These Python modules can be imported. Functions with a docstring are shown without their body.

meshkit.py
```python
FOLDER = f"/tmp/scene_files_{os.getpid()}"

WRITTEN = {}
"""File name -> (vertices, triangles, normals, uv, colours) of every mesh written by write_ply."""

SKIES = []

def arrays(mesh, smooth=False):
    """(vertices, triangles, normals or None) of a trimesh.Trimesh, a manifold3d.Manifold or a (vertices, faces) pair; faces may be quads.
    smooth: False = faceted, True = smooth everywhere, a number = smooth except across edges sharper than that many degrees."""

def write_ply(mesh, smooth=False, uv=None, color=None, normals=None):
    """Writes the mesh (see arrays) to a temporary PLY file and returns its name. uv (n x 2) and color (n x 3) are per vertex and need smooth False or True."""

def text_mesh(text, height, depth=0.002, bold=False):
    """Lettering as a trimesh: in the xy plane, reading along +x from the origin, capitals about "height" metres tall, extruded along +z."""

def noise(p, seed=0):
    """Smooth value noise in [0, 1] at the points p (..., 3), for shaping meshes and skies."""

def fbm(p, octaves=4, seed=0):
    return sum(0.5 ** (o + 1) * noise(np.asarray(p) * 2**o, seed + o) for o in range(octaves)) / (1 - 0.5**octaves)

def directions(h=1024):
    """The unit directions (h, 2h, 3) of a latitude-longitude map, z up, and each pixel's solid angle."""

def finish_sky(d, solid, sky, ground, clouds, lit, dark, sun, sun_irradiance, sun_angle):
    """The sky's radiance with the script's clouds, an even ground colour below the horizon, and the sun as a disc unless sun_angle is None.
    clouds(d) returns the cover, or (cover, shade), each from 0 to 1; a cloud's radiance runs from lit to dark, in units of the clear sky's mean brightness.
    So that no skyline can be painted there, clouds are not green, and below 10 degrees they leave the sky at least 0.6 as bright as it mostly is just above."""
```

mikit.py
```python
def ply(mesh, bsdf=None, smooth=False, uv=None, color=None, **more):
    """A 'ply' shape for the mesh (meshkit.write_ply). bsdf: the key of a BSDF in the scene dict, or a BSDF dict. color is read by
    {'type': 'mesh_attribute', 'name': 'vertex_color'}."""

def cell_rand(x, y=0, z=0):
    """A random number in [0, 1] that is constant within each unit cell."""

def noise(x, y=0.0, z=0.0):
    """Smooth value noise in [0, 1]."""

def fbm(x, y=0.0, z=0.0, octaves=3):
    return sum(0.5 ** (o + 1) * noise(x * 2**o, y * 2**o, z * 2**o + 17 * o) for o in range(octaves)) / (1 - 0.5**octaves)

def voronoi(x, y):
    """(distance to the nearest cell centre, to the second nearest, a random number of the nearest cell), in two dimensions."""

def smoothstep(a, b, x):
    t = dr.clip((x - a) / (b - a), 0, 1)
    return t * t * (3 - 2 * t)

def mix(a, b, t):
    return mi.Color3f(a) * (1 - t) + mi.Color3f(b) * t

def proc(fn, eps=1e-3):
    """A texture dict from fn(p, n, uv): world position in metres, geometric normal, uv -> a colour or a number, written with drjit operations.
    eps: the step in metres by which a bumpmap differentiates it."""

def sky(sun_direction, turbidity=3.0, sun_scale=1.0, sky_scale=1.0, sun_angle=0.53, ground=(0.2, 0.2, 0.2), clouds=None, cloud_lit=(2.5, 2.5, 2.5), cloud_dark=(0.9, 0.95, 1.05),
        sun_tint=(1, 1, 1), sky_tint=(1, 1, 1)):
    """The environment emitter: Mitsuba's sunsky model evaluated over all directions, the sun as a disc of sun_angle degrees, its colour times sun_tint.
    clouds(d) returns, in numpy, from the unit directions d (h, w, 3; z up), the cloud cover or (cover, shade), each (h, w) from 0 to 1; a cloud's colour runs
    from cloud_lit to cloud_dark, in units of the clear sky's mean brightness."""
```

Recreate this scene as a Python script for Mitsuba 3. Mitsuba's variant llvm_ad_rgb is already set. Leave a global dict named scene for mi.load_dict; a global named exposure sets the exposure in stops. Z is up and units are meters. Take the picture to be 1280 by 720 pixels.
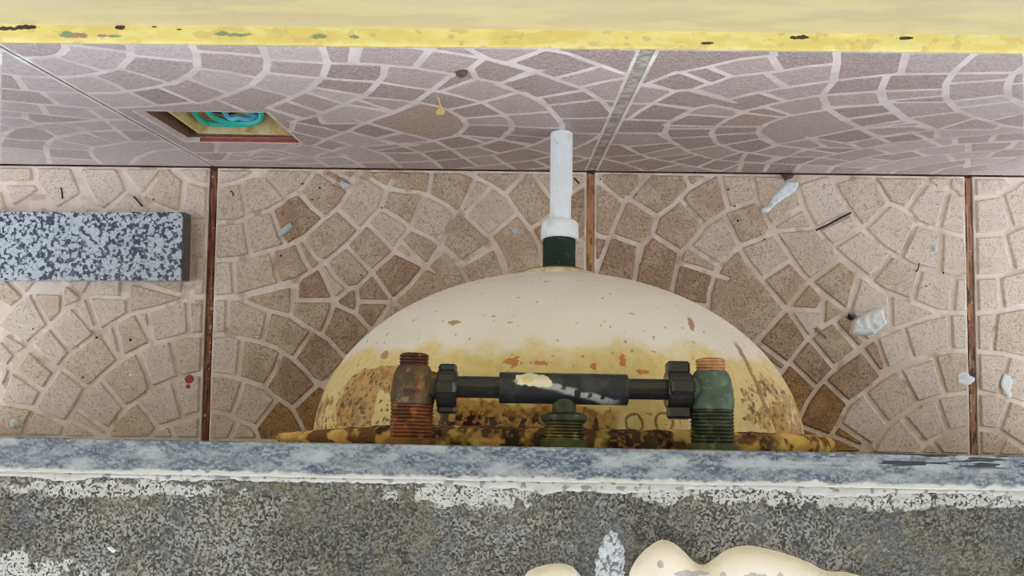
import math, random
import numpy as np
import trimesh
import shapely
from shapely.geometry import Polygon, LineString, Point
from scipy.spatial import Delaunay
import drjit as dr
import mitsuba as mi
import mikit, meshkit
from mikit import noise, fbm, voronoi, smoothstep, mix, cell_rand

scene = {"type": "scene"}
labels = {}
T = mi.ScalarTransform4f
rng = np.random.default_rng(11)

# ---------------------------------------------------------------- camera, sky, exposure
EYE = np.array([0.0, 0.0, 0.85398])
RIGHT = np.array([0.99992945, 0.01179597, -0.00139935])
UP = np.array([-0.01169624, 0.9982832, 0.05739203])
FWD = -np.array([0.00207394, -0.05737161, 0.99835074])
scene["camera"] = {
    "type": "perspective", "fov": math.degrees(2 * math.atan(640 / 1017.0)), "fov_axis": "x", "near_clip": 0.02, "far_clip": 60.0,
    "to_world": T().look_at(origin=EYE.tolist(), target=(EYE + FWD).tolist(), up=UP.tolist()),
}
def cloud_cover(d):
    c = meshkit.fbm(d * [3, 3, 5] + 7, 4)
    return np.full(d.shape[:2], 0.93) + 0.07 * c, 0.35 * c
scene["sky"] = mikit.sky([0.35, -0.45, 0.82], turbidity=4.0, sun_scale=0.0, sky_scale=1.0, ground=(0.3, 0.28, 0.26), clouds=cloud_cover,
                         cloud_lit=(1.49, 1.55, 1.64), cloud_dark=(1.0, 1.05, 1.12))
exposure = 3.85


# ---------------------------------------------------------------- helpers
def lin(*c):
    c = np.array(c, float) / 255.0
    return tuple(np.where(c <= 0.04045, c / 12.92, ((c + 0.055) / 1.055) ** 2.4).tolist())


def add(key, mesh, bsdf, smooth=False, label=None, cat=None, group=None, kind=None):
    base, k, key0 = key, 0, key
    while key in scene:
        k += 1
        key = f"{base}_{k:03d}"
    scene[key] = mikit.ply(mesh, bsdf, smooth=smooth) if not isinstance(mesh, dict) else mesh
    tag(key, label, cat, group, kind)
    return key


def tag(key, label=None, cat=None, group=None, kind=None):
    d = {k: v for k, v in (("label", label), ("category", cat), ("group", group), ("kind", kind)) if v}
    if d:
        labels[key] = {**labels.get(key, {}), **d}


def mat(name, color, rough=0.6, bump=None, bump_scale=1.0, eps=0.0006, **more):
    b = {"type": "principled", "base_color": mikit.proc(color) if callable(color) else {"type": "rgb", "value": list(color)},
         "roughness": mikit.proc(rough) if callable(rough) else rough, "specular": 0.5, **more}
    if bump is not None:
        b = {"type": "bumpmap", "relief": mikit.proc(bump, eps), "scale": bump_scale, "bsdf": b}
    scene[name] = {"type": "twosided", "bsdf": b}
    return name


def cross2(a, b):
    return a[:, 0] * b[:, 1] - a[:, 1] * b[:, 0]


def box(x0, x1, y0, y1, z0, z1, c=0.0):
    """A box with chamfered edges."""
    if c <= 0:
        return trimesh.creation.box(bounds=[[x0, y0, z0], [x1, y1, z1]])
    pts = []
    for sx, sy, sz in np.ndindex(2, 2, 2):
        p = np.array([(x0, x1)[sx], (y0, y1)[sy], (z0, z1)[sz]])
        s = np.array([1 - 2 * sx, 1 - 2 * sy, 1 - 2 * sz]) * c
        for a in range(3):
            q = p + s
            q[a] = p[a]
            pts.append(q)
    return trimesh.convex.convex_hull(np.array(pts))


def lathe(profile, seg=40, wob=None):
    """Profile of (radius, height) turned about +z."""
    pr = np.array(profile, float)
    a = np.linspace(0, 2 * np.pi, seg, endpoint=False)
    v = np.stack([pr[:, 0, None] * np.cos(a), pr[:, 0, None] * np.sin(a), np.repeat(pr[:, 1, None], seg, 1)], -1).reshape(-1, 3)
    f = []
    for i in range(len(pr) - 1):
        for j in range(seg):
            k = (j + 1) % seg
            f += [(i * seg + j, i * seg + k, (i + 1) * seg + k), (i * seg + j, (i + 1) * seg + k, (i + 1) * seg + j)]
    m = trimesh.Trimesh(v, f, process=False)
    m.merge_vertices()
    m.update_faces(m.nondegenerate_faces())
    return m


def frame(m, o, x, y, z):
    """The mesh moved from the local axes to origin o and axes x, y, z."""
    M = np.eye(4)
    M[:3, 0], M[:3, 1], M[:3, 2], M[:3, 3] = x, y, z, o
    m = m.copy()
    m.apply_transform(M)
    return m


def tube(path, r, seg=10, sub=6):
    """A round wire through the points (Catmull-Rom)."""
    P = np.array(path, float)
    Q = np.vstack([2 * P[0] - P[1], P, 2 * P[-1] - P[-2]])
    pts = []
    for i in range(1, len(Q) - 2):
        for t in np.linspace(0, 1, sub, endpoint=False):
            a, b, c, d = Q[i - 1:i + 3]
            pts.append(0.5 * (2 * b + (c - a) * t + (2 * a - 5 * b + 4 * c - d) * t * t + (3 * b - a - 3 * c + d) * t ** 3))
    pts = np.array(pts + [P[-1]])
    tan = np.gradient(pts, axis=0)
    tan /= np.linalg.norm(tan, axis=1, keepdims=True)
    ref = np.array([0.3, 0.2, 0.93])
    v = []
    a = np.linspace(0, 2 * np.pi, seg, endpoint=False)
    for p, t in zip(pts, tan):
        s = np.cross(t, ref); s /= np.linalg.norm(s)
        u = np.cross(s, t)
        v.append(p + r * (np.cos(a)[:, None] * s + np.sin(a)[:, None] * u))
    n = len(pts)
    v = np.vstack(v + [pts[:1], pts[-1:]])
    f = []
    for i in range(n - 1):
        for j in range(seg):
            k = (j + 1) % seg
            f += [(i * seg + j, i * seg + k, (i + 1) * seg + k), (i * seg + j, (i + 1) * seg + k, (i + 1) * seg + j)]
    for j in range(seg):
        k = (j + 1) % seg
        f += [(n * seg, k, j), (n * seg + 1, (n - 1) * seg + j, (n - 1) * seg + k)]
    m = trimesh.Trimesh(v, f, process=False)
    m.fix_normals()
    return m


def spline(pts, n=6, closed=True):
    """A smooth outline through the points."""
    P = np.array(pts, float)
    out = []
    N = len(P)
    for i in range(N):
        a, b, c, d = P[(i - 1) % N], P[i], P[(i + 1) % N], P[(i + 2) % N]
        for t in np.linspace(0, 1, n, endpoint=False):
            out.append(0.5 * (2 * b + (c - a) * t + (2 * a - 5 * b + 4 * c - d) * t * t + (3 * b - a - 3 * c + d) * t ** 3))
    return np.array(out)


def blob(outline, thick, edge, step, rough=0.0, freq=400.0, seed=0, ragged=0.0):
    """A solid sheet with this outline in the xy plane: flat underneath, its top rising from the rim over the width edge to thick."""
    pg = Polygon(outline).buffer(0)
    if pg.geom_type != "Polygon":
        pg = max(pg.geoms, key=lambda g: g.area)
    ring = pg.exterior
    n = max(8, int(ring.length / step))
    bp = np.array([ring.interpolate(i / n, normalized=True).coords[0] for i in range(n)])
    if ragged:
        bp = bp + ragged * (2 * np.stack([meshkit.fbm(np.c_[bp * freq, np.full(n, 3.3)], 3, seed + 5), meshkit.fbm(np.c_[bp * freq, np.full(n, 9.1)], 3, seed + 6)], -1) - 1)
        pg = Polygon(bp).buffer(0)
        if pg.geom_type != "Polygon":
            pg = max(pg.geoms, key=lambda g: g.area)
        bp = np.array(pg.exterior.coords)[:-1]
    x0, y0, x1, y1 = pg.bounds
    gx, gy = np.meshgrid(np.arange(x0, x1, step), np.arange(y0, y1, step * 0.866))
    gx = gx + (np.arange(gx.shape[0]) % 2)[:, None] * step / 2
    g = np.c_[gx.ravel(), gy.ravel()]
    inner = shapely.contains_xy(pg.buffer(-step * 0.45), g[:, 0], g[:, 1])
    g = g[inner]
    pts = np.vstack([bp, g])
    tri = Delaunay(pts).simplices
    cen = pts[tri].mean(1)
    tri = tri[shapely.contains_xy(pg, cen[:, 0], cen[:, 1])]
    d = shapely.distance(pg.exterior, shapely.points(pts))
    d[:len(bp)] = 0
    q = 1 - np.clip(d / edge, 0, 1)
    z = thick * np.sqrt(np.clip(1 - q * q, 0, 1))
    if rough:
        z = z + rough * (meshkit.fbm(np.c_[pts * freq, np.zeros(len(pts))], 3, seed) - 0.5) * np.clip(d / edge, 0, 1)
    area = cross2(pts[tri[:, 1]] - pts[tri[:, 0]], pts[tri[:, 2]] - pts[tri[:, 0]])
    tri = np.where(area[:, None] < 0, tri[:, ::-1], tri)
    tri = tri[np.abs(area) > 1e-14]
    N, nb = len(pts), len(bp)
    top = np.c_[pts, z + 0.00005]
    bot = np.c_[pts, np.zeros(N)]
    f = [tri, tri[:, ::-1] + N]
    b = np.arange(nb)
    c = (b + 1) % nb
    ccw = Polygon(bp).exterior.is_ccw
    side = np.vstack([np.c_[b + N, c + N, c], np.c_[b + N, c, b]])
    f.append(side if ccw else side[:, ::-1])
    return trimesh.Trimesh(np.vstack([top, bot]), np.vstack(f), process=False)


def at_z(m, z):
    m = m.copy(); m.apply_translation([0, 0, z]); return m


def on_wall(m, y):
    """From the xy plane (x across, y up, thickness +z) to a face of the wall at depth y, thickness towards the room."""
    return frame(m, [0, y, 0], [1, 0, 0], [0, 0, 1], [0, -1, 0])


def stone(poly, t, bevel):
    """A raised stone over its outline: rounded shoulders, no underside. Local xy plane, height z."""
    P = np.array(poly, float)
    pg = Polygon(P)
    inr = 2 * pg.area / pg.length
    b = min(bevel, 0.45 * inr)
    e = np.roll(P, -1, 0) - P
    e /= np.linalg.norm(e, axis=1, keepdims=True) + 1e-12
    nrm = np.c_[-e[:, 1], e[:, 0]]
    vn = nrm + np.roll(nrm, 1, 0)
    vn = vn / np.maximum((vn * nrm).sum(1, keepdims=True), 0.6)
    while b > 1e-5 and not (Polygon(P + vn * b).is_valid and Polygon(P + vn * b).exterior.is_ccw):
        b *= 0.6
    if not Polygon(P + vn * b).is_valid:
        b = 0.0
    rings = [(0.0, -0.0004), (0.25 * b, 0.55 * t), (b, t)]
    V = np.vstack([np.c_[P + vn * o, np.full(len(P), z)] for o, z in rings])
    n = len(P)
    f = []
    for r in range(len(rings) - 1):
        for i in range(n):
            j = (i + 1) % n
            f += [(r * n + i, r * n + j, (r + 1) * n + j), (r * n + i, (r + 1) * n + j, (r + 1) * n + i)]
    top = P + vn * b
    try:
        vv, ff = trimesh.creation.triangulate_polygon(Polygon(top), engine="earcut")
        if len(vv) != n or np.abs(np.array(vv) - top).max() > 1e-9:
            from scipy.spatial import cKDTree
            ff = cKDTree(top).query(vv)[1][ff]
        ff = np.array(ff)
        ar = cross2(top[ff[:, 1]] - top[ff[:, 0]], top[ff[:, 2]] - top[ff[:, 0]])
        ff = np.where(ar[:, None] < 0, ff[:, ::-1], ff)
    except Exception:
        ff = np.array([(0, i, i + 1) for i in range(1, n - 1)])
    f = np.vstack([np.array(f), ff + 2 * n])
    return trimesh.Trimesh(V, f, process=False)


def decode(text):
    out = []
    for ln in text.split("\n"):
        w = ln.split()
        out.append((int(w[0]), np.cumsum(np.array([[int(q) for q in a.split(",")] for a in w[1:]]), 0) * 1e-4))
    return out


def spots(x, y, L, n):
    """How far inside any of the marks (cx, cy, rx, ry) the point is, with a ragged rim: 0 outside, 1 inside."""
    out = mi.Float(0)
    for cx, cy, rx, ry in L:
        d = dr.sqrt(dr.square((x - cx) / rx) + dr.square((y - cy) / ry))
        out = dr.maximum(out, smoothstep(1.15, 0.85, d + 1.9 * (n - 0.5)))
    return out


# the frame of the tilted counter slab: u along it, v up it from its top arris, w out of its underside towards the wall
SO = np.array([0.0, -0.0623, 0.395])
SN = np.array([0.00644083, 0.99089744, -0.13446478])
SU = np.array([0.99997888, -0.0065, 0.0])
SU = SU - SN * (SU @ SN); SU /= np.linalg.norm(SU)
SV = np.cross(SN, SU) * -1
SV = SV if SV[2] > 0 else -SV


def slab_pt(u, v, w):
    return SO + u * SU + v * SV + w * SN


def slab_uvw(p):
    d = [p.x - SO[0], p.y - SO[1], p.z - SO[2]]
    return [d[0] * float(A[0]) + d[1] * float(A[1]) + d[2] * float(A[2]) for A in (SU, SV, SN)]


def in_slab(m):
    """From local (u, v, w) to the world."""
    q = m.copy()
    v = np.asarray(q.vertices)
    q.vertices = SO + v[:, :1] * SU + v[:, 1:2] * SV + v[:, 2:] * SN
    if np.dot(np.cross(SU, SV), SN) < 0:
        q.faces = q.faces[:, ::-1]
    return q


def shift(m, *d):
    m = m.copy(); m.apply_translation(d); return m


X0, TS, D, HT = -0.31969, 0.4, 0.17442, 0.36965      # first joint, tile size, wall tile face, wainscot top
HOLE = (-0.3035, -0.1985, 0.1115, 0.2150)

# ---------------------------------------------------------------- materials
def grain(p, f, s=0.0):
    return noise(p.x * f + s, p.y * f + 3.1, p.z * f + 1.7)

def f3(p, f, o=3, s=0.0):
    return fbm(p.x * f + s, p.y * f + 5.2, p.z * f + 2.9, o)

def tone(base, dark, light, dirt, dirt_amt, f=1000.0, pits=0.75):
    base, dark, light, dirt = (lin(*c) for c in (base, dark, light, dirt))
    deep = tuple(0.62 * x for x in dark)
    def fn(p, n, uv):
        c = mix(dark, base, smoothstep(0.22, 0.52, f3(p, f * 0.5, 3)))
        c = mix(c, dirt, dirt_amt * smoothstep(0.42, 0.62, f3(p, 60.0, 4, 4.0)))
        c = mix(c, light, 0.75 * smoothstep(0.58, 0.82, grain(p, f)))
        c = mix(c, deep, 0.6 * smoothstep(0.66, 0.84, grain(p, f * 0.8, 9.0)))
        return mix(c, lin(78, 54, 40), pits * smoothstep(0.82, 0.88, grain(p, 620.0, 2.0)) * smoothstep(0.46, 0.6, f3(p, 34.0, 2, 8.0))) if pits else c
    return fn

stone_relief = lambda p, n, uv: f3(p, 420.0, 3) + 0.4 * f3(p, 90.0, 2, 6.0)
FLOOR_TONES = [((221, 207, 195), (199, 183, 169), (236, 226, 216), (204, 187, 170), 0.35),
               ((213, 197, 178), (184, 163, 142), (233, 220, 204), (197, 174, 150), 0.45),
               ((199, 178, 154), (160, 135, 110), (226, 208, 187), (174, 143, 114), 0.55),
               ((180, 153, 127), (130, 101, 77), (214, 194, 172), (148, 114, 86), 0.6),
               ((166, 126, 80), (110, 76, 42), (198, 162, 118), (136, 92, 46), 0.7)]
for k, t in enumerate(FLOOR_TONES):
    mat(f"floor_stone_{k}", tone(*t), 0.62, stone_relief, 0.0006 + 0.00012 * k, eps=0.0005)
WALL_TONES = [((191, 181, 181), (172, 161, 160), (214, 207, 208), (187, 176, 174), 0.3),
              ((177, 164, 163), (154, 140, 139), (207, 199, 200), (169, 155, 153), 0.4),
              ((161, 147, 146), (132, 118, 117), (200, 191, 191), (154, 138, 135), 0.45),
              ((172, 154, 145), (144, 126, 117), (206, 192, 184), (162, 140, 127), 0.45)]
for k, t in enumerate(WALL_TONES):
    mat(f"wall_stone_{k}", tone(*t, f=1100.0, pits=0), 0.45, stone_relief, 0.00018, eps=0.0005)

def floor_grout(p, n, uv):
    c = mix(lin(232, 220, 208), lin(218, 202, 186), smoothstep(0.4, 0.65, f3(p, 40.0, 3)))
    c = mix(c, lin(240, 231, 221), 0.6 * smoothstep(0.55, 0.75, f3(p, 160.0, 3, 3.0)))
    return mix(c, lin(168, 132, 98), 0.55 * smoothstep(0.60, 0.76, f3(p, 70.0, 4, 7.0)))
mat("floor_grout", floor_grout, 0.65, lambda p, n, uv: f3(p, 260.0, 3), 0.0008)
def wall_grout(p, n, uv):
    c = mix(lin(217, 209, 208), lin(204, 194, 192), smoothstep(0.4, 0.65, f3(p, 45.0, 3)))
    c = mix(c, lin(232, 230, 230), spots(p.x, p.z, [(0.066, 0.345, 0.009, 0.02), (0.0885, 0.348, 0.007, 0.012), (-0.335, 0.335, 0.02, 0.012)], f3(p, 260.0, 3, 2.0)))
    return c
mat("wall_grout", wall_grout, 0.5, lambda p, n, uv: f3(p, 200.0, 3), 0.0004)
mat("red_clay", lambda p, n, uv: mix(lin(140, 62, 54), lin(176, 92, 80), f3(p, 300.0, 3)), 0.85)
mat("brick_rubble", lambda p, n, uv: mix(lin(132, 98, 80), lin(104, 78, 66), f3(p, 120.0, 4)), 0.95, lambda p, n, uv: f3(p, 150.0, 4), 0.004)
mat("dark_dirt", lambda p, n, uv: mix(lin(66, 54, 45), lin(96, 78, 62), f3(p, 150.0, 3)), 0.95)
def joint(a, b, c):
    a, b, c = lin(*a), lin(*b), lin(*c)
    def fn(p, n, uv):
        k = mix(a, b, smoothstep(0.35, 0.65, fbm(p.x * 420.0, p.y * 45.0, 0.0, 3)))
        k = mix(k, c, 0.8 * smoothstep(0.58, 0.7, fbm(p.x * 260.0 + 4, p.y * 110.0, 1.0, 4)))
        return mix(k, lin(226, 206, 184), 0.6 * smoothstep(0.8, 0.9, grain(p, 330.0, 3.0)))
    return fn
mat("joint_red", joint((150, 98, 70), (112, 62, 42), (58, 36, 28)), 0.85, lambda p, n, uv: f3(p, 300.0, 3), 0.0012)
mat("joint_tan", joint((196, 148, 104), (170, 118, 78), (120, 80, 54)), 0.8, lambda p, n, uv: f3(p, 300.0, 3), 0.0006)
mat("joint_worn", joint((178, 138, 112), (146, 102, 78), (56, 44, 40)), 0.85, lambda p, n, uv: f3(p, 300.0, 3), 0.0012)
mat("joint_grey", lambda p, n, uv: mix(lin(176, 170, 163), lin(140, 132, 124), smoothstep(0.35, 0.65, fbm(p.x * 160.0, 1.0, p.z * 160.0, 4))), 0.85, lambda p, n, uv: f3(p, 300.0, 3), 0.001)
mat("joint_black", lambda p, n, uv: mix(lin(58, 50, 46), lin(128, 116, 110), smoothstep(0.60, 0.74, f3(p, 110.0, 3))), 0.9)

def yellow_wall(p, n, uv):
    c = mix(lin(200, 190, 150), lin(192, 181, 141), smoothstep(0.35, 0.7, fbm(p.x * 7.0, 0.0, p.z * 16.0, 4)))
    return mix(c, lin(208, 196, 142), 0.55 * smoothstep(0.5, 0.66, fbm(p.x * 22.0 + 3, 0.0, p.z * 60.0, 4)))
mat("yellow_wall_paint", yellow_wall, 0.5, lambda p, n, uv: fbm(p.x * 30.0, p.y * 30.0, p.z * 60.0, 4), 0.002, eps=0.001)
LEDGE_DARK = [(-0.3092, 0.1818, 0.007, 0.0012), (-0.2976, 0.1826, 0.006, 0.0013), (-0.2397, 0.1833, 0.003, 0.0016), (0.1705, 0.1815, 0.006, 0.0013),
              (0.235, 0.1818, 0.005, 0.0008), (-0.2192, 0.1836, 0.002, 0.0006), (-0.2046, 0.1823, 0.002, 0.0005), (0.115, 0.1775, 0.004, 0.0008)]
LEDGE_GREEN = [(-0.272, 0.1782, 0.006, 0.0016), (-0.178, 0.1800, 0.005, 0.0014), (-0.1194, 0.1790, 0.005, 0.0014), (-0.1694, 0.1795, 0.007, 0.0010), (-0.099, 0.179, 0.003, 0.001), (-0.244, 0.1778, 0.004, 0.0008)]
LEDGE_PINK = [(-0.2645, 0.1780, 0.004, 0.0014), (-0.2510, 0.1780, 0.003, 0.0008)]
def ledge_paint(p, n, uv):
    c = mix(lin(216, 200, 118), lin(206, 188, 106), smoothstep(0.35, 0.65, fbm(p.x * 40.0, p.y * 120.0, p.z * 60.0, 4)))
    c = mix(c, lin(220, 208, 140), 0.6 * smoothstep(0.56, 0.7, fbm(p.x * 90.0, p.y * 200.0, 2.0, 3)))
    k = f3(p, 420.0, 4)
    c = mix(c, lin(196, 172, 112), 0.7 * smoothstep(0.62, 0.72, fbm(p.x * 150.0, p.y * 300.0, 5.0, 3)))
    c = mix(c, lin(126, 140, 104), spots(p.x, p.y, LEDGE_GREEN, k))
    c = mix(c, lin(160, 120, 108), spots(p.x, p.y, LEDGE_PINK, k))
    return mix(c, lin(52, 42, 26), spots(p.x, p.y, LEDGE_DARK, k))
mat("ledge_paint", ledge_paint, 0.45, lambda p, n, uv: f3(p, 60.0, 4), 0.0025, eps=0.0008)

# the basin: cream porcelain, rust-stained where it ran towards the flange
STREAKS = [(-0.142, 0.052, 0.018, 0.0012), (-0.071, 0.074, 0.0012, 0.0012)]
def basin_color(p, n, uv):
    u, v, w = slab_uvw(p)
    k = f3(p, 70.0, 4)
    g = f3(p, 260.0, 3, 4.0)
    c = mix(lin(235, 232, 222), lin(228, 223, 209), f3(p, 18.0, 3, 3.0))
    yel = smoothstep(0.074, 0.058, w + 0.03 * (k - 0.5))
    c = mix(c, mix(lin(224, 203, 132), lin(216, 188, 112), smoothstep(0.3, 0.7, g)), 0.88 * yel)
    # brown stains: ragged patches with their own rim
    k2 = f3(p, 45.0, 4, 13.0)
    wl = w + 0.02 * (k2 - 0.5)
    ul = u + 0.02 * (k - 0.5)
    left = smoothstep(1.04, 0.94, dr.sqrt(dr.square((ul + 0.096) / 0.032) + dr.square((wl - 0.028) / 0.026)) + 0.35 * (g - 0.5))
    left2 = smoothstep(1.04, 0.94, dr.sqrt(dr.square((ul + 0.146) / 0.022) + dr.square((wl - 0.014) / 0.020)) + 0.6 * (g - 0.5))
    clear = smoothstep(1.05, 0.95, dr.sqrt(dr.square((ul + 0.087) / 0.009) + dr.square((wl - 0.018) / 0.018)) + 0.4 * (g - 0.5))
    right = smoothstep(1.08, 0.9, dr.sqrt(dr.square((ul - 0.190 - 0.35 * (0.03 - wl)) / 0.030) + dr.square((wl - 0.026) / 0.022)) + 0.8 * (g - 0.5))
    mid = smoothstep(0.0275, 0.0245, wl + 0.006 * (g - 0.5)) * smoothstep(0.066, 0.056, dr.abs(ul - 0.008))
    st = dr.maximum(dr.maximum(left * (1 - clear), left2 * smoothstep(0.42, 0.52, f3(p, 110.0, 3, 21.0))), right * smoothstep(0.36, 0.5, f3(p, 120.0, 4, 1.0)))
    stc = mix(lin(190, 146, 84), lin(150, 102, 52), smoothstep(0.42, 0.64, f3(p, 240.0, 4, 9.0)))
    c = mix(c, stc, 0.85 * st)
    c = mix(c, mix(lin(190, 144, 72), lin(140, 92, 36), smoothstep(0.42, 0.6, f3(p, 300.0, 4, 9.0))), 0.9 * mid)
    c = mix(c, lin(58, 36, 20), smoothstep(0.50, 0.58, f3(p, 260.0, 4, 15.0)) * mid * smoothstep(0.022, 0.017, wl + 0.01 * (k - 0.5)))
    c = mix(c, lin(70, 46, 24), 0.8 * smoothstep(0.60, 0.66, f3(p, 330.0, 3, 31.0)) * dr.maximum(left, dr.maximum(left2, right)))
    # single marks
    m = spots(u, w, [(-0.041, 0.085, 0.0045, 0.0022), (-0.0915, 0.062, 0.003, 0.0028), (0.127, 0.088, 0.0022, 0.006)], g)
    c = mix(c, lin(168, 124, 84), 0.85 * m)
    o = spots(u, w, [(0.000, 0.0555, 0.005, 0.0035), (0.019, 0.0545, 0.007, 0.0014), (0.073, 0.057, 0.0025, 0.005), (0.053, 0.053, 0.002, 0.002), (0.085, 0.05, 0.004, 0.0015)], f3(p, 500.0, 3))
    c = mix(c, lin(190, 104, 50), 0.85 * o)
    # the run down the right shoulder
    line = dr.abs(u - 0.163 - 0.32 * (0.074 - w) - 0.004 * (g - 0.5))
    run = smoothstep(0.0026, 0.0008, line) * smoothstep(0.080, 0.074, w) * smoothstep(0.020, 0.03, w)
    c = mix(c, lin(140, 104, 52), 0.8 * run)
    ring = dr.abs(dr.sqrt(dr.square((u - 0.079) / 0.0055) + dr.square((w - 0.016) / 0.006)) - 1.0 + 0.5 * (g - 0.5))
    ring2 = dr.abs(dr.sqrt(dr.square((u - 0.099) / 0.006) + dr.square((w - 0.017) / 0.006)) - 1.0 + 0.5 * (g - 0.5))
    c = mix(c, lin(120, 76, 28), 0.8 * smoothstep(0.22, 0.08, dr.minimum(ring, ring2)))
    return mix(c, lin(96, 78, 50), 0.5 * smoothstep(0.86, 0.92, grain(p, 300.0, 7.0)))
mat("porcelain", basin_color, 0.28, lambda p, n, uv: f3(p, 40.0, 3), 0.0006, eps=0.001)
def flange_color(p, n, uv):
    u, v, w = slab_uvw(p)
    k = f3(p, 60.0, 4)
    c = mix(lin(218, 184, 108), lin(196, 152, 76), smoothstep(0.3, 0.7, f3(p, 120.0, 3)))
    hole = smoothstep(0.50, 0.60, f3(p, 85.0, 3, 5.0))
    c = mix(c, lin(92, 54, 22), 0.9 * hole)
    crust = smoothstep(0.155, 0.125, dr.abs(u - 0.035) + 0.05 * (k - 0.5))
    c = mix(c, mix(lin(38, 24, 16), lin(150, 104, 56), smoothstep(0.5, 0.66, f3(p, 420.0, 3, 2.0))), 0.92 * crust * smoothstep(0.38, 0.5, f3(p, 75.0, 3, 8.0)))
    return c
mat("rusty_flange", flange_color, 0.8, lambda p, n, uv: f3(p, 220.0, 4), 0.003, eps=0.0006)
mat("collar_glaze", lambda p, n, uv: mix(lin(226, 212, 184), lin(196, 176, 144), smoothstep(0.4, 0.7, f3(p, 150.0, 3))), 0.35)
mat("rust_washer", lambda p, n, uv: mix(lin(150, 92, 58), lin(104, 60, 38), f3(p, 400.0, 3)), 0.8)
mat("white_plastic", lambda p, n, uv: mix(mix(lin(236, 242, 246), lin(226, 233, 238), f3(p, 60.0, 3)), lin(200, 194, 184), 0.45 * smoothstep(0.64, 0.74, f3(p, 140.0, 4, 3.0))), 0.35)
mat("green_patina", lambda p, n, uv: mix(lin(22, 44, 33), lin(48, 78, 58), smoothstep(0.55, 0.8, f3(p, 300.0, 4))), 0.55)

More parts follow.
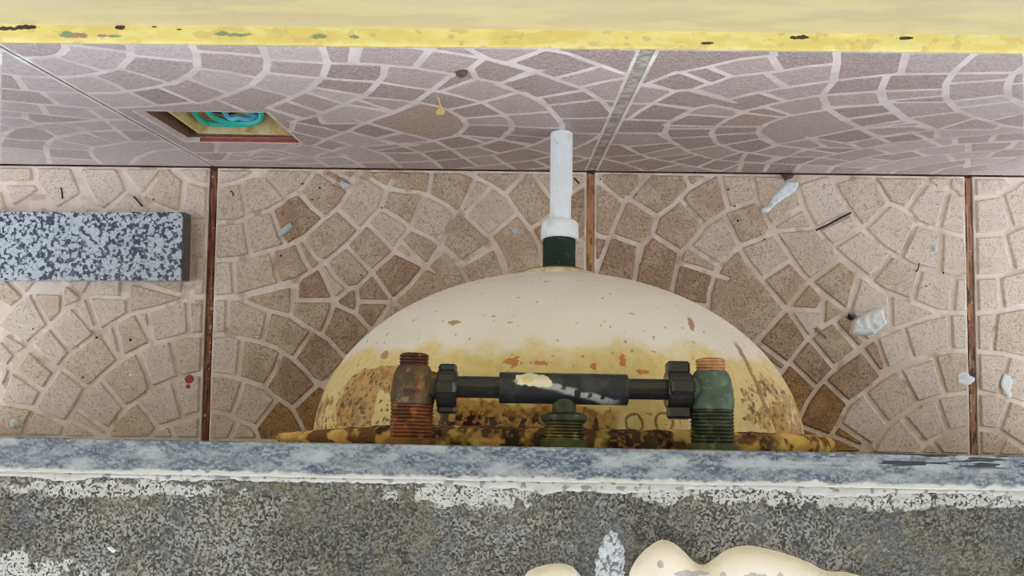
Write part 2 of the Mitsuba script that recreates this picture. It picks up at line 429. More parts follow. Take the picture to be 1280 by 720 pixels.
def bronze(a, b, c):
    a, b, c = lin(*a), lin(*b), lin(*c)
    def fn(p, n, uv):
        k = mix(a, b, smoothstep(0.35, 0.65, f3(p, 90.0, 4)))
        return mix(k, c, 0.7 * smoothstep(0.55, 0.72, f3(p, 240.0, 4, 6.0)))
    return fn
mat("brown_bronze", bronze((112, 80, 50), (72, 62, 46), (148, 104, 64)), 0.5, lambda p, n, uv: f3(p, 500.0, 3), 0.0006, metallic=0.35)
mat("green_bronze", bronze((78, 96, 80), (64, 80, 67), (102, 118, 104)), 0.5, lambda p, n, uv: f3(p, 500.0, 3), 0.0004, metallic=0.1)
mat("rust_thread", bronze((126, 74, 40), (92, 52, 28), (170, 112, 64)), 0.5, None, metallic=0.4)
mat("dark_thread", bronze((58, 62, 46), (42, 46, 36), (88, 90, 66)), 0.5, None, metallic=0.35)
mat("olive_thread", bronze((92, 84, 44), (60, 58, 30), (150, 134, 74)), 0.45, None, metallic=0.45)
mat("copper_thread", bronze((188, 142, 98), (152, 104, 66), (214, 172, 128)), 0.35, None, metallic=0.4)
mat("maroon_thread", bronze((104, 60, 48), (76, 44, 38), (150, 100, 84)), 0.4, None, metallic=0.5)
mat("green_flange", bronze((78, 84, 44), (58, 70, 38), (104, 120, 70)), 0.6, None, metallic=0.2)
mat("rust_flange", bronze((120, 80, 34), (90, 56, 24), (150, 106, 50)), 0.7, None, metallic=0.15)
mat("black_plastic", lambda p, n, uv: mix(lin(24, 24, 26), lin(42, 42, 44), smoothstep(0.5, 0.8, f3(p, 120.0, 4))), 0.12, clearcoat=0.6, clearcoat_gloss=0.95)
def sleeve_color(p, n, uv):
    u, v, w = slab_uvw(p)
    k = f3(p, 190.0, 4)
    c = mix(lin(30, 31, 36), lin(52, 52, 56), smoothstep(0.45, 0.75, f3(p, 110.0, 3, 2.0)))
    head = spots(u, w, [(0.0105, 0.0398, 0.0085, 0.0034), (0.0185, 0.0376, 0.006, 0.0022)], k)
    ctr = 0.0385 - 0.25 * (u - 0.012)
    tail = smoothstep(0.0032, 0.0012, dr.abs(w - ctr - 0.003 * (k - 0.5))) * smoothstep(0.010, 0.016, u) * smoothstep(0.066, 0.058, u) * smoothstep(0.36, 0.52, f3(p, 260.0, 4, 3.0))
    c = mix(c, lin(170, 172, 172), 0.8 * tail)
    c = mix(c, lin(214, 208, 180), head)
    return mix(c, lin(196, 184, 110), 0.7 * spots(u, w, [(0.0085, 0.0395, 0.003, 0.0018)], k))
mat("painted_black_sleeve", sleeve_color, 0.38, lambda p, n, uv: f3(p, 300.0, 3), 0.0004)

def granite(p, n, uv):
    x, y, z = p.x, p.y, p.z
    wx, wy = 0.003 * (fbm(x * 400.0, y * 400.0, z * 400.0, 2) - 0.5), 0.003 * (fbm(x * 400.0 + 9, y * 400.0, z * 400.0 + 4, 2) - 0.5)
    a = fbm((x + wx) * 360.0, (y + wy) * 360.0, z * 360.0, 3)
    b = fbm((x + wy) * 520.0 + 8, (y + wx) * 520.0, z * 520.0, 3)
    clus = fbm(x * 60.0, y * 60.0, z * 60.0, 2)
    c = mix(lin(196, 206, 213), lin(176, 188, 197), smoothstep(0.4, 0.6, b))
    c = mix(c, lin(112, 128, 150), smoothstep(0.51, 0.55, a + 0.22 * (clus - 0.5)))
    return mix(c, lin(44, 53, 74), smoothstep(0.565, 0.595, a + 0.25 * (clus - 0.5)) * smoothstep(0.34, 0.42, b))
mat("speckled_granite", granite, 0.3)
mat("granite_shaded_end", lambda p, n, uv: mix(lin(76, 72, 70), lin(108, 102, 98), f3(p, 300.0, 3)), 0.8)  # granite darkened to carry the shade on the strip end face
def slab_edge(p, n, uv):
    u, v, w = slab_uvw(p)
    a = fbm(u * 55.0, v * 55.0 + 2.0, w * 130.0, 5)
    b = fbm(u * 170.0, v * 170.0, w * 300.0, 5)
    c = mix(lin(136, 144, 152), lin(94, 104, 119), smoothstep(0.30, 0.64, a))
    c = mix(c, lin(70, 79, 93), 0.65 * smoothstep(0.48, 0.72, b + 0.5 * (a - 0.5)))
    fine = fbm(u * 420.0, v * 420.0, w * 700.0, 3)
    c = mix(c, lin(62, 70, 84), 0.5 * smoothstep(0.52, 0.72, fine))
    c = mix(c, lin(174, 180, 186), 0.45 * smoothstep(0.5, 0.3, fine) * smoothstep(0.45, 0.6, a))
    c = mix(c, lin(182, 188, 192), 0.55 * smoothstep(0.46, 0.76, fbm(u * 75.0 + 7, v * 75.0, w * 150.0, 5)))
    c = mix(c, lin(168, 172, 172), 0.35 * smoothstep(0.5, 0.8, grain(p, 900.0)))
    c = mix(c, lin(206, 206, 202), 0.85 * smoothstep(0.0035, 0.0015, w + 0.0192 + 0.006 * (f3(p, 130.0, 4, 3.0) - 0.5)))
    chip = smoothstep(0.54, 0.57, fbm(u * 42.0, 3.0, w * 420.0, 3)) * smoothstep(0.14, 0.2, u) * smoothstep(-0.0085, -0.006, w)
    return mix(c, lin(40, 44, 54), chip)
mat("slab_stone", slab_edge, 0.4, lambda p, n, uv: f3(p, 160.0, 4), 0.0008)
WASH = [(-0.236, -0.0885, 0.03, 0.004), (-0.20, -0.088, 0.035, 0.0035), (-0.03, -0.089, 0.032, 0.006), (-0.012, -0.0895, 0.02, 0.0055), (0.09, -0.087, 0.022, 0.0045), (0.12, -0.0875, 0.03, 0.004),
        (0.165, -0.088, 0.04, 0.005), (0.21, -0.0885, 0.035, 0.0055), (0.26, -0.0885, 0.04, 0.004), (0.34, -0.089, 0.05, 0.005), (-0.4, -0.088, 0.09, 0.004)]
def rough_stone(p, n, uv):
    x, y, z = p.x, p.y, p.z
    g = fbm(x * 1050.0, y * 1050.0, z * 1050.0, 3)
    g1 = noise(x * 1500.0, y * 1500.0, z * 1500.0)
    g2 = fbm(x * 260.0 + 5, y * 300.0, z * 260.0, 4)
    big = fbm(x * 13.0, y * 13.0 + 3, 1.0, 3)
    c = mix(lin(62, 60, 55), lin(122, 120, 112), smoothstep(0.30, 0.70, g))
    c = mix(c, lin(42, 41, 39), 0.75 * smoothstep(0.52, 0.70, g2 + 0.25 * (g1 - 0.5)))
    c = mix(c, lin(166, 163, 155), 0.55 * smoothstep(0.66, 0.9, g1) * smoothstep(0.4, 0.6, g2))
    c = mix(c, lin(118, 110, 92), 0.35 * smoothstep(0.48, 0.7, fbm(x * 60.0 + 9, y * 60.0, 4.0, 5)))
    c = mix(c, lin(88, 95, 108), 0.3 * smoothstep(0.50, 0.7, fbm(x * 48.0 + 2, y * 48.0, 8.0, 5)))
    c = mix(c, lin(170, 169, 166), 0.55 * smoothstep(0.46, 0.62, big + 0.8 * (g2 - 0.5) - 0.3 * x) * smoothstep(0.4, 0.6, g))
    k = fbm(x * 200.0, y * 200.0, 3.0, 4)
    c = mix(c, lin(196, 196, 192), 0.8 * spots(x, y, WASH, k) * smoothstep(0.34, 0.46, g + 0.5 * (g2 - 0.5)))
    dust = spots(x, y, [(-0.290, -0.138, 0.05, 0.012)], k)
    return mix(c, lin(206, 206, 204), 0.8 * dust * smoothstep(0.3, 0.5, g))
mat("rough_stone", rough_stone, 0.9, lambda p, n, uv: f3(p, 600.0, 4), 0.003, eps=0.0004)
mat("white_mortar", lambda p, n, uv: mix(mix(lin(190, 190, 187), lin(168, 167, 162), f3(p, 140.0, 4)), lin(110, 110, 108), 0.8 * smoothstep(0.60, 0.70, f3(p, 300.0, 4, 4.0))), 0.85, lambda p, n, uv: f3(p, 260.0, 4), 0.0012)
LUMP_GREY = [(0.0815, -0.1237, 0.0022, 0.0018), (0.0975, -0.1285, 0.010, 0.0013), (0.107, -0.1312, 0.006, 0.0012), (0.1316, -0.1325, 0.022, 0.0042)]
def cream(p, n, uv):
    c = mix(lin(241, 234, 220), lin(234, 226, 209), f3(p, 30.0, 3))
    return mix(c, mix(lin(150, 150, 150), lin(188, 190, 194), f3(p, 300.0, 3)), 0.85 * spots(p.x, p.y, LUMP_GREY, f3(p, 260.0, 3)))
mat("cream_glaze", cream, 0.25)
mat("grey_plaster", lambda p, n, uv: mix(lin(190, 196, 201), lin(104, 108, 112), smoothstep(0.44, 0.64, f3(p, 560.0, 4))), 0.85, lambda p, n, uv: f3(p, 300.0, 4), 0.002)
mat("white_flake", lambda p, n, uv: mix(lin(232, 240, 242), lin(206, 218, 222), smoothstep(0.4, 0.7, f3(p, 200.0, 3))), 0.6, lambda p, n, uv: f3(p, 180.0, 3), 0.001)
mat("crumpled_white", lambda p, n, uv: mix(lin(236, 240, 242), lin(214, 220, 226), smoothstep(0.5, 0.8, f3(p, 160.0, 3))), 0.7)
mat("grey_chip", lambda p, n, uv: mix(lin(202, 208, 206), lin(170, 178, 178), f3(p, 200.0, 3)), 0.5)
mat("dark_twig", lin(46, 36, 30), 0.9)
mat("brown_lint", lambda p, n, uv: mix(lin(64, 52, 44), lin(120, 98, 84), f3(p, 500.0, 3)), 0.95)
mat("tan_chip", lambda p, n, uv: mix(lin(190, 172, 152), lin(160, 140, 120), f3(p, 300.0, 3)), 0.8)
mat("red_paint", lambda p, n, uv: mix(lin(176, 74, 78), lin(150, 52, 58), f3(p, 400.0, 3)), 0.6)
mat("yellow_drip_paint", lin(226, 200, 130), 0.5)
mat("box_plastic", lambda p, n, uv: mix(mix(lin(222, 202, 146), lin(206, 182, 120), f3(p, 60.0, 3)), lin(232, 220, 190), 0.7 * smoothstep(0.45, 0.65, f3(p, 90.0, 4, 5.0)) * smoothstep(0.135, 0.122, p.z)), 0.45)
mat("turquoise_wire", lin(52, 196, 180), 0.35)
mat("blue_wire", lin(96, 190, 226), 0.35)
mat("black_wire", lin(26, 26, 28), 0.35)
mat("added_canopy", lin(196, 192, 184), 0.9)

FLOOR_STONES = '''1 -2930,1180 81,38 -76,326 -8,11 -196,-41 -4,-328 5,-12 12,-4
1 -2919,1611 120,62 10,18 -16,13 -312,0 -11,-5 -5,-11 0,-108 6,-12 12,-4 98,15
1 -2843,1379 32,-118 9,-11 188,46 144,90 14,17 -1,20 -181,205 -14,6 -163,-16 -62,-34 -8,-17
1 -2415,1446 107,51 133,171 11,22 -6,10 -10,4 -431,0 -11,-4 -5,-11 4,-11
1 -2942,782 133,30 10,7 2,13 -37,139 -32,166 -8,11 -14,1 -28,-13 -202,-10 -11,-5 -4,-11 0,-322 5,-12 12,-4
1 -2791,980 37,-138 8,-10 12,-1 281,84 11,9 -1,15 -51,79 -81,227 -10,9 -169,-34 -63,-40 -9,-18
1 -2533,1294 -7,-19 86,-236 56,-91 10,-7 12,2 160,91 166,160 5,12 -7,12 -112,85 -131,146 -108,-50 -33,-44
1 -2132,1334 119,-90 20,0 100,79 108,164 2,14 -10,10 -86,31 -211,143 -12,2 -10,-6 -146,-197
1 -1857,1581 89,-32 12,1 8,9 5,24 -8,8 -211,111 -25,2 -12,-5 -4,-13 7,-11
1 -2960,389 10,6 4,11 -29,315 -6,10 -11,4 -126,-7 -11,-5 -4,-11 0,-321 5,-12 13,-4
1 -2896,402 14,-2 385,107 10,9 0,14 -35,61 -49,225 -7,11 -13,1 -156,-47 -172,-39 -10,-6 27,-322
1 -2518,850 -9,-7 -2,-12 48,-222 49,-79 150,43 106,67 7,10 -3,13 -60,87 -72,163 -9,9 -13,-1 -66,-35
1 -2134,686 10,-6 12,2 50,35 6,21 -45,22 -135,186 -9,7 -11,-2 -8,-9 70,-169
1 -2200,972 124,-172 72,-32 16,3 167,137 151,157 5,11 -5,12 -205,187 -114,-84 -213,-206
1 -1842,1314 201,-193 11,-4 12,6 75,90 103,107 60,195 -135,80 -127,69 -13,1 -10,-9 -56,-151
1 -1806,1704 -13,-6 -3,-13 8,-11 66,-31 38,34 4,11 -5,12 -11,4
1 -1373,1566 13,-2 10,9 52,119 -16,12 -246,0 -13,-6 -3,-13 8,-11
1 -3032,-11 11,5 5,11 3,310 -5,11 -11,5 -88,-1 -11,-5 -5,-11 0,-310 5,-11 11,-5
1 -2258,525 -5,-12 3,-140 5,-11 12,-5 314,7 4,20 -129,263 -10,8 -13,-2 -137,-89
1 -2021,687 2,-11 139,-284 11,-9 14,3 75,64 5,12 -6,12 -112,91 -91,133 -10,7 -12,-3
1 -1733,492 14,-3 73,22 110,114 5,11 -5,12 -229,230 -12,5 -170,-135 -5,-11 94,-144
1 -1740,921 4,-11 123,-127 108,-104 11,-4 185,168 9,25 -245,247 -12,4 -11,-5 -168,-181
1 -1523,1161 4,-10 231,-232 13,-5 12,8 40,70 86,102 3,11 -5,11 -84,68 -175,99 -20,-3 -93,-97
1 -1385,1330 187,-109 74,-60 14,-3 11,10 96,277 -1,12 -27,13 -188,14 -86,14 -29,-13 -8,-9
1 -1293,1565 1,-13 10,-8 71,-17 190,-14 69,-20 13,2 7,11 25,180 -4,13 -12,5 -307,0 -14,-9
1 -2814,-56 151,-26 12,3 6,10 28,124 26,146 -186,72 -117,56 -44,-8 -11,10 -14,-3 -6,-12 -3,-310 12,-16
1 -1617,366 5,-10 10,-4 266,-3 11,4 5,10 -3,11 -160,215 -12,7 -12,-5 -116,-120 -5,-13
1 -1118,814 22,-5 8,6 -2,20 -96,94 -13,4 -12,-8 -15,-27 -2,-12 7,-9
1 -2372,201 13,4 7,12 5,231 -6,13 -14,3 -422,-105 -10,-8 -1,-13 8,-9 31,-16 191,-68
1 -2527,191 -13,-3 -7,-10 -56,-262 2,-11 9,-7 130,-46 142,-95 12,-2 10,6 159,236 3,12 -8,11 -63,33 -144,99
1 -2033,11 13,-1 9,8 46,112 50,166 -2,14 -13,7 -361,-4 -11,-5 -5,-11 -2,-111 7,-13 120,-83
1 -2088,-15 -10,-6 -169,-258 100,-89 104,-114 87,-17 14,5 187,200 5,12 -182,196 -125,70
1 -1794,-192 43,-34 11,5 214,234 5,11 -5,11 -145,151 -191,82 -11,-2 -51,-152 -50,-120 0,-12 7,-9 41,-23
1 -1826,302 137,-60 13,0 8,12 12,63 -14,120 -7,12 -13,2 -34,-11 -119,-106
1 -1277,386 11,-6 12,4 143,129 127,170 3,13 -9,11 -258,119 -17,-3 -125,-111 -64,-66 -1,-20
1 -1502,74 13,-5 12,7 142,215 -15,14 -249,3 -16,-13 -14,-77 4,-14
1 -1172,194 8,13 -6,13 -90,68 -11,2 -10,-6 -136,-199 -2,-14 9,-10 14,1
1 -1103,235 237,140 361,118 9,8 2,11 -7,29 -96,164 -119,144 -11,6 -12,-4 -130,-112 -16,-24 3,-20 59,-58 -4,-6 -92,43 -20,-5 -141,-187 -143,-130 -5,-12 5,-12 102,-91
1 -2909,-458 13,3 6,12 24,344 -11,17 -92,28 -148,-2 -11,-5 -5,-11 0,-342 4,-11 151,-19
1 -2844,-467 245,-77 98,155 56,173 -38,29 -167,58 -155,27 -12,-4 -6,-11
1 -2386,-252 -14,2 -10,-10 -51,-146 -97,-168 68,-64 190,-122 224,207 5,14 -126,139 -128,108
1 -2012,-570 -20,-2 -233,-225 171,-306 14,-9 21,4 6,9 104,477 -7,16
1 -3115,-474 -13,-4 -5,-12 0,-305 14,-15 141,-23 36,-12 9,10 97,299 -1,13 -11,7 -137,29
1 -2682,-963 13,6 178,246 3,13 -127,109 -158,50 -13,-1 -7,-9 -100,-320 45,-26 147,-54
1 -2617,-1098 16,-12 435,-1 15,12 -67,134 -93,154 -120,81 -12,2 -10,-6 -194,-267 0,-19 18,-23
1 -3133,-1093 5,-11 11,-5 163,3 67,164 0,12 -106,54 -121,20 -13,-4 -6,-12
1 -2827,-950 -12,0 -8,-9 -49,-129 1,-15 14,-6 202,-1 12,6 3,13 -8,32 -60,74
1 -2662,-1154 -455,1 -11,-5 -5,-11 0,-666 4,-11 14,-5 67,4 64,13 62,21 59,29 54,36 49,43 43,50 36,54 29,58 20,60 13,64 4,65 -4,65 -28,122
1 -879,1034 81,-57 13,-2 17,19 113,287 -94,68 -155,83 -49,10 -8,-9 -103,-299 6,-19
1 -726,1386 114,-76 13,-3 10,9 144,316 1,12 -9,9 -73,32 -68,19 -263,-4 -33,-214 8,-16
1 -739,940 104,-81 88,-80 270,191 7,11 -5,13 -247,234 -77,26 -11,0 -8,-9
1 -291,1550 4,13 -9,12 -86,47 -13,1 -9,-9 -136,-296 6,-20 21,2
1 -271,1057 11,4 252,219 6,10 -115,170 -121,78 -242,-267 -4,-11 5,-11
1 -174,956 84,-163 40,-154 8,-9 12,-2 306,89 5,14 -37,212 -91,158 -112,141 -11,6 -12,-4 -234,-203 -6,-13 23,-47
1 723,648 11,5 5,11 -4,328 -19,4 -91,-47 -230,-174 -60,-61 -2,-31 -41,-15 -2,-11 16,-14
1 -221,1584 113,-71 150,165 4,11 -5,11 -11,4 -413,0 -13,-6 -3,-14 9,-11
1 165,1156 10,-6 12,3 170,122 72,91 3,11 -5,11 -86,73 -165,236 -13,7 -45,-5 -189,-222 115,-168
1 315,793 6,-10 11,-3 271,207 127,66 9,14 -4,485 -10,6 -11,-3 -90,-62 -138,-126 -96,-123 -179,-128 -6,-9 2,-12 81,-139
1 -1166,992 -3,-11 4,-11 223,-217 10,-4 11,4 17,15 90,149 2,12 -90,67 -175,80 -21,-4
1 458,1419 21,1 118,108 135,93 7,13 -5,65 -11,5 -478,-4 -6,-10 3,-11 133,-190
1 -461,560 16,-42 12,-1 157,51 131,28 33,15 1,13 -96,249 -9,10 -14,-2 -299,-175 -7,-9 2,-13
0 -5124,1690 -6,10 -10,4 -313,0 -12,-5 -4,-12 5,-110 5,-11 11,-4 321,3 12,6 4,12
0 -5056,1459 6,11 -3,12 -29,34 -12,6 -287,-7 -5,-19 84,-183 10,-8 14,2
0 -5052,1549 162,-206 54,-59 241,155 -112,256 -15,9 -329,0 -11,-5 -5,-12
0 -4413,1319 57,-40 19,2 219,193 -103,221 -14,9 -315,0 -37,-17 -8,-10 1,-12
0 -3958,1461 12,-7 13,7 163,218 4,11 -6,10 -10,4 -330,0 -11,-4 -5,-10 3,-12
0 -3753,1330 179,-61 13,1 8,11 11,48 10,270 -31,16 -102,85 -22,4 -13,-6 -200,-267 -3,-13 8,-10
0 -3465,1232 2,-39 5,-11 12,-5 170,7 11,5 4,11 -3,311 -183,52 -13,-2 -7,-12 -8,-126 -24,-103 -3,-63 11,-16
0 -3379,1591 98,-26 14,2 6,13 0,108 -5,11 -11,5 -251,0 -12,-5 -4,-13 7,-11 71,-51
0 -3331,713 -4,-10 -13,-303 4,-12 12,-5 55,0 11,5 5,11 0,305 -5,12 -54,2
0 -3384,298 -11,-17 21,-287 6,-11 11,-4 81,3 11,5 4,11 0,317 -5,12 -12,4 -60,-5 -14,-16 -1,-21
0 -4760,179 4,11 -3,153 -4,11 -11,5 -228,10 -12,-5 -2,-24 148,-246 12,-8 13,5
0 -5093,-137 13,-1 18,31 168,152 -168,285 -5,29 -11,4 -11,-4 -124,-114 -167,-205 -3,-13 8,-11
0 -4588,259 -6,-11 4,-12 169,-190 20,-4 7,20 -98,244 -10,10 -14,-3
0 -4323,18 13,2 129,78 112,70 8,14 0,121 -4,12 -11,5 -355,12 -16,-11 114,-293
0 -3801,239 216,65 62,23 9,8 1,13 -13,10 -470,118 -14,-3 -6,-12 -1,-244 6,-12 13,-4
0 -3807,176 62,-265 7,-10 12,-2 94,20 212,59 -20,311 -7,12 -15,1 -109,-40 -233,-73
0 -3911,167 1,-15 56,-103 19,-7 10,18 -25,109 -7,10 -42,-3
0 -4070,-239 9,-10 14,1 145,80 78,35 7,10 -1,12 -150,270 -42,-6 -137,-85 -6,-18
0 -4283,-16 -8,-10 3,-13 137,-189 20,-5 9,19 -68,231 -10,11 -14,-1
0 -4433,-572 81,56 9,20 196,181 -3,11 -176,243 -11,7 -12,-4 -262,-212 -83,-103 -4,-12 7,-11
0 -4618,-201 11,-5 87,63 105,88 6,11 -4,11 -105,125 -120,125 -74,-51 -108,-115 -5,-11 4,-11
0 -4772,-374 12,-3 11,6 101,132 -203,235 -11,6 -12,-5 -144,-140 -5,-12 5,-12
0 -4915,-606 12,-2 10,7 88,145 -244,209 -17,2 -10,-8 -96,-175 -1,-12 7,-9
0 -3407,-68 -117,-35 -2,-11 64,-334 7,-10 13,-2 177,42 4,340 -5,12 -12,4
0 -3874,-208 -7,-19 119,-338 9,-9 13,0 218,93 9,7 2,12 -82,329 -7,10 -13,1 -164,-36
0 -4068,-322 -98,-73 -72,-65 -35,-43 5,-10 243,-264 105,64 123,106 -50,152 -94,190 -10,9 -13,-2
0 -4659,-949 108,174 80,168 -243,174 -12,2 -11,-7 -143,-223 -68,-150 0,-12 8,-9
0 -4994,-798 65,144 -282,181 -13,1 -10,-10 -88,-255 2,-14 11,-7
0 -5335,-1088 4,-10 12,-5 215,3 42,145 42,92 0,12 -13,10 -297,41 -13,-4 -5,-12
0 -5050,-1084 3,-13 12,-7 332,-1 16,13 18,81 -9,18 -281,121 -12,0 -8,-8 -42,-91
0 -5184,-240 77,45 -7,20 -185,100 -20,-5 1,-20
0 -5268,-445 -1,12 -24,12 -13,-1 -7,-10 -30,-134 2,-11 9,-8 12,2 8,9
0 -5353,-144 -11,5 -12,-5 -4,-12 12,-193 85,-25 52,83 -2,19
0 -4200,-1013 10,9 23,49 104,143 -234,265 -12,5 -120,-89 -83,-164 -2,-12 301,-204
0 -4579,-908 -2,-13 9,-10 322,-146 11,-1 9,8 2,11 -7,10 -293,194 -13,2 -10,-7
0 -4641,-1085 3,-14 13,-6 257,0 12,6 3,13 -9,11 -233,106 -13,0 -9,-11
0 -3417,-871 8,-10 13,-1 83,32 48,10 4,356 -5,12 -13,4 -39,-5 -182,-48 -9,-7 -2,-13
0 -3670,-979 124,40 87,38 1,11 -94,332 -8,10 -14,0 -171,-77 -121,-101 -6,-11 4,-11
0 -3798,-1107 12,6 75,93 -204,241 -101,-62 -113,-148 -49,-106 -1,-11 15,-12
0 -3483,-1099 14,-9 192,0 11,4 5,12 0,186 -5,12 -13,4 -24,-4 -221,-84 -9,-9 0,-13
0 -3668,-1030 -43,-51 -4,-11 5,-11 11,-4 155,3 4,19 -36,74 -20,8
0 -3783,-1172 12,-16 175,-37 -12,-64 -5,-63 5,-67 13,-64 20,-60 29,-58 37,-56 42,-48 49,-43 54,-36 58,-29 24,-8 14,2 7,13 0,638 -5,11 -11,5 -486,1 -12,-6
2 867,1109 7,-14 54,-35 51,-2 15,10 137,329 -238,196 -11,3 -11,-5 -4,-11
2 1136,1454 14,-3 11,9 13,32 24,-10 10,6 127,161 -31,48 -13,7 -347,0 -11,-5 -5,-11 0,-60 6,-12
2 1509,1295 162,118 152,163 3,17 -46,102 -15,9 -305,0 -12,-5 -65,-67 -134,-164 -3,-13 7,-11
2 1179,1390 -128,-300 0,-13 10,-9 275,-87 17,5 76,86 51,182 -262,160 -19,-2
2 1219,546 13,2 7,10 24,121 25,268 -247,81 -12,-1 -8,-8 -119,-322 -10,-61 2,-11 10,-7
2 965,992 -2,15 -14,7 -30,-1 -38,21 -14,-16 0,-199 13,-16 18,11
2 2714,-1505 9,-8 12,0 286,116 10,16 7,130 69,-149 15,-11 289,12 11,5 4,12 3,81 464,-14 -2,-30 4,-12 12,-5 368,8 5,-77 13,-62 21,-62 29,-60 37,-54 41,-48 49,-43 55,-36 60,-30 62,-21 64,-12 23,3 5,12 0,608 -5,12 -11,4 -1746,9 -33,117 -10,10 -14,-1 -306,-183 -8,-9 1,-11
2 867,481 0,-319 4,-11 11,-5 263,-18 316,-63 304,-103 288,-142 267,-178 242,-212 212,-242 97,-145 21,-6 7,8 -48,178 -368,487 -496,366 -668,309 -418,184 -14,-1 -8,-12
2 1534,1255 -51,-169 269,-168 152,142 72,113 -221,240 -12,5 -12,-5 -32,-35
2 1783,1468 -4,-11 4,-11 220,-232 21,-3 209,142 -86,336 -9,11 -14,-1 -269,-153
2 1991,1674 8,11 -4,13 -12,6 -144,-3 -5,-19 28,-61 9,-9 13,1
2 1307,671 -40,-211 315,-148 14,0 9,11 62,276 53,280 -256,159 -88,-92 -42,-175 -12,-3 -6,-11
2 2028,1161 -89,-128 -60,-58 -5,-13 8,-12 273,-170 16,10 50,63 126,113 -141,292 -10,8 -13,-2
2 2241,1297 1,-11 136,-275 26,-17 220,84 54,76 0,16 -136,248 -278,-101
2 2482,1700 -272,4 -13,-6 -3,-14 79,-297 8,-10 13,-1 224,84 10,18
2 2579,1450 126,-237 10,-8 13,2 296,184 -87,310 -388,3 -12,-6 -3,-13
2 3107,1175 14,14 -71,142 -10,8 -13,-1 -260,-159 -8,-12 4,-13 13,-5
2 3047,695 69,-67 297,213 6,12 -4,12 -77,72 -176,192 -13,6 -356,-28 -9,-5 -2,-20
2 1990,729 92,-33 18,5 23,37 -7,11 -284,176 -55,-55 -5,-67 12,-17
2 1736,717 -66,-307 2,-13 11,-7 325,-40 12,3 6,12 5,91 53,173 -1,12 -9,8 -252,81 -55,15 -18,-6
2 1670,347 -11,-3 -6,-9 -9,-38 9,-18 358,-166 383,-283 12,-3 10,5 412,472 -241,291 -153,196 -61,102 -12,8 -13,-4 -90,-85 -93,-125 -2,-14 10,-10 98,-36 -13,-38 -112,36 -12,-1 -8,-9 -51,-165 -9,-153
2 2471,815 129,-165 10,-6 12,3 262,180 6,10 -2,12 -156,221 -318,-123 -9,-10 1,-13
2 3206,1184 301,146 9,11 -2,13 -110,163 -68,177 -15,10 -65,-1 -234,-74 -9,-8 -1,-11 67,-240 95,-180 15,-8
2 3351,994 271,168 7,11 -2,12 -71,105 -20,5 -303,-147 -9,-11 4,-14
2 3496,849 227,-178 11,-3 11,5 77,92 13,-5 11,6 88,111 3,13 -7,11 -68,40 -170,172 -19,3 -14,12 -12,-2 -248,-158 -7,-12 5,-13
2 3664,1208 10,-7 45,24 201,206 -145,265 -14,8 -159,-1 -180,-66 -9,-8 0,-13 32,-80
2 4120,1393 211,269 -1,21 -27,21 -465,-4 -4,-20 132,-227
2 4213,1222 -2,17 -93,104 -155,61 -240,-238 -5,-11 5,-11 168,-169 146,-87 13,-2 10,9
2 4276,1236 158,-44 12,1 7,10 96,348 -3,14 -13,6 -86,-7 -63,64 -13,5 -11,-6 -193,-251 1,-21
2 4097,869 -1,-11 87,-57 37,-13 214,-42 12,3 7,12 23,370 -213,62 -19,-8
2 4719,1114 14,2 6,13 0,314 -7,13 -118,84 -14,3 -10,-11 -94,-341 1,-12 10,-7
2 4510,703 96,-25 118,6 11,5 4,11 -3,360 -194,56 -13,-2 -7,-12 -21,-393
2 3892,524 255,-92 12,1 8,10 83,273 -2,12 -9,8 -59,15 -196,112 -200,-244 -3,-12 7,-11
2 4459,1615 12,-5 77,9 19,65 -3,14 -12,6 -143,0 -11,-4 -5,-12 5,-11
2 4612,1600 5,-7 97,-70 11,-3 10,6 4,162 -5,11 -11,5 -103,-3 -18,-60 2,-12 10,-7
2 2862,346 11,3 11,7 190,241 -165,178 -20,2 -237,-163 -7,-11 3,-13 203,-239
2 2853,259 -253,-285 -4,-13 6,-11 254,-188 11,-2 11,6 178,228 -173,264 -16,7
2 2530,-113 6,-11 143,-109 113,-82 21,1 17,17 4,16 -6,10 -257,190 -12,3 -10,-6
2 2449,-204 7,-11 60,-45 158,-209 11,-6 13,4 73,92 3,12 -6,11 -266,197 -11,3 -38,-36
2 3477,325 19,0 94,357 -146,113 -19,0 -260,-191 -7,-12 6,-13 100,-89
2 3438,275 6,12 -6,13 -140,103 -15,-14 -23,-203 3,-12 10,-6 131,78
2 3606,-64 11,-5 11,3 32,23 0,15 -134,259 -19,15 -19,1 -87,-62 -6,-11 4,-12
2 3178,322 55,94 -111,134 -12,5 -13,-6 -162,-200 -4,-11 5,-11 228,-12
2 3204,114 5,10 15,132 -4,13 -11,5 -13,-5 -254,6 -6,-10 3,-12 144,-214 11,-7 12,3
2 3697,-3 10,-8 13,2 63,44 137,60 10,15 -5,352 -56,23 -198,140 -14,3 -11,-10 -103,-309 1,-13
2 3143,8 -6,-11 3,-11 205,-246 10,-6 12,3 192,145 6,11 -4,12 -207,241 -21,3 -75,-48
2 3176,-479 11,5 142,159 -220,270 -12,5 -13,-5 -74,-87 -79,-105 -4,-11 237,-227
2 3294,-423 -4,-11 5,-12 211,-190 142,96 176,148 -1,11 -38,51 -132,171 -10,6 -12,-3 -142,-98 -119,-105 -19,-3
2 2717,-519 176,-240 25,-89 10,-11 26,-5 8,9 85,192 96,142 -233,223 -12,4 -11,-6
2 3297,-996 76,120 99,202 -207,196 -11,4 -12,-5 -49,-53 -108,-154 -81,-184 0,-12 9,-9
2 2956,-979 57,-185 227,0 26,109 2,13 -10,10 -266,102 -12,0 -8,-8
2 3826,-312 18,-5 29,15 1,12 -84,251 -11,10 -14,-2 -75,-53 -7,-10 3,-12
2 3847,-435 -143,-116 -6,-11 4,-12 211,-266 11,-6 244,175 -147,319 -10,8 -13,-1
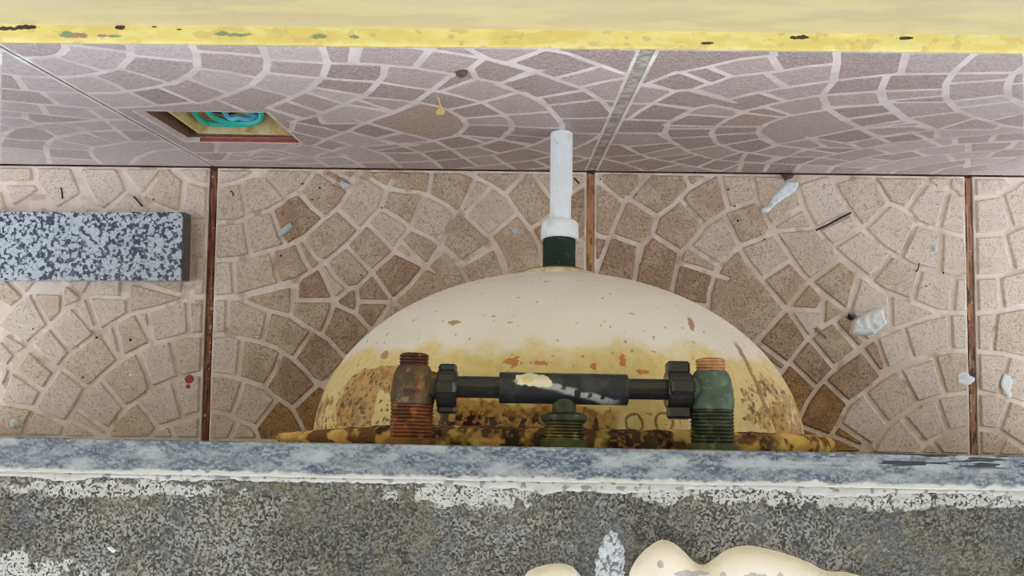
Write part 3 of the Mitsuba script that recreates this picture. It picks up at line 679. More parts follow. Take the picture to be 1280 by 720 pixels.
2 3519,-687 -93,-191 303,-204 12,-2 10,7 91,148 34,28 10,19 -220,282 -10,6 -12,-3
2 3363,-989 10,-9 239,-98 12,0 9,8 1,11 -7,9 -214,141 -13,2 -35,-50
2 3301,-1085 -10,-65 4,-13 12,-5 288,-2 16,13 -9,18 -257,104 -19,-6
2 4223,-643 240,78 9,8 1,11 -83,325 -8,10 -13,1 -297,-101 -10,-9 0,-13
2 4524,-548 11,-3 200,31 4,370 -5,11 -11,5 -146,-4 -126,-30 -9,-7 -11,-29
2 4102,-786 -8,-11 4,-13 196,-227 12,-6 12,5 9,10 162,76 8,8 0,11 -92,285 -8,9 -13,1 -126,-43 -9,-9 0,-14
2 4186,-1173 12,5 49,60 -203,266 -11,6 -12,-4 -112,-92 -141,-214 -3,-11 16,-14
2 3979,439 -7,-14 5,-292 19,-4 395,140 1,13 -9,9 -389,150
2 4557,308 11,4 5,10 29,308 -290,82 -13,-1 -8,-9 -83,-277 1,-12 8,-8 233,-92
2 4596,-77 5,-11 11,-5 111,3 12,5 4,11 0,318 -5,11 -11,5 -123,2 -12,-4 -5,-12
2 4723,304 11,5 5,11 0,304 -5,11 -12,5 -58,-3 -15,-15 -31,-299 4,-12 11,-5
2 4116,126 -9,-8 -1,-12 84,-277 7,-9 12,-1 340,85 -9,329 -7,12 -13,2 -183,-42
2 4147,-194 1,11 -83,272 -8,10 -34,-7 -196,-90 -1,-12 89,-265 9,-9 12,-1
3 4882,641 -11,-5 -4,-11 0,-303 5,-11 13,-4 194,19 11,6 3,11 -24,294 -6,11 -11,4
3 5090,699 123,32 10,7 2,12 -91,346 -252,-15 -11,-5 -4,-10 0,-365 5,-12 12,-4
3 5137,353 6,-11 13,-3 208,43 11,324 -6,13 -14,3 -231,-60 -12,-17
3 5365,770 12,15 10,402 -12,16 -193,-87 85,-355 8,-9 12,-2
3 4975,-100 5,10 41,347 -5,13 -13,4 -122,-12 -10,-5 -4,-11 0,-328 4,-11 92,-11
3 5066,268 -42,-360 4,-12 11,-6 104,-8 192,-46 13,3 6,12 12,463 -6,12 -13,4 -266,-48
3 5030,-552 12,2 7,10 95,359 -3,13 -11,7 -246,19 -12,-4 -5,-12 0,-345 13,-16
3 5093,-548 2,-12 226,-78 15,2 7,13 6,406 -143,38 -12,-1 -7,-10
2 4735,-887 4,301 -5,12 -13,4 -225,-31 -49,-21 -1,-12 92,-281 7,-9 11,-2
2 4398,-1043 -8,-11 2,-14 78,-100 12,-6 241,-2 11,5 5,11 0,206 -6,12 -13,3 -170,-34
2 4277,-1147 -4,-11 5,-11 11,-4 108,3 5,11 -3,11 -44,57 -12,7 -13,-5
3 4873,-569 -6,-12 4,-312 146,-19 17,10 104,263 -1,13 -11,9 -240,52
3 5201,-641 -12,0 -8,-9 -106,-277 243,-158 14,16 9,366 -11,15
3 4885,-943 -13,-4 -5,-11 0,-202 5,-12 11,-4 113,-1 14,9 83,167 -61,43
3 5150,-1033 -13,2 -10,-8 -61,-126 15,-12 233,-2 11,5 5,11 -8,18
3 4867,1142 5,-12 12,-4 239,17 94,45 -87,313 -9,10 -250,-37
3 5227,1620 8,12 -5,14 -54,54 -12,4 -281,0 -11,-5 -5,-11 0,-148 5,-12 13,-4 199,24
3 5169,1538 88,-316 9,-10 13,0 101,45 9,14 10,394 -4,11 -11,5 -12,-4 -79,-72
0 -3261,-1886 -11,15 -19,2 -8,-9 -114,-288 0,-13 9,-8 60,-21 64,-12 13,3 6,12
0 -4168,-2234 11,5 5,10 -130,191 -37,65 -13,-1 -286,-138 -8,-9 0,-13 39,-78 16,-25 14,-7
0 -4079,-2228 12,-6 361,0 13,8 56,88 3,12 -137,116 -73,77 -11,-3 -276,-207 -6,-11 4,-12
0 -3480,-2228 3,14 -9,11 -105,47 -39,-53 3,-21 134,-4
1 723,-2234 11,5 5,11 0,277 -7,13 -14,2 -92,-38 -84,-65 -62,-81 -23,-46 -19,-59 3,-13 12,-6
1 739,-1531 -5,12 -16,4 -100,-20 -100,-34 -96,-47 -41,-28 -7,-10 3,-13 194,-263 10,-6 74,35 71,22 13,16
1 739,-1127 -5,11 -12,5 -56,-4 -153,-31 -66,-22 -9,-8 -1,-13 112,-306 9,-9 166,33 11,5 4,11
1 739,-724 -5,12 -12,4 -107,-7 -95,-19 -11,-7 -2,-12 70,-319 7,-10 140,15 11,5 4,11
1 608,-672 127,13 4,11 0,327 -5,12 -12,4 -160,-10 -148,-30 -10,-7 -3,-12 73,-318 7,-10 12,-2
1 739,83 -5,11 -12,5 -32,-2 -11,-6 -4,-12 23,-325 6,-11 11,-4 20,6 4,10
1 -3031,-2233 12,6 3,13 -43,307 -5,10 -12,4 -40,-3 -12,-4 -5,-11 0,-307 5,-11 11,-5
1 -2390,-2234 11,5 5,11 -4,11 -123,137 -11,5 -136,-92 -76,-38 -8,-8 1,-12 18,-19
1 -2161,-2234 12,6 72,81 48,72 2,12 -7,10 -292,182 -11,2 -135,-161 4,-11 168,-188 12,-5
1 -1822,-2234 12,6 4,12 -7,12 -162,103 -12,2 -85,-108 -4,-12 5,-10 11,-5
1 -1657,-2227 16,23 15,34 -2,26 -90,27 -12,-2 -8,-11 -8,-55 7,-14 59,-35
1 -1461,-2230 4,42 -9,7 -100,21 -15,-22 -4,-35 4,-12 12,-5
1 -1242,-2234 11,4 13,132 -3,11 -122,20 -16,-7 -31,-57 -14,-41 -8,-45 4,-12 12,-5
1 -902,-2234 12,5 4,11 -4,11 -10,5 -263,20 -12,-4 -7,-31 5,-12 11,-5
1 -457,-2229 4,23 -6,11 -12,3 -79,-10 -10,-6 -4,-11 5,-11 91,-4
1 -459,-1987 29,-85 10,-10 13,1 8,11 30,139 -9,8 -98,33 -12,0 -8,-10 0,-12
1 -153,-2234 11,4 5,11 -4,11 -10,6 -204,27 -12,-3 -6,-12 -2,-27 4,-12 12,-5
1 376,-2234 10,4 9,28 -10,18 -310,105 -13,-1 -12,-23 -21,-103 4,-23 12,-5
2 4723,-2234 11,5 5,11 0,298 -4,11 -11,5 -26,-3 -6,-9 -57,-299 3,-13 12,-6
2 867,-242 4,-11 11,-5 210,-14 108,-21 12,2 7,11 65,319 -2,12 -10,7 -134,27 -254,16 -12,-4 -5,-12
2 867,-645 4,-11 11,-5 157,-10 146,-29 12,2 7,9 79,318 -2,12 -11,7 -185,37 -201,13 -12,-4 -5,-12
2 867,-1049 4,-10 11,-5 42,-3 12,3 5,11 36,325 -3,12 -12,6 -78,5 -12,-5 -5,-11
2 994,-1902 12,0 9,7 151,290 1,12 -8,10 -129,48 -102,20 -56,-1 -5,-12 0,-327 14,-16
2 1194,-2234 13,6 3,13 -18,57 -23,46 -64,85 -83,63 -47,23 -89,24 -13,-3 -6,-13 0,-285 5,-11 11,-5
2 1603,-2234 12,5 3,25 -20,101 -52,137 -9,8 -13,-1 -288,-154 -7,-10 1,-12 26,-86 16,-13
2 2007,-2234 11,5 5,12 -5,66 -31,154 -50,147 -30,62 -9,8 -13,-1 -289,-151 -8,-9 53,-149 23,-129 5,-11 11,-4
2 2410,-2234 12,5 3,25 -11,14 -150,47 -119,-18 -12,-56 4,-12 12,-5
2 2825,-2229 4,18 -5,11 -12,4 -88,-6 -11,-5 -4,-11 5,-11 99,-5
2 3624,-2234 64,46 6,10 -88,139 -89,176 -13,0 -121,-45 -10,-10 47,-103 29,-85 19,-113 5,-11 11,-4
2 3800,-2228 12,-6 266,0 13,6 96,126 3,11 -155,157 -11,-3 -280,-202 -6,-11 4,-13
2 4384,-2228 3,14 -8,11 -147,81 -71,-86 -3,-11 5,-11 209,-4
3 5003,-2220 71,24 10,8 0,13 -118,287 -8,9 -78,-17 -13,-16 0,-306 5,-11 64,-5
1 -2327,-1719 12,-1 20,30 37,109 22,114 8,111 -5,12 -12,5 -322,-17 -22,-137 -23,-68 0,-11 8,-9
1 -2580,-2037 11,-6 12,3 69,61 76,87 65,96 9,28 -8,10 -289,139 -48,-65 -80,-82 -5,-10 3,-11
1 -3012,-1889 -3,-12 43,-307 6,-11 13,-3 67,14 110,37 106,52 50,34 7,10 -3,12 -184,250 -10,6 -95,-47 -97,-29
0 -3652,-2056 95,-63 81,-40 12,-1 10,9 114,289 0,12 -142,94 -10,-5 -220,-219 -5,-12 5,-12
0 -3931,-1692 51,-104 64,-96 49,-56 12,-6 12,5 220,219 4,11 -65,95 -55,121 -12,1 -302,-71 -11,-8 -1,-13
1 -2009,-2017 12,-2 15,15 74,151 43,125 -1,12 -10,8 -333,89 -11,-1 -35,-89 -52,-105 -1,-11 7,-9
0 -4320,-1853 75,-151 66,-99 10,-7 13,3 275,206 6,10 -97,182 -41,105 -11,2 -334,-83 -10,-8 -2,-13
0 -4408,-1522 21,-108 7,-10 13,-2 333,83 10,7 -23,222 -11,5 -343,18 -11,-4 -5,-11
1 -1457,-1366 15,9 26,57 -12,168 -12,38 -11,3 -314,-54 -10,-6 11,-194 4,-10 11,-5
1 -1837,-1782 1,-12 8,-8 145,-53 18,6 102,117 12,59 82,243 -2,14 -13,7 -268,5 -11,-4 -5,-11 -8,-110 -34,-173
1 -1810,-2154 15,-2 10,12 14,72 29,85 36,74 1,13 -10,9 -126,47 -12,-1 -102,-198 -2,-12 7,-10
0 -4746,-1765 -10,-7 0,-22 71,-208 35,-62 12,1 287,138 8,9 -74,214 -8,9 -11,2
0 -4477,-1315 -318,14 -12,-4 -7,-49 14,-220 27,-135 7,-10 12,-3 310,74 10,7 2,12 -20,101 -14,208
1 -1307,-1590 116,26 101,9 76,156 1,12 -8,9 -290,150 -13,1 -9,-8 -38,-83 -11,-239 11,-16
1 -1435,-1613 -2,11 -23,12 -12,-1 -8,-9 -17,-49 2,-13 10,-8 38,19
1 -1413,-1753 122,-179 20,-6 76,31 10,12 45,196 -9,8 -158,51 -43,-12 -46,-22 -9,-12
1 -1525,-1766 -25,-124 2,-11 19,-11 13,0 8,10 43,139 -10,22 -11,7 -12,-4
1 -1380,-2019 14,6 41,45 -86,134 -10,7 -11,-2 -8,-9 -50,-148 2,-13 11,-8
1 -1540,-2097 0,-14 11,-9 86,-17 29,57 0,14 -13,9 -76,9 -17,-9
1 -1640,-2092 14,3 6,12 15,132 -11,18 -26,10 -11,0 -10,-9 -38,-76 -17,-52 1,-13 10,-8
2 4310,-2097 -2,-12 25,-23 104,-51 108,-37 39,-3 6,11 59,304 -3,12 -143,61 -11,2 -9,-7
2 4275,-1611 -283,-127 -8,-9 0,-12 24,-47 65,-98 77,-87 85,-75 28,-14 11,7 175,268 -105,109 -57,85
2 4258,-1571 8,8 -36,160 -11,4 -310,-7 -12,-5 -4,-12 4,-56 22,-114 33,-96 9,-9 12,0
2 3523,-1669 -10,-7 1,-27 55,-162 76,-153 53,-80 10,-7 13,3 278,202 6,10 -89,169 -39,116 -7,10 -12,2
2 3486,-1347 -11,-4 -6,-15 11,-168 16,-79 7,-10 12,-3 335,76 10,7 -14,171 -5,10 -11,5
2 3437,-1541 -6,83 -5,11 -11,4 -269,-11 -12,-7 -2,-14 67,-198 14,-68 127,-132 151,52 9,8 1,12 -30,88
2 3318,-2223 90,7 11,6 3,13 -16,80 -26,79 -38,76 -22,27 -52,-16 -10,-18 15,-183 30,-64
2 3133,-2218 83,-2 12,6 4,12 -4,38 -66,135 -11,10 -14,-3 -57,-46 -6,-10 35,-70
2 3123,-1976 6,12 -6,13 -13,3 -115,-19 -11,-7 -2,-12 60,-51
2 3158,-1881 7,-9 16,-1 10,6 3,13 -19,96 -25,22 -12,3 -10,-7 -3,-12
2 3100,-1905 11,8 2,13 -23,68 -21,103 -9,12 -112,43 -20,-1 -7,-10 -49,-252 4,-14 14,-5
2 3105,-1667 9,-12 25,-8 10,8 2,12 -31,91 -19,11 -12,-17
2 2750,-1554 -9,-8 2,-20 16,-11 111,-5 171,-41 10,18 -14,160 -8,13 -14,1
1 257,-1744 -69,-79 -59,-87 -45,-92 -4,-27 9,-8 321,-105 63,101 66,74 -3,11 -195,264 -11,6 -12,-4
2 1204,-2076 11,1 289,155 8,10 -2,13 -50,74 -70,81 -79,69 -82,55 -13,2 -10,-8 -152,-292 -1,-11 83,-70
1 -289,-1850 -50,-147 -24,-115 3,-13 11,-6 324,-43 12,2 56,185 41,93 -8,9 -280,170 -13,1 -10,-8
1 -131,-1575 -54,-81 -3,-12 8,-11 280,-168 11,-2 136,162 -4,11 -214,247 -11,5 -47,-34
1 507,-1520 -112,318 -8,9 -25,-4 -141,-70 -130,-86 -33,-36 4,-11 214,-246 11,-6 114,74
2 1174,-1524 141,295 1,12 -32,21 -149,50 -153,31 -60,-1 -6,-11 -19,-326 4,-11 141,-29 123,-39
2 1416,-1701 11,4 236,228 5,12 -6,11 -105,93 -130,86 -63,26 -10,-8 -140,-294 -1,-13 125,-82
2 1874,-1732 -7,26 -87,129 -64,74 -12,6 -12,-5 -235,-227 -5,-11 104,-147 10,-6 301,152
1 -559,-1815 195,-66 13,0 8,10 59,143 -7,9 -286,158 -13,1 -10,-8 -61,-125 2,-24
1 -272,-1680 12,-1 93,132 122,142 -4,11 -221,240 -11,5 -33,-22 -138,-158 -112,-167 -2,-13 8,-10
1 199,-1228 74,42 0,12 -138,296 -9,8 -12,-1 -95,-46 -173,-116 -82,-71 -5,-12 4,-11 222,-240 11,-5 68,54
1 533,-1080 -69,319 -7,10 -50,-6 -197,-66 -36,-23 0,-12 138,-296 9,-9 210,71
2 1189,-1100 99,311 -1,12 -48,21 -199,40 -12,-3 -7,-11 -36,-326 3,-11 193,-43
2 1448,-1228 97,-59 10,6 194,263 3,12 -7,11 -118,79 -187,92 -90,30 -12,0 -8,-10 -100,-311 1,-12 9,-8 62,-21
2 1828,-1560 12,3 266,190 6,10 -13,27 -137,157 -153,134 -12,4 -11,-7 -194,-264 -4,-11 119,-109
2 1995,-1867 12,0 308,109 9,8 -15,57 -92,187 -65,97 -10,7 -13,-2 -265,-190 -7,-10 3,-12 46,-70
2 2107,-2108 30,88 40,81 48,71 2,13 -8,10 -13,1 -185,-65 -9,-8 43,-194 6,-9 33,-1
1 -1170,-2048 -5,-73 4,-12 11,-5 325,-25 12,4 5,11 0,32 -33,54 -28,33 -63,49 -39,19 -79,21 -77,0 -15,-13
1 -752,-2169 6,-10 11,-3 258,34 11,6 3,13 -9,44 -28,83 -38,76 -48,72 -77,28 -16,-4 -43,-47 -48,-237
1 -771,-1864 2,20 -280,90 -14,-3 -7,-12 -2,-111 4,-11 104,-30 80,-46 21,3
1 -723,-1728 -53,40 -77,37 -80,27 -111,19 -16,-11 -8,-24 -1,-50 12,-16 297,-92 12,1 8,9
1 -664,-1599 1,12 -8,10 -291,147 -13,1 -9,-8 -50,-102 1,-17 12,-7 101,-18 85,-29 115,-63 13,-2 10,9
1 -652,-1538 12,-1 153,235 66,75 4,12 -5,11 -242,219 -11,5 -12,-6 -85,-98 -146,-217 -32,-66 -1,-12 8,-9
1 -598,-887 -42,-55 5,-11 241,-220 12,-4 193,178 -3,11 -196,262 -11,7 -12,-4
1 55,-851 8,10 -1,12 -145,292 -10,8 -12,-1 -78,-38 -164,-110 -7,-11 3,-12 196,-262 10,-6 11,2 132,89
1 192,-783 237,81 2,12 -73,318 -7,10 -49,-5 -247,-84 -92,-45 -8,-9 1,-12 146,-293 9,-8 12,1
2 1473,-786 9,9 133,298 1,12 -23,16 -246,84 -13,-1 -8,-11 -79,-318 2,-11 9,-8
2 1790,-972 12,-3 10,6 197,261 3,12 -7,11 -174,117 -155,76 -13,1 -9,-8 -133,-299 0,-12 8,-9 122,-60
2 1992,-1141 64,-73 11,-5 11,4 249,211 6,11 -4,12 -83,94 -178,156 -12,4 -11,-6 -198,-261 -3,-12 6,-10
2 2253,-1480 9,-7 12,2 286,158 8,9 -3,15 -145,217 -52,53 -12,-4 -248,-211 -6,-11 4,-12 29,-33
2 2371,-1717 14,1 47,32 81,40 85,29 85,17 11,7 1,13 -13,39 -81,165 -10,8 -12,-1 -287,-158 -7,-9 1,-12 75,-161
2 2263,-1889 -48,-73 -41,-86 1,-13 9,-8 91,-28 122,16 11,7 3,12 -34,170 -23,67 -16,11 -10,-4
2 2457,-1821 -18,6 -22,-7 -10,-8 -1,-12 14,-40 38,-191 7,-10 12,-3 86,91
1 -1217,-2034 6,10 7,54 -9,7 -12,-1 -65,-37 -6,-11 3,-12 10,-7
1 -1123,-1649 8,9 4,20 -5,12 -12,4 -41,-2 -15,-14 11,-17
1 -892,-1185 3,12 -7,10 -270,184 -12,2 -10,-7 -80,-119 -32,-76 8,-9 290,-150 12,-1 9,8 25,50
1 -630,-856 105,92 5,10 -3,12 -211,250 -11,6 -11,-4 -128,-113 -207,-236 -55,-81 -2,-12 6,-11 270,-183 12,-3 10,7 43,64
1 -232,-548 6,9 -1,12 -164,283 -10,8 -12,-2 -232,-155 -60,-58 4,-12 210,-250 11,-5 12,4 41,36
1 -79,-463 -1,12 -140,295 -9,9 -12,-1 -104,-51 -9,-10 2,-13 163,-283 9,-8 93,41
1 -99,-78 -74,-36 -8,-9 1,-13 139,-295 10,-8 316,117 1,12 -81,317 -8,10 -13,1
1 555,-272 85,6 11,5 4,12 -24,326 -5,11 -12,4 -106,-8 -248,-49 -10,-7 -2,-12 81,-317 7,-10 12,-2
2 1356,-324 48,-16 13,0 8,10 98,311 -1,12 -9,8 -65,22 -102,20 -12,-2 -6,-10 -66,-320 2,-12 10,-7
2 1827,-517 12,-1 9,7 165,283 2,12 -8,10 -258,127 -164,56 -12,-1 -8,-9 -99,-312 1,-12 9,-8 135,-46
2 2134,-724 11,5 212,249 4,12 -6,11 -62,54 -220,147 -12,2 -10,-8 -165,-282 -2,-12 7,-9
2 2344,-932 11,-5 12,4 246,214 5,11 -4,12 -82,93 -120,106 -11,4 -11,-6 -212,-249 -4,-12 6,-10 98,-86
2 2455,-1059 112,-167 10,-7 12,2 280,167 8,10 -2,13 -135,201 -76,87 -11,5 -11,-4 -246,-214 -6,-11 4,-12
2 2471,-1755 10,0 232,74 9,8 1,13 -9,17 -10,3 -95,-18 -78,-27 -67,-32 -8,-10 2,-13
2 2817,-1813 5,-10 21,0 35,163 -3,12 -11,7 -79,5 -14,-6 -2,-15
2 2776,-1928 12,6 3,13 -24,119 -27,67 -12,1 -214,-69 -11,-10 2,-14 93,-146 9,-6 79,27
2 2809,-2152 11,5 4,12 -6,87 -17,71 -24,5 -81,-11 -39,-13 -69,-40 -32,-29 -50,-65 -11,-30 17,-12
2 2879,-2225 11,-4 177,5 12,7 2,14 -30,73 -51,67 -64,49 -38,19 -30,7 -10,-7 15,-219
0 -3269,775 0,348 -7,3 -202,10 -28,13 -14,-1 -8,-11 -32,-166 -37,-139 2,-13 10,-7 134,-30 173,-10
0 -3568,1162 -9,18 -63,40 -169,34 -9,-9 -82,-227 -50,-79 -2,-15 11,-9 281,-84 12,1 8,10 37,138
0 -3957,1355 -34,44 -108,50 -131,-146 -112,-85 -7,-12 5,-12 166,-160 160,-91 12,-2 10,7 57,91 85,236 -7,19
0 -3491,414 26,322 -10,6 -172,39 -156,47 -13,-1 -7,-11 -49,-225 -34,-61 -1,-14 10,-9 385,-107 14,2
0 -4002,886 -66,35 -13,1 -9,-9 -72,-163 -60,-87 -3,-13 7,-10 106,-67 151,-43 48,79 48,222 -2,12 -9,7
0 -4199,773 69,169 -7,9 -12,2 -9,-7 -135,-186 -44,-22 5,-21 50,-35 12,-2 11,6
0 -4192,985 -213,206 -113,84 -206,-187 -5,-12 5,-11 151,-157 167,-137 16,-3 72,32 124,172
0 -4180,564 -136,89 -14,2 -10,-8 -129,-263 4,-20 315,-7 11,5 5,11 4,140 -6,12
0 -4388,702 -12,3 -10,-7 -91,-133 -112,-91 -6,-12 6,-12 74,-64 14,-3 11,9 140,284 1,11
0 -4536,593 94,144 -5,11 -170,135 -11,-5 -230,-230 -5,-12 5,-11 110,-114 73,-22 14,3
0 -4658,933 -167,181 -12,5 -12,-4 -245,-247 9,-25 185,-168 12,4 107,104 123,127 4,11
0 -4883,1183 -93,97 -19,3 -175,-99 -84,-68 -6,-11 4,-11 86,-102 39,-70 12,-8 13,5 231,232 4,10
0 -5173,877 7,9 -2,12 -15,27 -12,8 -13,-4 -96,-94 -2,-20 9,-6 21,5
0 -4551,334 -119,106 -34,11 -13,-2 -7,-12 -14,-120 12,-63 8,-12 14,0 136,60
0 -4939,626 -1,20 -64,66 -125,111 -17,3 -258,-119 -9,-11 3,-13 127,-170 143,-129 12,-4 11,6
0 -5273,237 102,91 6,12 -6,12 -143,130 -141,187 -20,5 -92,-43 -4,6 59,58 3,20 -16,24 -130,112 -12,4 -11,-6 -118,-144 -96,-164 -7,-29 1,-11 9,-8 361,-118 237,-140
0 -5336,1115 7,19 -104,299 -8,9 -49,-10 -155,-83 -94,-68 114,-287 17,-19 12,2 81,57
0 -5537,1696 -290,0 -41,-11 -73,-32 -9,-9 1,-12 144,-316 10,-9 13,3 114,76 156,84 8,16
0 -5775,1245 -9,9 -11,0 -77,-26 -247,-234 -4,-13 6,-11 270,-191 88,80 104,81
0 -5881,1300 21,-2 6,20 -136,296 -9,9 -13,-1 -86,-47 -8,-12 3,-13
0 -5915,1249 5,11 -4,11 -242,267 -120,-78 -116,-170 6,-10 252,-219 11,-4
0 -6195,981 23,47 -6,13 -234,203 -11,4 -12,-6 -111,-141 -92,-158 -36,-212 4,-14 306,-89 12,2 8,9 40,154 84,163
0 -7125,992 0,-341 8,-3 417,-5 16,14 -2,11 -41,15 -1,31 -60,61 -231,174 -91,47
0 -5998,1696 -438,0 -3,-7 4,-11 149,-165 113,71 169,89 9,11
0 -6510,1696 -60,0 -164,-235 -87,-73 -5,-11 3,-11 72,-91 170,-122 12,-3 10,6 122,153 114,168
0 -7125,1555 0,-501 1,-1 127,-66 271,-207 11,3 6,10 27,163 81,139 2,12 -6,9 -179,128 -96,123 -137,126 -91,62 -11,3
0 -5296,1072 -21,4 -175,-80 -89,-67 1,-12 90,-149 17,-15 11,-4 10,4 223,217 5,11 -4,11
0 -6636,1696 -489,0 0,-76 134,-92 118,-108 22,-1 82,70 133,190 3,11
0 -5859,684 1,13 -7,9 -299,175 -14,2 -9,-10 -96,-249 1,-13 33,-15 131,-28 157,-51 12,1 16,42
0 -7125,-1928 0,-298 291,0 2,11 -18,59 -24,46 -62,81 -84,65 -92,38
0 -7125,-1518 0,-355 5,-6 71,-22 74,-35 10,6 194,263 3,13 -7,10 -41,28 -96,47 -99,34 -101,20
0 -7125,-1115 0,-352 7,-4 167,-33 8,9 112,306 -1,13 -9,8 -66,22 -153,31 -56,4
0 -7125,-711 0,-353 7,-3 141,-15 6,10 70,319 -2,12 -10,7 -96,19 -107,7
0 -7125,-308 0,-351 123,-13 115,-22 12,2 7,10 73,318 -2,12 -11,7 -148,30 -160,10
0 -7125,95 0,-352 16,-4 11,4 6,11 23,325 -4,12 -11,6 -32,2
0 -4738,-2226 38,0 45,27 7,14 -8,55 -7,11 -13,2 -90,-27 -2,-26 16,-34
0 -4933,-2226 121,0 3,9 -3,35 -15,22 -101,-21 -9,-7
0 -5163,-2226 178,0 3,9 -8,45 -14,41 -31,57 -15,7 -122,-20 -4,-11
0 -5505,-2226 289,0 4,9 -7,31 -12,4 -263,-20 -10,-5 -4,-11
0 -5938,-2226 105,0 3,7 -4,11 -10,6 -79,10 -12,-3 -6,-11
0 -5898,-1912 0,12 -8,10 -12,0 -98,-33 -9,-8 30,-139 8,-11 14,-1 9,10 29,85
0 -6253,-2226 231,0 3,9 -2,27 -6,12 -12,3 -204,-27 -10,-6 -4,-11
0 -6781,-2226 355,0 3,20 -20,103 -13,23 -12,1 -311,-105 -10,-18
0 -5023,-1573 11,16 -11,239 -38,83 -9,8 -13,-1 -290,-150 -7,-9 0,-12 76,-156 102,-9 115,-26
0 -4946,-1651 37,-19 11,8 1,13 -17,49 -8,9 -12,1 -23,-12 -2,-11
0 -4989,-1686 -9,12 -46,22 -43,12 -157,-51 -10,-8 45,-196 11,-12 75,-31 20,6 122,179
0 -4895,-1738 -13,4 -11,-7 -10,-22 43,-139 9,-10 12,0 19,11 2,11 -25,124
0 -4917,-2007 12,8 1,13 -50,148 -7,9 -12,2 -9,-7 -87,-134 42,-45 14,-6
0 -4874,-2057 -16,9 -77,-9 -12,-9 -1,-14 30,-57 86,17 10,9 0,14
0 -6712,-1690 -12,4 -11,-6 -195,-264 -3,-11 66,-74 63,-101 321,105 10,8 -5,27 -45,92 -58,87 -69,79
0 -6167,-1722 -10,8 -13,-1 -280,-170 -7,-9 41,-93 55,-185 12,-2 324,43 11,6 3,13 -23,115 -50,147
0 -6365,-1458 -47,34 -11,-5 -214,-247 -4,-11 136,-162 11,2 280,168 8,11 -3,12 -54,81
0 -6795,-1578 114,-74 11,6 214,246 4,11 -33,36 -130,86 -141,70 -25,4 -8,-9 -112,-318
0 -5735,-1717 3,24 -62,125 -10,8 -12,-1 -286,-158 -8,-9 60,-143 8,-10 12,0 196,66
0 -5835,-1521 7,10 -2,13 -111,167 -139,158 -32,22 -11,-5 -222,-240 -4,-11 122,-142 93,-132 12,1
0 -6458,-1318 69,-54 11,5 221,240 4,11 -5,12 -82,71 -173,116 -95,46 -12,1 -9,-8 -138,-296 0,-12 74,-42
0 -6925,-1092 210,-71 9,9 138,296 0,12 -35,23 -198,66 -50,6 -7,-10 -69,-319
0 -5242,-1953 -15,13 -76,0 -80,-21 -38,-19 -64,-49 -28,-33 -33,-54 0,-32 5,-11 12,-4 326,25 11,5 3,12 -4,73
0 -5624,-2114 -48,237 -42,47 -17,4 -77,-28 -48,-72 -38,-76 -28,-83 -9,-44 3,-13 11,-6 258,-34 11,3 7,10
0 -5530,-1964 20,-3 80,46 104,30 4,11 -2,111 -7,12 -14,3 -279,-90 1,-20
0 -5654,-1788 8,-9 12,-1 297,92 12,16 -1,50 -7,24 -17,11 -111,-19 -80,-27 -77,-37 -53,-40
0 -5697,-1666 10,-9 14,2 114,63 85,29 101,18 12,7 1,17 -50,102 -9,8 -13,-1 -291,-147 -8,-10 1,-12
0 -5451,-1390 8,9 -1,12 -32,66 -145,217 -86,98 -11,6 -12,-5 -242,-219 -5,-11 4,-12 66,-75 153,-235 12,1
0 -5983,-723 -12,4 -11,-7 -196,-262 -3,-11 193,-178 12,4 241,220 6,11 -43,55
0 -6392,-878 132,-89 12,-2 10,6 195,262 3,12 -7,11 -164,110 -78,38 -12,1 -9,-8 -146,-292 -1,-12 8,-10
0 -6517,-817 12,-1 10,8 145,293 1,12 -8,9 -92,45 -247,84 -49,5 -7,-10 -73,-318 2,-12 237,-81
0 -5111,-2031 11,7 3,12 -7,11 -65,37 -11,1 -10,-7 7,-54 6,-10
0 -5967,-678 41,-36 12,-4 11,5 210,250 4,12 -60,58 -232,155 -12,2 -10,-8 -163,-283 -2,-12 6,-9
0 -6307,-472 93,-41 9,8 163,283 2,13 -8,10 -105,51 -12,1 -9,-9 -140,-295 -1,-12
0 -6578,18 -13,-1 -7,-10 -82,-317 1,-12 317,-117 9,8 140,295 0,13 -8,9 -74,36
0 -6742,-313 12,2 7,10 81,317 -2,12 -10,7 -248,49 -106,8 -12,-4 -5,-11 -23,-326 3,-12 12,-5 84,-6
3 8731,1095 0,498 -7,3 -11,-3 -237,-196 136,-329 15,-10 51,2
3 8675,1696 -374,0 -30,-47 127,-161 10,-6 24,10 13,-32 11,-9 14,3 202,162 6,12 0,60
3 8161,1696 -333,0 -2,-1 -46,-102 3,-17 152,-163 162,-118 256,149 7,11 -3,13 -134,164
3 8408,1412 -20,2 -262,-160 51,-182 76,-86 17,-5 275,87 10,9 0,13 -128,300
3 8702,618 10,7 2,11 -10,61 -119,322 -8,8 -12,1 -247,-81 25,-268 25,-121 7,-10 12,-2
3 8731,810 0,217 -6,7 -38,-21 -30,1 -13,-7 -2,-15 66,-178 18,-11
3 4875,-1223 0,-633 20,-3 64,12 62,21 61,30 54,36 49,43 41,48 37,54 30,60 20,62 13,62 5,77 368,-8 12,5 4,12 -1,30 463,14 3,-81 4,-12 11,-5 289,-12 16,11 68,149 7,-130 10,-16 287,-116 11,0 9,8 107,217 1,11 -7,9 -307,183 -14,1 -9,-10 -34,-117 -1746,-9
3 8731,149 0,383 -4,24 -8,12 -14,1 -418,-184 -667,-309 -497,-366 -368,-487 -48,-178 8,-8 20,6 97,145 212,242 242,212 267,178 289,142 303,103 316,63 263,18
3 7907,1378 -32,35 -12,5 -11,-5 -222,-240 72,-113 152,-142 270,168 -51,169
3 7488,1696 -23,0 -6,-7 -86,-336 210,-142 20,3 220,232 4,11 -4,11 -72,78
3 7768,1696 -158,0 -3,-11 8,-11 107,-61 13,-1 10,9 27,61
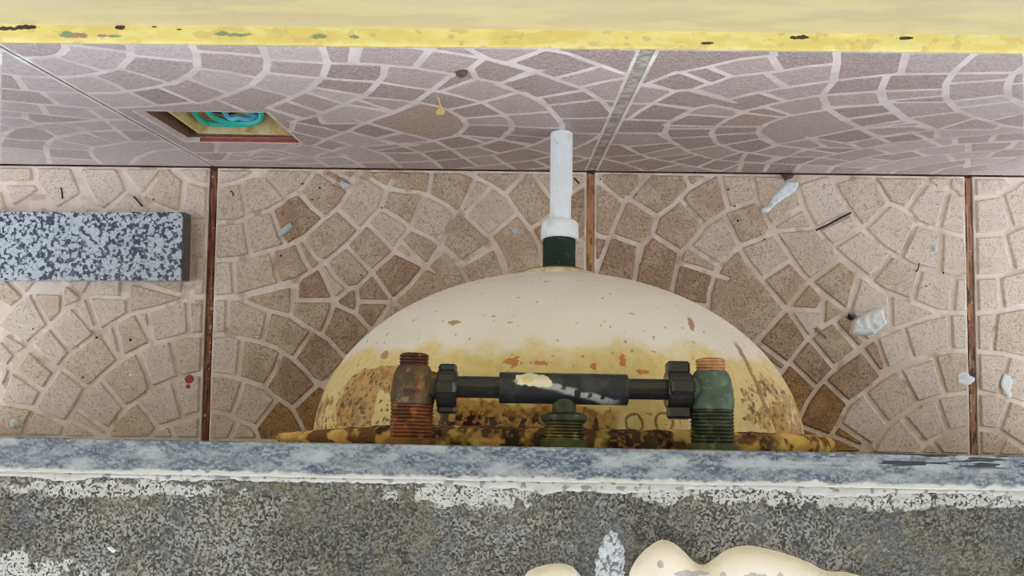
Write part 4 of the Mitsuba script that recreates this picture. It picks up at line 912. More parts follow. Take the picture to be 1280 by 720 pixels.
3 8290,757 -5,11 -13,3 -42,175 -88,92 -256,-159 53,-280 62,-276 9,-11 14,0 315,148 -40,211
3 7423,1264 -13,2 -10,-8 -141,-292 127,-113 50,-63 15,-10 274,170 7,12 -5,13 -60,58 -88,128
3 7343,1317 -279,101 -136,-248 0,-16 54,-76 221,-84 25,17 137,275 1,11
3 7410,1696 -287,0 -45,-218 10,-18 224,-84 13,1 8,10 79,297
3 7070,1696 -402,0 -86,-305 296,-184 13,-2 10,8 126,237 45,235
3 6830,1149 13,5 4,13 -8,12 -260,159 -13,1 -10,-8 -71,-142 14,-14
3 6825,1082 -2,20 -10,5 -356,28 -13,-6 -176,-192 -76,-72 -5,-12 6,-12 297,-213 69,67
3 7822,786 12,17 -5,67 -55,55 -283,-176 -8,-11 23,-37 18,-5 92,33
3 7857,739 -17,6 -56,-15 -251,-81 -10,-8 -1,-12 54,-173 4,-91 6,-12 12,-3 325,40 11,7 3,13 -67,307
3 7540,297 -9,153 -51,165 -7,9 -13,1 -111,-36 -13,38 98,36 9,10 -2,14 -93,125 -90,85 -13,4 -12,-8 -61,-102 -153,-196 -241,-291 412,-472 11,-5 11,3 384,283 357,166 9,18 -8,38 -7,9 -11,3
3 7200,924 2,13 -10,10 -318,123 -156,-221 -2,-12 6,-10 263,-180 11,-3 10,6 129,165
3 6373,1696 -99,0 -4,-2 -68,-177 -110,-163 -2,-13 9,-11 301,-146 17,-2 15,8 95,180 67,240 -1,11 -9,8
3 6378,1123 4,14 -8,11 -304,147 -20,-5 -71,-105 -2,-12 7,-11 271,-168
3 6209,943 5,13 -7,12 -248,158 -12,2 -14,-12 -18,-3 -171,-172 -67,-40 -8,-11 3,-13 89,-111 10,-6 14,5 76,-92 11,-5 12,3 226,178
3 6023,1696 -191,0 -1,0 -145,-265 201,-206 45,-24 10,7 220,328 31,80 0,13 -9,8
3 5546,895 10,-9 13,2 146,87 168,169 5,11 -5,11 -240,238 -155,-61 -92,-104 -3,-17
3 5819,596 6,11 -3,12 -200,244 -196,-112 -59,-15 -9,-8 -1,-12 82,-273 8,-10 12,-1 255,92
3 6755,351 203,239 3,13 -6,11 -238,163 -20,-2 -165,-178 190,-241 11,-7 11,-3
3 6739,265 -16,-7 -173,-264 178,-228 11,-6 12,2 253,188 6,11 -3,13 -253,285
3 7057,-84 -10,6 -11,-3 -257,-190 -6,-10 3,-16 17,-17 21,-1 113,82 143,109 6,11
3 7153,-192 -38,36 -11,-3 -266,-197 -6,-11 4,-12 73,-92 12,-4 12,6 157,209 60,45 7,11
3 6342,490 101,89 5,13 -7,12 -260,191 -19,0 -146,-113 94,-357 19,0
3 6202,246 131,-78 10,6 3,12 -23,203 -15,14 -140,-103 -6,-13 6,-12
3 6207,162 4,12 -6,11 -87,62 -19,-1 -19,-15 -134,-259 0,-15 32,-23 11,-3 11,5
3 6443,315 227,12 5,11 -4,11 -162,200 -12,6 -13,-5 -111,-134 55,-94
3 6500,35 12,-3 11,7 145,214 2,12 -5,10 -255,-6 -13,5 -11,-5 -4,-13 15,-132 6,-10
3 6063,296 1,13 -104,309 -11,10 -14,-3 -198,-140 -56,-23 -5,-352 10,-15 137,-60 63,-44 13,-2 10,8
3 6348,101 -75,48 -21,-3 -207,-241 -4,-12 7,-11 191,-145 12,-3 10,6 205,246 3,11 -5,11
3 6442,-475 237,227 -3,11 -80,105 -74,87 -13,5 -12,-5 -219,-270 141,-159 12,-5
3 6256,-362 -20,3 -119,105 -142,98 -11,3 -11,-6 -132,-171 -38,-51 -1,-11 176,-148 142,-96 211,190 5,12 -4,11
3 6719,-300 -11,6 -12,-4 -232,-223 95,-142 85,-192 8,-9 26,5 10,11 26,89 176,240
3 6593,-891 9,9 0,12 -80,184 -109,154 -49,53 -11,5 -12,-4 -207,-196 99,-202 76,-120
3 6634,-938 -8,8 -12,0 -266,-102 -9,-10 1,-13 26,-109 227,0 57,185
3 5920,-106 3,12 -7,10 -75,53 -14,2 -10,-10 -85,-251 1,-12 29,-15 18,5
3 5608,-345 -13,1 -9,-8 -147,-319 243,-175 11,6 211,266 4,12 -6,11 -143,116
3 5962,-597 -12,3 -10,-6 -220,-282 10,-19 34,-28 91,-148 10,-7 12,2 304,204 -94,191
3 6241,-975 -35,50 -13,-2 -214,-141 -7,-9 2,-11 8,-8 12,0 240,98 9,9
3 6281,-1041 -20,6 -256,-104 -10,-18 16,-13 288,2 12,5 4,13 -10,65
3 5825,-1171 16,14 -3,11 -141,214 -112,92 -12,4 -11,-6 -203,-266 49,-60 12,-5
3 5670,-285 13,1 8,9 89,265 0,12 -197,90 -33,7 -9,-10 -82,-272 0,-11
3 8731,-254 0,352 -9,3 -254,-16 -134,-27 -10,-7 -2,-12 65,-319 7,-11 12,-2 108,21 210,14
3 8731,-658 0,353 -9,3 -201,-13 -185,-37 -10,-7 -2,-12 78,-318 7,-9 12,-2 146,29 157,10
3 8731,-1061 0,352 -9,4 -78,-5 -11,-6 -4,-12 36,-325 6,-11 11,-3 42,3
3 8731,-1864 0,348 -52,1 -103,-20 -129,-48 -8,-10 1,-12 151,-290 9,-7 12,0 113,31
3 8399,-2226 332,0 0,306 -11,3 -89,-24 -47,-23 -83,-63 -64,-85 -23,-46 -18,-57
3 7991,-2226 353,0 6,5 26,86 1,12 -7,10 -288,154 -13,1 -9,-8 -52,-137 -20,-101
3 7587,-2226 352,0 4,7 23,129 52,149 -8,9 -289,151 -13,1 -9,-8 -30,-62 -50,-147 -31,-154 -5,-66
3 7184,-2226 286,0 3,9 -12,56 -119,18 -150,-47 -11,-14
3 6780,-2226 114,0 3,8 -4,11 -10,5 -89,6 -11,-4 -6,-11
3 5971,-2226 163,0 4,7 19,113 29,85 47,103 -10,10 -121,45 -13,0 -89,-176 -87,-139 6,-10
3 5514,-2226 295,0 55,63 4,13 -6,11 -279,202 -12,3 -155,-157 4,-11
3 5221,-2226 224,0 3,7 -3,11 -71,86 -147,-81 -8,-11
3 5319,-1611 -57,-85 -105,-109 176,-268 10,-7 28,14 86,75 76,87 66,98 23,47 0,12 -8,9 -283,127
3 5633,-1698 13,0 8,9 33,96 22,114 4,56 -4,12 -12,5 -310,7 -11,-4 -36,-160 9,-8
3 5748,-1593 -12,-2 -7,-10 -39,-116 -89,-169 6,-10 279,-202 12,-3 10,7 53,80 76,153 55,162 1,27 -10,7
3 5776,-1357 -11,-5 -5,-10 -14,-171 10,-7 335,-76 12,3 7,10 16,79 11,168 -6,15 -11,4
3 6135,-1713 -29,-88 0,-12 9,-8 151,-52 128,132 13,68 67,198 -2,14 -12,7 -269,11 -11,-4 -5,-11 -6,-83
3 6303,-2216 30,64 15,183 -10,18 -52,16 -22,-27 -37,-76 -27,-79 -16,-80 3,-13 11,-6 91,-7
3 6497,-2148 35,70 -6,10 -56,46 -15,3 -11,-10 -66,-135 -4,-38 4,-12 12,-6 83,2
3 6564,-2037 61,51 -3,12 -11,7 -115,19 -13,-3 -6,-13 6,-12
3 6481,-1770 -3,12 -10,7 -12,-3 -25,-22 -19,-96 3,-13 10,-6 16,1 7,9
3 6716,-1940 14,5 4,14 -49,252 -7,10 -20,1 -112,-43 -9,-12 -20,-103 -24,-68 2,-13 11,-8
3 6518,-1582 -13,17 -19,-11 -30,-91 1,-12 10,-8 26,8 8,12
3 6592,-1447 -15,-1 -7,-13 -15,-160 10,-18 172,41 110,5 16,11 2,20 -9,8
3 8470,-1997 83,70 -1,11 -152,292 -10,8 -13,-2 -82,-55 -79,-69 -70,-81 -50,-74 -2,-13 8,-10 289,-155 11,-1
3 8441,-1532 123,39 141,29 4,11 -19,326 -6,11 -60,1 -153,-31 -149,-50 -32,-21 1,-12 141,-295
3 8268,-1638 125,82 -1,13 -140,294 -9,8 -64,-26 -129,-86 -106,-93 -6,-11 5,-12 236,-228 11,-4
3 7740,-1741 301,-152 9,6 104,147 -5,11 -235,227 -12,5 -11,-6 -65,-74 -87,-129 -7,-26
3 8425,-1110 193,43 3,11 -36,326 -6,11 -13,3 -199,-40 -48,-21 -1,-12 99,-311
3 8304,-1156 62,21 9,8 1,12 -100,311 -8,10 -12,0 -90,-30 -187,-92 -118,-79 -7,-11 3,-12 194,-263 10,-6 97,59
3 7899,-1426 119,109 -3,11 -195,264 -11,7 -12,-4 -153,-134 -137,-157 -13,-27 6,-10 266,-190 12,-3
3 7700,-1686 47,70 2,12 -6,10 -266,190 -12,2 -11,-7 -65,-97 -92,-187 -15,-57 9,-8 308,-109 12,0
3 7512,-2121 33,1 6,9 43,194 -9,8 -185,65 -13,-1 -8,-10 2,-13 48,-71 40,-81 30,-88
3 8349,-716 9,8 1,11 -79,318 -8,11 -13,1 -246,-84 -22,-16 0,-12 133,-298 9,-9
3 7956,-879 121,60 8,9 0,12 -133,299 -9,8 -13,-1 -154,-76 -175,-117 -7,-11 3,-12 197,-261 10,-6 12,3
3 7757,-1016 5,10 -3,12 -198,261 -11,6 -12,-4 -177,-156 -84,-94 -3,-12 5,-11 249,-211 12,-4 10,5 64,73
3 7471,-1304 29,33 4,12 -5,11 -249,211 -12,4 -52,-53 -145,-217 -3,-15 8,-9 287,-158 11,-2 10,7
3 7245,-1707 75,161 1,12 -7,9 -286,158 -13,1 -10,-8 -81,-165 -13,-39 1,-13 11,-7 85,-17 85,-29 81,-40 47,-32 14,-1
3 7278,-1818 -10,4 -16,-11 -23,-67 -34,-170 3,-12 11,-7 122,-16 91,28 9,8 1,13 -41,86 -48,73
3 7043,-1995 86,-91 12,3 7,10 38,191 14,40 -1,12 -10,8 -22,7 -18,-6
3 8332,-308 10,7 2,12 -65,320 -7,10 -12,2 -102,-20 -65,-22 -9,-8 -1,-12 98,-311 8,-10 13,0 49,16
3 7995,-411 135,46 9,8 1,12 -98,312 -8,9 -13,1 -164,-56 -257,-127 -9,-10 2,-12 165,-283 9,-7 12,1
3 7715,-555 7,9 -2,12 -165,282 -10,8 -12,-2 -220,-147 -62,-54 -5,-11 3,-12 212,-249 11,-5
3 7328,-856 98,86 6,10 -4,12 -211,249 -11,6 -12,-4 -120,-106 -82,-93 -4,-12 6,-11 246,-214 11,-4 11,5
3 7212,-989 4,12 -5,11 -246,214 -12,4 -11,-5 -76,-87 -134,-201 -3,-13 8,-10 280,-167 12,-2 10,7 112,167
3 7148,-1740 2,13 -8,10 -66,32 -79,27 -95,18 -10,-3 -9,-17 1,-13 9,-8 232,-74 10,0
3 6837,-1657 -2,15 -14,6 -79,-5 -11,-7 -3,-12 36,-163 20,0 5,10
3 6920,-1940 79,-27 9,6 93,146 2,14 -10,10 -215,69 -12,-1 -27,-67 -24,-119 3,-13 12,-6
3 7094,-2172 17,12 -11,30 -50,65 -32,29 -69,40 -39,13 -81,11 -24,-5 -17,-71 -6,-87 4,-12 11,-5
3 6611,-2226 113,0 4,1 5,11 15,219 -10,7 -30,-7 -38,-19 -64,-49 -51,-67 -30,-73 2,-14 13,-7'''
WALL_STONES = '''2 2194,37 122,0 10,4 2,10 -50,289 -7,9 -10,0 -7,-8 -72,-289 2,-10
2 2135,59 -283,180 -179,134 -202,-326 12,-10 645,0 9,4 3,10
2 2303,452 75,-412 212,-3 9,4 3,10 -75,376 -210,39 -11,-4
2 2558,510 10,-12 287,-41 71,286 -36,18 -260,-6
2 2572,437 79,-397 255,-3 10,4 2,10 -61,356 -271,44 -11,-4
2 2914,445 297,-43 71,179 -1,11 -298,129 -10,0 -6,-8 -63,-254
2 2908,385 60,-345 287,-3 9,4 3,10 -52,301 -294,47 -10,-3
2 3272,390 339,-57 24,158 65,43 19,51 -2,11 -10,5 -370,-5 -74,-190 0,-10
2 3266,330 50,-290 232,-3 9,4 37,137 11,104 -325,62 -11,-3
2 3604,51 12,-14 324,4 -3,125 209,414 96,113 -196,250 -98,-50 -202,-227 1,-17 40,-3 -45,-126
2 4285,737 77,87 15,-28 16,-5 94,48 -59,216 14,50 -7,14 -189,-66 -147,-78 -6,-9 2,-9 171,-219 10,-5
2 3982,153 5,-105 12,-11 348,4 4,271 109,235 -1,11 -84,152 -9,6 -11,-3 -68,-73 -14,11 -9,-4 -81,-91
2 4395,299 3,-258 367,0 0,508 -15,3 -102,-59 -93,-147 -63,121 -15,6
0 -3586,1081 -251,-149 -186,-92 -114,-168 -96,-222 -111,-398 2,-10 9,-5 234,0 10,5 244,377 349,344 262,69 -2,285
0 -3510,1135 275,33 -1,340 -227,-9 -60,-351 3,-10
0 -3811,390 -217,-334 2,-16 791,1 3,728 -5,10 -10,2 -228,-59
1 -3162,297 0,-248 12,-12 1152,0 9,4 3,9 -26,182 -10,2 -310,-88 -115,179 -11,5 -309,-16 -42,-30 -340,25
1 -3115,353 118,-11 12,6 165,315 -13,9 -318,-36 -11,-12 0,-55
1 -3057,1093 0,1079 875,0 9,5 2,11 -90,278 -8,7 -11,-2 -71,-59 -110,-39 -10,19 -9,1 -296,-95 -330,-76 -53,-6 -3,-1523 13,-12 203,22 10,8 144,366 -1,11 -10,5
1 -2741,1085 -141,-357 4,-14 260,26 161,111 25,33 18,-2 13,9 122,-55 182,246 -12,11 -621,0
1 -2751,681 -9,-7 -36,-72 11,-10 118,-12 11,5 71,94 2,10 -6,8
1 -2421,803 234,-284 -220,-170 90,-144 13,-5 287,84 -16,161 -229,305 -144,72 -11,0 -6,-8
1 -1967,2281 275,306 -202,226 -334,-301 110,-338 155,-2 0,-513 10,-12 13,9 65,199 -4,14 -16,12 100,83
1 -1963,1093 -5,-10 5,-10 46,-31 17,3 158,232 -208,253 -13,-12
1 -2037,1044 31,28 0,17 -18,4 -10,-5 -20,-28 1,-16
1 -2829,544 -101,-190 2,-14 109,-8 256,199 271,-32 37,28 -192,239 -10,4 -9,-4 -173,-232 -179,16
1 -2554,482 -126,-98 -4,-8 3,-10 226,8 98,76 -11,13
1 -223,2496 147,-311 330,108 -34,115 -131,256 -69,76 -240,-231
1 -62,2127 46,-145 6,-149 255,-45 123,9 -2,86 -98,360 -322,-101
1 264,2418 98,-328 371,45 2,113 -115,316 -9,8 -25,2 -316,-141
1 409,1906 8,-207 6,-6 127,-67 182,-6 4,455 -4,9 -347,-38 -8,-5 -2,-10
1 -10,1683 -39,-124 8,-15 320,-97 15,25 81,248 0,18 -13,11 -119,-5 -241,39 -10,-2 -4,-10
1 121,1029 213,-209 50,-14 13,6 129,211 105,243 91,292 -2,11 -9,5 -175,9 -123,65 -10,1 -7,-8 -67,-199 4,-15 -95,-192 -119,-191
1 -100,1366 256,-171 26,34 75,171 -8,7 -312,94 -42,-122
1 565,1001 -119,-194 -1,-11 8,-7 114,-28 149,-104 20,28 0,690 -10,12 -13,-8 -40,-128
1 218,495 144,-284 10,-6 10,4 190,216 117,189 -139,105 -116,29 -10,-2 -204,-238
1 329,701 19,31 -2,14 -252,247 -17,0 -273,-277 -3,-12 103,-333 8,-7 10,1 260,167
1 215,60 -6,-9 2,-10 9,-4 513,4 3,518 -4,9 -10,3 -8,-5 -106,-167 -247,-281 -9,9
2 892,3024 153,255 28,-3 154,116 164,150 160,69 6,17 -16,30 -10,6 -657,-3 -4,-631 4,-9 10,-3
2 1597,3647 28,-53 -15,-10 1,-10 128,-233 113,75 154,59 -74,182 -11,7 -313,0 -8,-2
2 1984,3648 85,-201 -1,-10 97,-283 272,118 25,3 27,24 2,12 -137,351 -359,2 -8,-2
1 -3159,3373 1,-333 112,8 166,53 67,42 -152,256 -7,5
1 -2998,3444 86,43 91,102 25,59 -4,14 -340,2 -10,-5 -12,-23 4,-211
1 -2887,3449 -32,-16 -5,-16 148,-243 16,-4 106,62 163,203 32,78 -184,77 -111,36 -28,-59
1 -2656,3641 219,-82 22,39 15,51 -2,11 -10,4 -240,0 -12,-9
0 -3441,2998 -116,-300 64,-24 257,-6 4,302 -13,12
0 -3423,3051 10,-9 148,-18 30,6 3,458 -4,9 -10,3 -8,-6 -252,-398 3,-16 40,-28
1 -3038,3004 -113,-12 -11,-12 0,-307 13,-12 162,6 119,38 -19,172 -36,150 -15,9
1 -2880,3051 -1,-9 38,-156 19,-151 6,-9 11,0 226,98 101,76 -92,163 -89,110
1 -2617,3193 82,-105 89,-152 17,-3 74,53 152,168 62,84 36,105 -332,97 -16,-27 -164,-205
1 -2413,3497 -1,-10 8,-7 320,-89 40,93 36,166 -2,10 -10,4 -327,-2 -24,-78
0 -3750,2706 -167,-258 -1,-10 7,-8 205,-85 129,-21 53,302 -8,14
0 -3712,2743 97,-31 15,7 112,286 -4,14 -34,23 -17,-3 -176,-278 -1,-11
0 -3520,2309 170,-52 115,7 0,353 -99,12 -143,-2 -52,-305
1 -2978,2623 -181,-10 1,-346 47,-1 301,73 -46,307 -5,8 -10,1
1 -2813,2673 47,-311 6,-8 10,-1 265,88 -94,322 -6,7
1 -2536,2802 -5,-13 103,-340 11,-15 8,0 47,18 238,202 -91,185 -54,130 -9,7 -11,-3 -139,-138 -16,21
0 -3732,2308 -215,87 -148,-228 -1,-10 7,-8 258,-103 105,247
0 -3560,2272 -115,20 -109,-266 62,-29 162,-62 115,-33 6,9 38,312
0 -3381,1900 146,26 -1,287 -109,-1 -12,-10 -38,-289 4,-10
0 -4063,1942 65,117 -7,8 -120,47 -99,-156 11,-11 138,-11
0 -4053,1867 25,-103 7,-8 28,10 177,24 261,74 8,6 0,10 -403,160
0 -3458,1843 -298,-85 37,-244 215,30 60,285 -4,11
0 -4328,1598 244,122 -14,147 -8,25 -147,14 -11,-5 -107,-170 27,-125 6,-8
0 -3814,1746 -21,-7 -2,-10 31,-115 14,-9 9,14 -18,117
0 -4301,1073 -184,-247 -3,-16 8,-6 321,-81 101,147 -189,242 -9,4
0 -4209,1154 -2,-17 195,-240 158,73 73,44 6,11 -50,372 -14,2 -135,-78
0 -3785,1424 46,-364 10,-10 156,89 5,9 54,328 -3,10 -9,4 -88,-9 -163,-44
0 -4103,1510 -21,-184 10,-13 123,73 172,89 -67,258 -96,-11 -205,-105 -7,-9 4,-10
0 -3442,1546 207,13 3,305 -4,10 -10,2 -147,-25 -61,-290 3,-11
0 -4544,1413 159,149 3,11 -23,82 -17,-4 -142,-224 3,-16
0 -4823,799 204,-125 96,174 150,202 -1,16 -215,27 -104,74 -235,-323 -1,-11 8,-8
0 -4499,1398 -161,-192 91,-71 234,-27 10,4 152,166 23,210 -3,10 -85,85 -14,3 -90,-44
0 -4742,330 -140,-276 3,-14 483,-1 56,207 -389,90
0 -4971,784 -462,-729 3,-15 482,-3 11,7 295,584 -198,129 -118,32
0 -4711,393 0,-11 9,-7 376,-80 51,169 88,204 0,10 -8,7 -319,79
1 -2249,3011 64,-154 80,-157 8,-7 11,3 187,177 92,154 -154,122 -145,49 -13,-5
1 -2089,3242 147,-52 161,-119 89,135 71,204 4,49 -168,45 -202,29 -17,-63
1 -1964,3655 -13,-63 9,-14 192,-31 156,-39 15,10 20,133 -3,9 -9,4 -355,0
1 -1856,2842 197,-215 142,155 138,237 0,11 -7,7 -302,88 -169,-269
1 -1658,3169 8,-7 300,-87 12,17 80,236 -1,10 -8,6 -310,49
1 -1570,3452 10,-14 314,-49 27,171 2,101 -319,1
1 -1757,2445 -141,-158 172,-267 112,83 41,51 -105,203 -60,87 -9,5
1 -1699,2508 -2,-13 61,-115 109,-159 10,-5 9,4 172,202 -188,258 -9,5 -10,-4
1 -1501,2733 0,-15 184,-248 9,-5 10,5 133,168 3,9 -6,9 -269,153 -16,-5
1 -1332,3014 -88,-160 283,-165 15,3 49,79 74,167 -1,10 -8,7 -311,65
1 -1092,3017 121,-9 49,107 36,199 -77,12 -244,9 -90,-261 1,-10
1 -1186,3380 85,-4 12,9 70,264 -2,11 -10,4 -135,-3 -31,-267
1 -1812,1872 189,-149 113,-152 9,-5 38,36 140,209 -13,10 -291,-12 11,212 -11,12 -185,-142 -4,-10
1 -1569,2085 -7,-226 273,8 10,5 1,11 -42,111 8,4 67,-82 9,-5 9,4 88,97 138,172 -201,151 -53,21 -85,-24
1 -1210,2510 -55,-69 2,-17 69,-50 112,-50 11,0 6,8 -2,10 -124,167 -10,5
1 -942,2274 141,197 2,11 -7,8 -132,48 -184,45 -27,-45 1,-13 186,-251 10,-5
1 -1867,1001 111,-135 198,191 -131,188 -9,5 -10,-5 -160,-230
1 -1704,1326 170,199 -122,168 -166,131 -11,2 -8,-8 -78,-242 2,-11 194,-239 9,-4
1 -1729,814 97,-217 -48,-17 -8,-14 75,-252 355,41 -31,296 -194,371 295,101 7,7 -1,10 -106,175 -158,217 -9,5 -10,-4 -203,-236 171,-246 -229,-223
1 -1306,1753 -109,-163 171,-213 211,185 -203,255 -10,5 -9,-5
1 -952,2166 -168,-183 -82,-104 229,-300 232,-268 198,171 1,16 -31,39 42,-13 15,8 84,287 -17,209 -89,234 -91,116 -98,78
1 -1112,1102 -295,-100 -8,-7 62,-127 17,-4 258,166 5,16 -24,50
1 -836,1116 -170,-100 97,-200 269,138 -94,268 -128,-38 -60,-36 -4,-17
1 -989,1512 -214,-186 128,-163 195,61 94,60 -3,10 -183,217
1 -2028,537 235,292 -118,156 -72,45 -255,-235 192,-258 9,-4
1 -1946,533 249,92 -67,154 -15,-3 -180,-224 -3,-10 6,-8
1 -1744,558 -245,-89 43,-350 307,70 -14,95 -76,266
1 -1321,808 13,-27 12,-6 285,14 41,10 8,7 0,10 -88,175 -56,-27 -211,-141
1 -1245,662 38,-302 119,10 232,62 -77,315 -330,-14 -7,-3 -3,-15
1 -1261,307 -340,-42 40,-225 339,1 -25,255
1 -1202,285 32,-245 359,-3 9,4 3,10 -49,330 -345,-83
1 -1625,131 -15,9 -294,-68 -9,-13 6,-19 7,-3 307,0 9,4
1 -870,3360 189,-45 116,297 -79,31 -238,21 -54,-2 -78,-273 2,-10
1 -920,2982 152,-85 155,-66 130,271 30,42 -6,8 -213,112 -163,38 -45,-202 -45,-103
1 -628,3291 210,-108 99,114 81,176 -141,73 -136,53 -119,-293
1 -496,3657 6,-17 216,-96 10,-1 7,8 -67,108 -10,5 -151,0
1 -200,3442 -75,-161 24,-181 6,-9 132,-79 10,5 172,230 -251,199 -10,2
1 -151,3480 80,-43 15,2 186,205 -1,17 -389,1 -2,-16
1 1,3397 138,-119 69,-1 -41,-49 90,-98 141,117 116,121 -206,202 -125,63 -183,-219
1 -560,2804 17,2 246,278 3,9 -20,122 -17,-2 -115,-136 -120,-257
1 -1087,2622 161,-42 159,-55 131,260 -8,8 -144,64 -158,84 -88,-190 -60,-111 -1,-11
1 -601,2750 -116,-236 121,-106 70,-85 225,171 5,9 -4,9 -186,179 -98,64
1 -459,2726 201,-188 240,236 -10,21 -134,154 16,20 -7,15 -112,65 -245,-273 -3,-10
1 -496,2275 81,-203 290,97 -4,25 -124,263 -8,7 -10,-3 -221,-172
1 -82,2956 75,-114 46,-50 36,-3 50,-98 31,-32 296,197 -9,19 -165,161 -146,154 -212,-219
1 -404,2016 16,-148 327,-6 1,115 -49,143 -287,-91
1 -466,1503 320,-98 15,38 75,299 -4,69 -323,8 -91,-301
1 -702,1272 100,-285 7,-7 10,1 193,105 90,118 -194,233 -202,-152
1 -197,1362 -196,60 -10,-2 -5,-8 127,-161 9,-5 10,5 72,93 1,11
1 -151,1300 -172,-240 164,-225 8,-4 10,3 208,211 31,54 -232,203
1 333,3607 383,-362 17,1 0,415 -461,3 -10,-4 -2,-10
1 -889,762 75,-303 7,-8 10,0 268,120 -88,326 -6,8 -11,0 -249,-129
1 -380,1042 -199,-111 89,-325 7,-8 11,0 211,116 75,79 -179,246
1 -526,521 -274,-122 50,-359 91,-1 245,139 -95,335 -7,8
1 -376,213 7,-8 10,1 226,128 -99,329 -7,8 -11,-1 -215,-118 -6,-14
1 -26,53 -84,225 -7,7 -10,-1 -404,-225 -6,-8 3,-10 9,-4 488,0 10,5
1 -73,304 102,-265 50,-1 250,135 -153,299 -245,-153
1 448,2937 152,127 131,86 5,11 -185,172 -123,-118 -132,-114 -1,-18
1 485,2893 163,-279 74,-18 10,2 4,10 -3,479 -16,2 -91,-61 -139,-120
1 206,2594 36,-111 17,-7 326,151 -108,184 -282,-183 -5,-8 3,-10
1 676,2541 37,-102 13,-8 10,12 -3,103 -44,11 -8,-1
2 965,2995 141,-109 23,-9 99,21 73,129 -202,190 -13,5 -12,-3 -36,-37 -98,-165 -1,-10
2 882,2550 124,-3 97,283 -21,19 -202,98 -10,-12 0,-373
2 1357,2432 13,3 97,102 275,-163 214,249 -217,179 -153,-159 72,-80 -16,-18 -415,296 -71,-15 -9,-8 -89,-260 2,-11
2 978,2502 -95,4 -13,-12 0,-380 10,-11 14,1 5,8 14,94 76,281 -2,10
2 956,2196 -14,-90 11,-13 83,-12 211,-8 86,296 -283,123 -10,0 -6,-8
2 1194,1895 39,100 -1,11 -9,5 -192,27 -157,4 0,-378 225,-7 154,10 -18,214 -11,11
2 980,1227 38,-66 15,-5 349,148 7,7 -40,75 -15,45 -5,6 -16,0 -90,167 -10,6 -113,2 -227,-13 -3,-364 13,-12
2 1289,2019 -17,-62 1,-16 11,-11 356,-32 42,246 -8,6 -309,58
2 1287,2889 186,-133 78,-75 167,190 13,-6 7,3 107,90 -203,274 -14,4 -177,-74 -98,-180 -15,8 -8,-6 -47,-80
2 1694,2191 13,8 30,89 -52,21 17,16 4,10 -6,9 -225,134 -86,-88 -38,-118 1,-10
2 1285,1821 13,-11 333,15 11,12 -11,14 -338,34 -9,-4
2 1302,1663 60,-167 315,66 7,6 -32,106 -6,95 -12,12 -330,-15 -12,-13
2 1390,1404 214,-354 9,2 224,177 -51,63 -83,228 -316,-67 -9,-15
2 1222,851 259,296 1,14 -66,106 -365,-156 103,-191 50,-68 9,-5
2 1245,796 78,-108 16,-3 309,191 5,9 -29,36 -105,178 -9,6 -11,-4 -253,-290
2 1660,946 237,-241 73,-33 135,290 -61,38 -173,191 -237,-179 -4,-16
2 1382,640 158,-103 185,267 -1,15 -25,26 -15,1 -301,-186 -5,-6
2 1586,500 264,-203 15,0 83,330 -75,40 -101,103 -9,3 -9,-5 -171,-251
2 2021,642 85,-42 88,-20 11,2 3,11 -45,331 -5,8 -10,2 -7,-7 -125,-269
2 2232,487 -141,71 -104,20 -81,-318 229,-149 11,-1 7,8 88,354
2 1806,2340 -3,-21 7,-6 293,-100 15,7 7,16 -3,16 -234,183 -85,-76 -4,-7
2 1779,2265 -59,-157 -30,-193 3,-10 9,-4 321,9 5,85 64,171 -298,106
2 1686,1844 9,-160 27,-67 315,93 -26,150 -313,-3
2 1738,1560 86,-243 62,-66 252,245 -85,167 -307,-88
2 2074,1034 110,-63 40,-15 51,99 52,188 -3,11 -164,192 -10,-3 -230,-231
2 2214,881 44,-314 205,-46 40,213 -272,159 -8,1
2 2087,1702 263,-384 9,-5 73,66 106,130 0,15 -59,73 86,-40 14,4 238,310 -15,20 -2,18 -229,233 0,15 -191,231 -220,-182 -88,-222 -3,-185
2 2271,945 6,-16 278,-128 38,2 36,115 21,179 -7,13 -242,97
2 948,1182 -67,-3 -11,-12 0,-462 9,-12 280,120 7,8 -2,10 -47,66 -158,279
2 1088,434 206,215 -95,131 -318,-137 -7,-12
2 1414,43 219,362 -89,73 -212,139 -206,-218 268,-357 10,-4
2 890,552 -17,0 1,-511 453,-1 2,16 -219,293
2 1131,3247 199,-184 10,-3 9,6 57,105 -3,15 -169,153 -102,-73 -5,-9
2 1278,3362 159,-148 12,-2 194,77 51,26 -131,249 -149,-60 -136,-125
2 1688,3244 201,-259 230,145 -97,296 -150,-50 -131,-93 -48,-20 -7,-8
2 1781,2828 204,-167 15,0 171,138 4,11 -34,261 -7,7 -11,-1 -284,-179 -58,-51 -4,-10
2 1910,2478 257,-203 179,152 -47,60 15,8 0,11 -121,236 -8,6 -10,-2 -165,-135 -101,-116
2 2232,2818 298,90 8,7 -100,304 -258,-114 37,-276
2 2425,2409 198,-223 252,192 -133,163 -238,-72 -76,-42 -6,-8
2 2407,1256 304,-125 55,104 -2,13 -180,214 -120,-112 -62,-76 -2,-10
2 2666,1438 190,-232 224,-15 0,17 -122,122 -18,6 -68,-3 16,22 -7,9 -201,92 -11,0 -6,-8
2 2249,2739 119,-230 315,86 8,7 -1,11 -139,246 -291,-93 -12,-17
2 2628,1528 304,-136 143,132 30,52 -243,253 -10,4 -8,-5 -220,-282 -2,-10
2 2673,2123 168,-187 218,220 -129,156 -255,-171 -5,-8
2 2947,1942 200,112 6,9 -3,11 -47,42 -17,0 -154,-155 -1,-16
2 3141,1526 -32,-31 -91,-148 86,-100 80,-73 9,5 117,180 -152,167
2 3345,1401 204,118 6,9 -4,10 -182,174 -170,-147 -4,-8
2 3387,1355 54,-56 -132,-97 -5,-9 5,-10 229,-199 42,32 88,129 113,87 33,45 -219,215 -206,-118 -6,-9
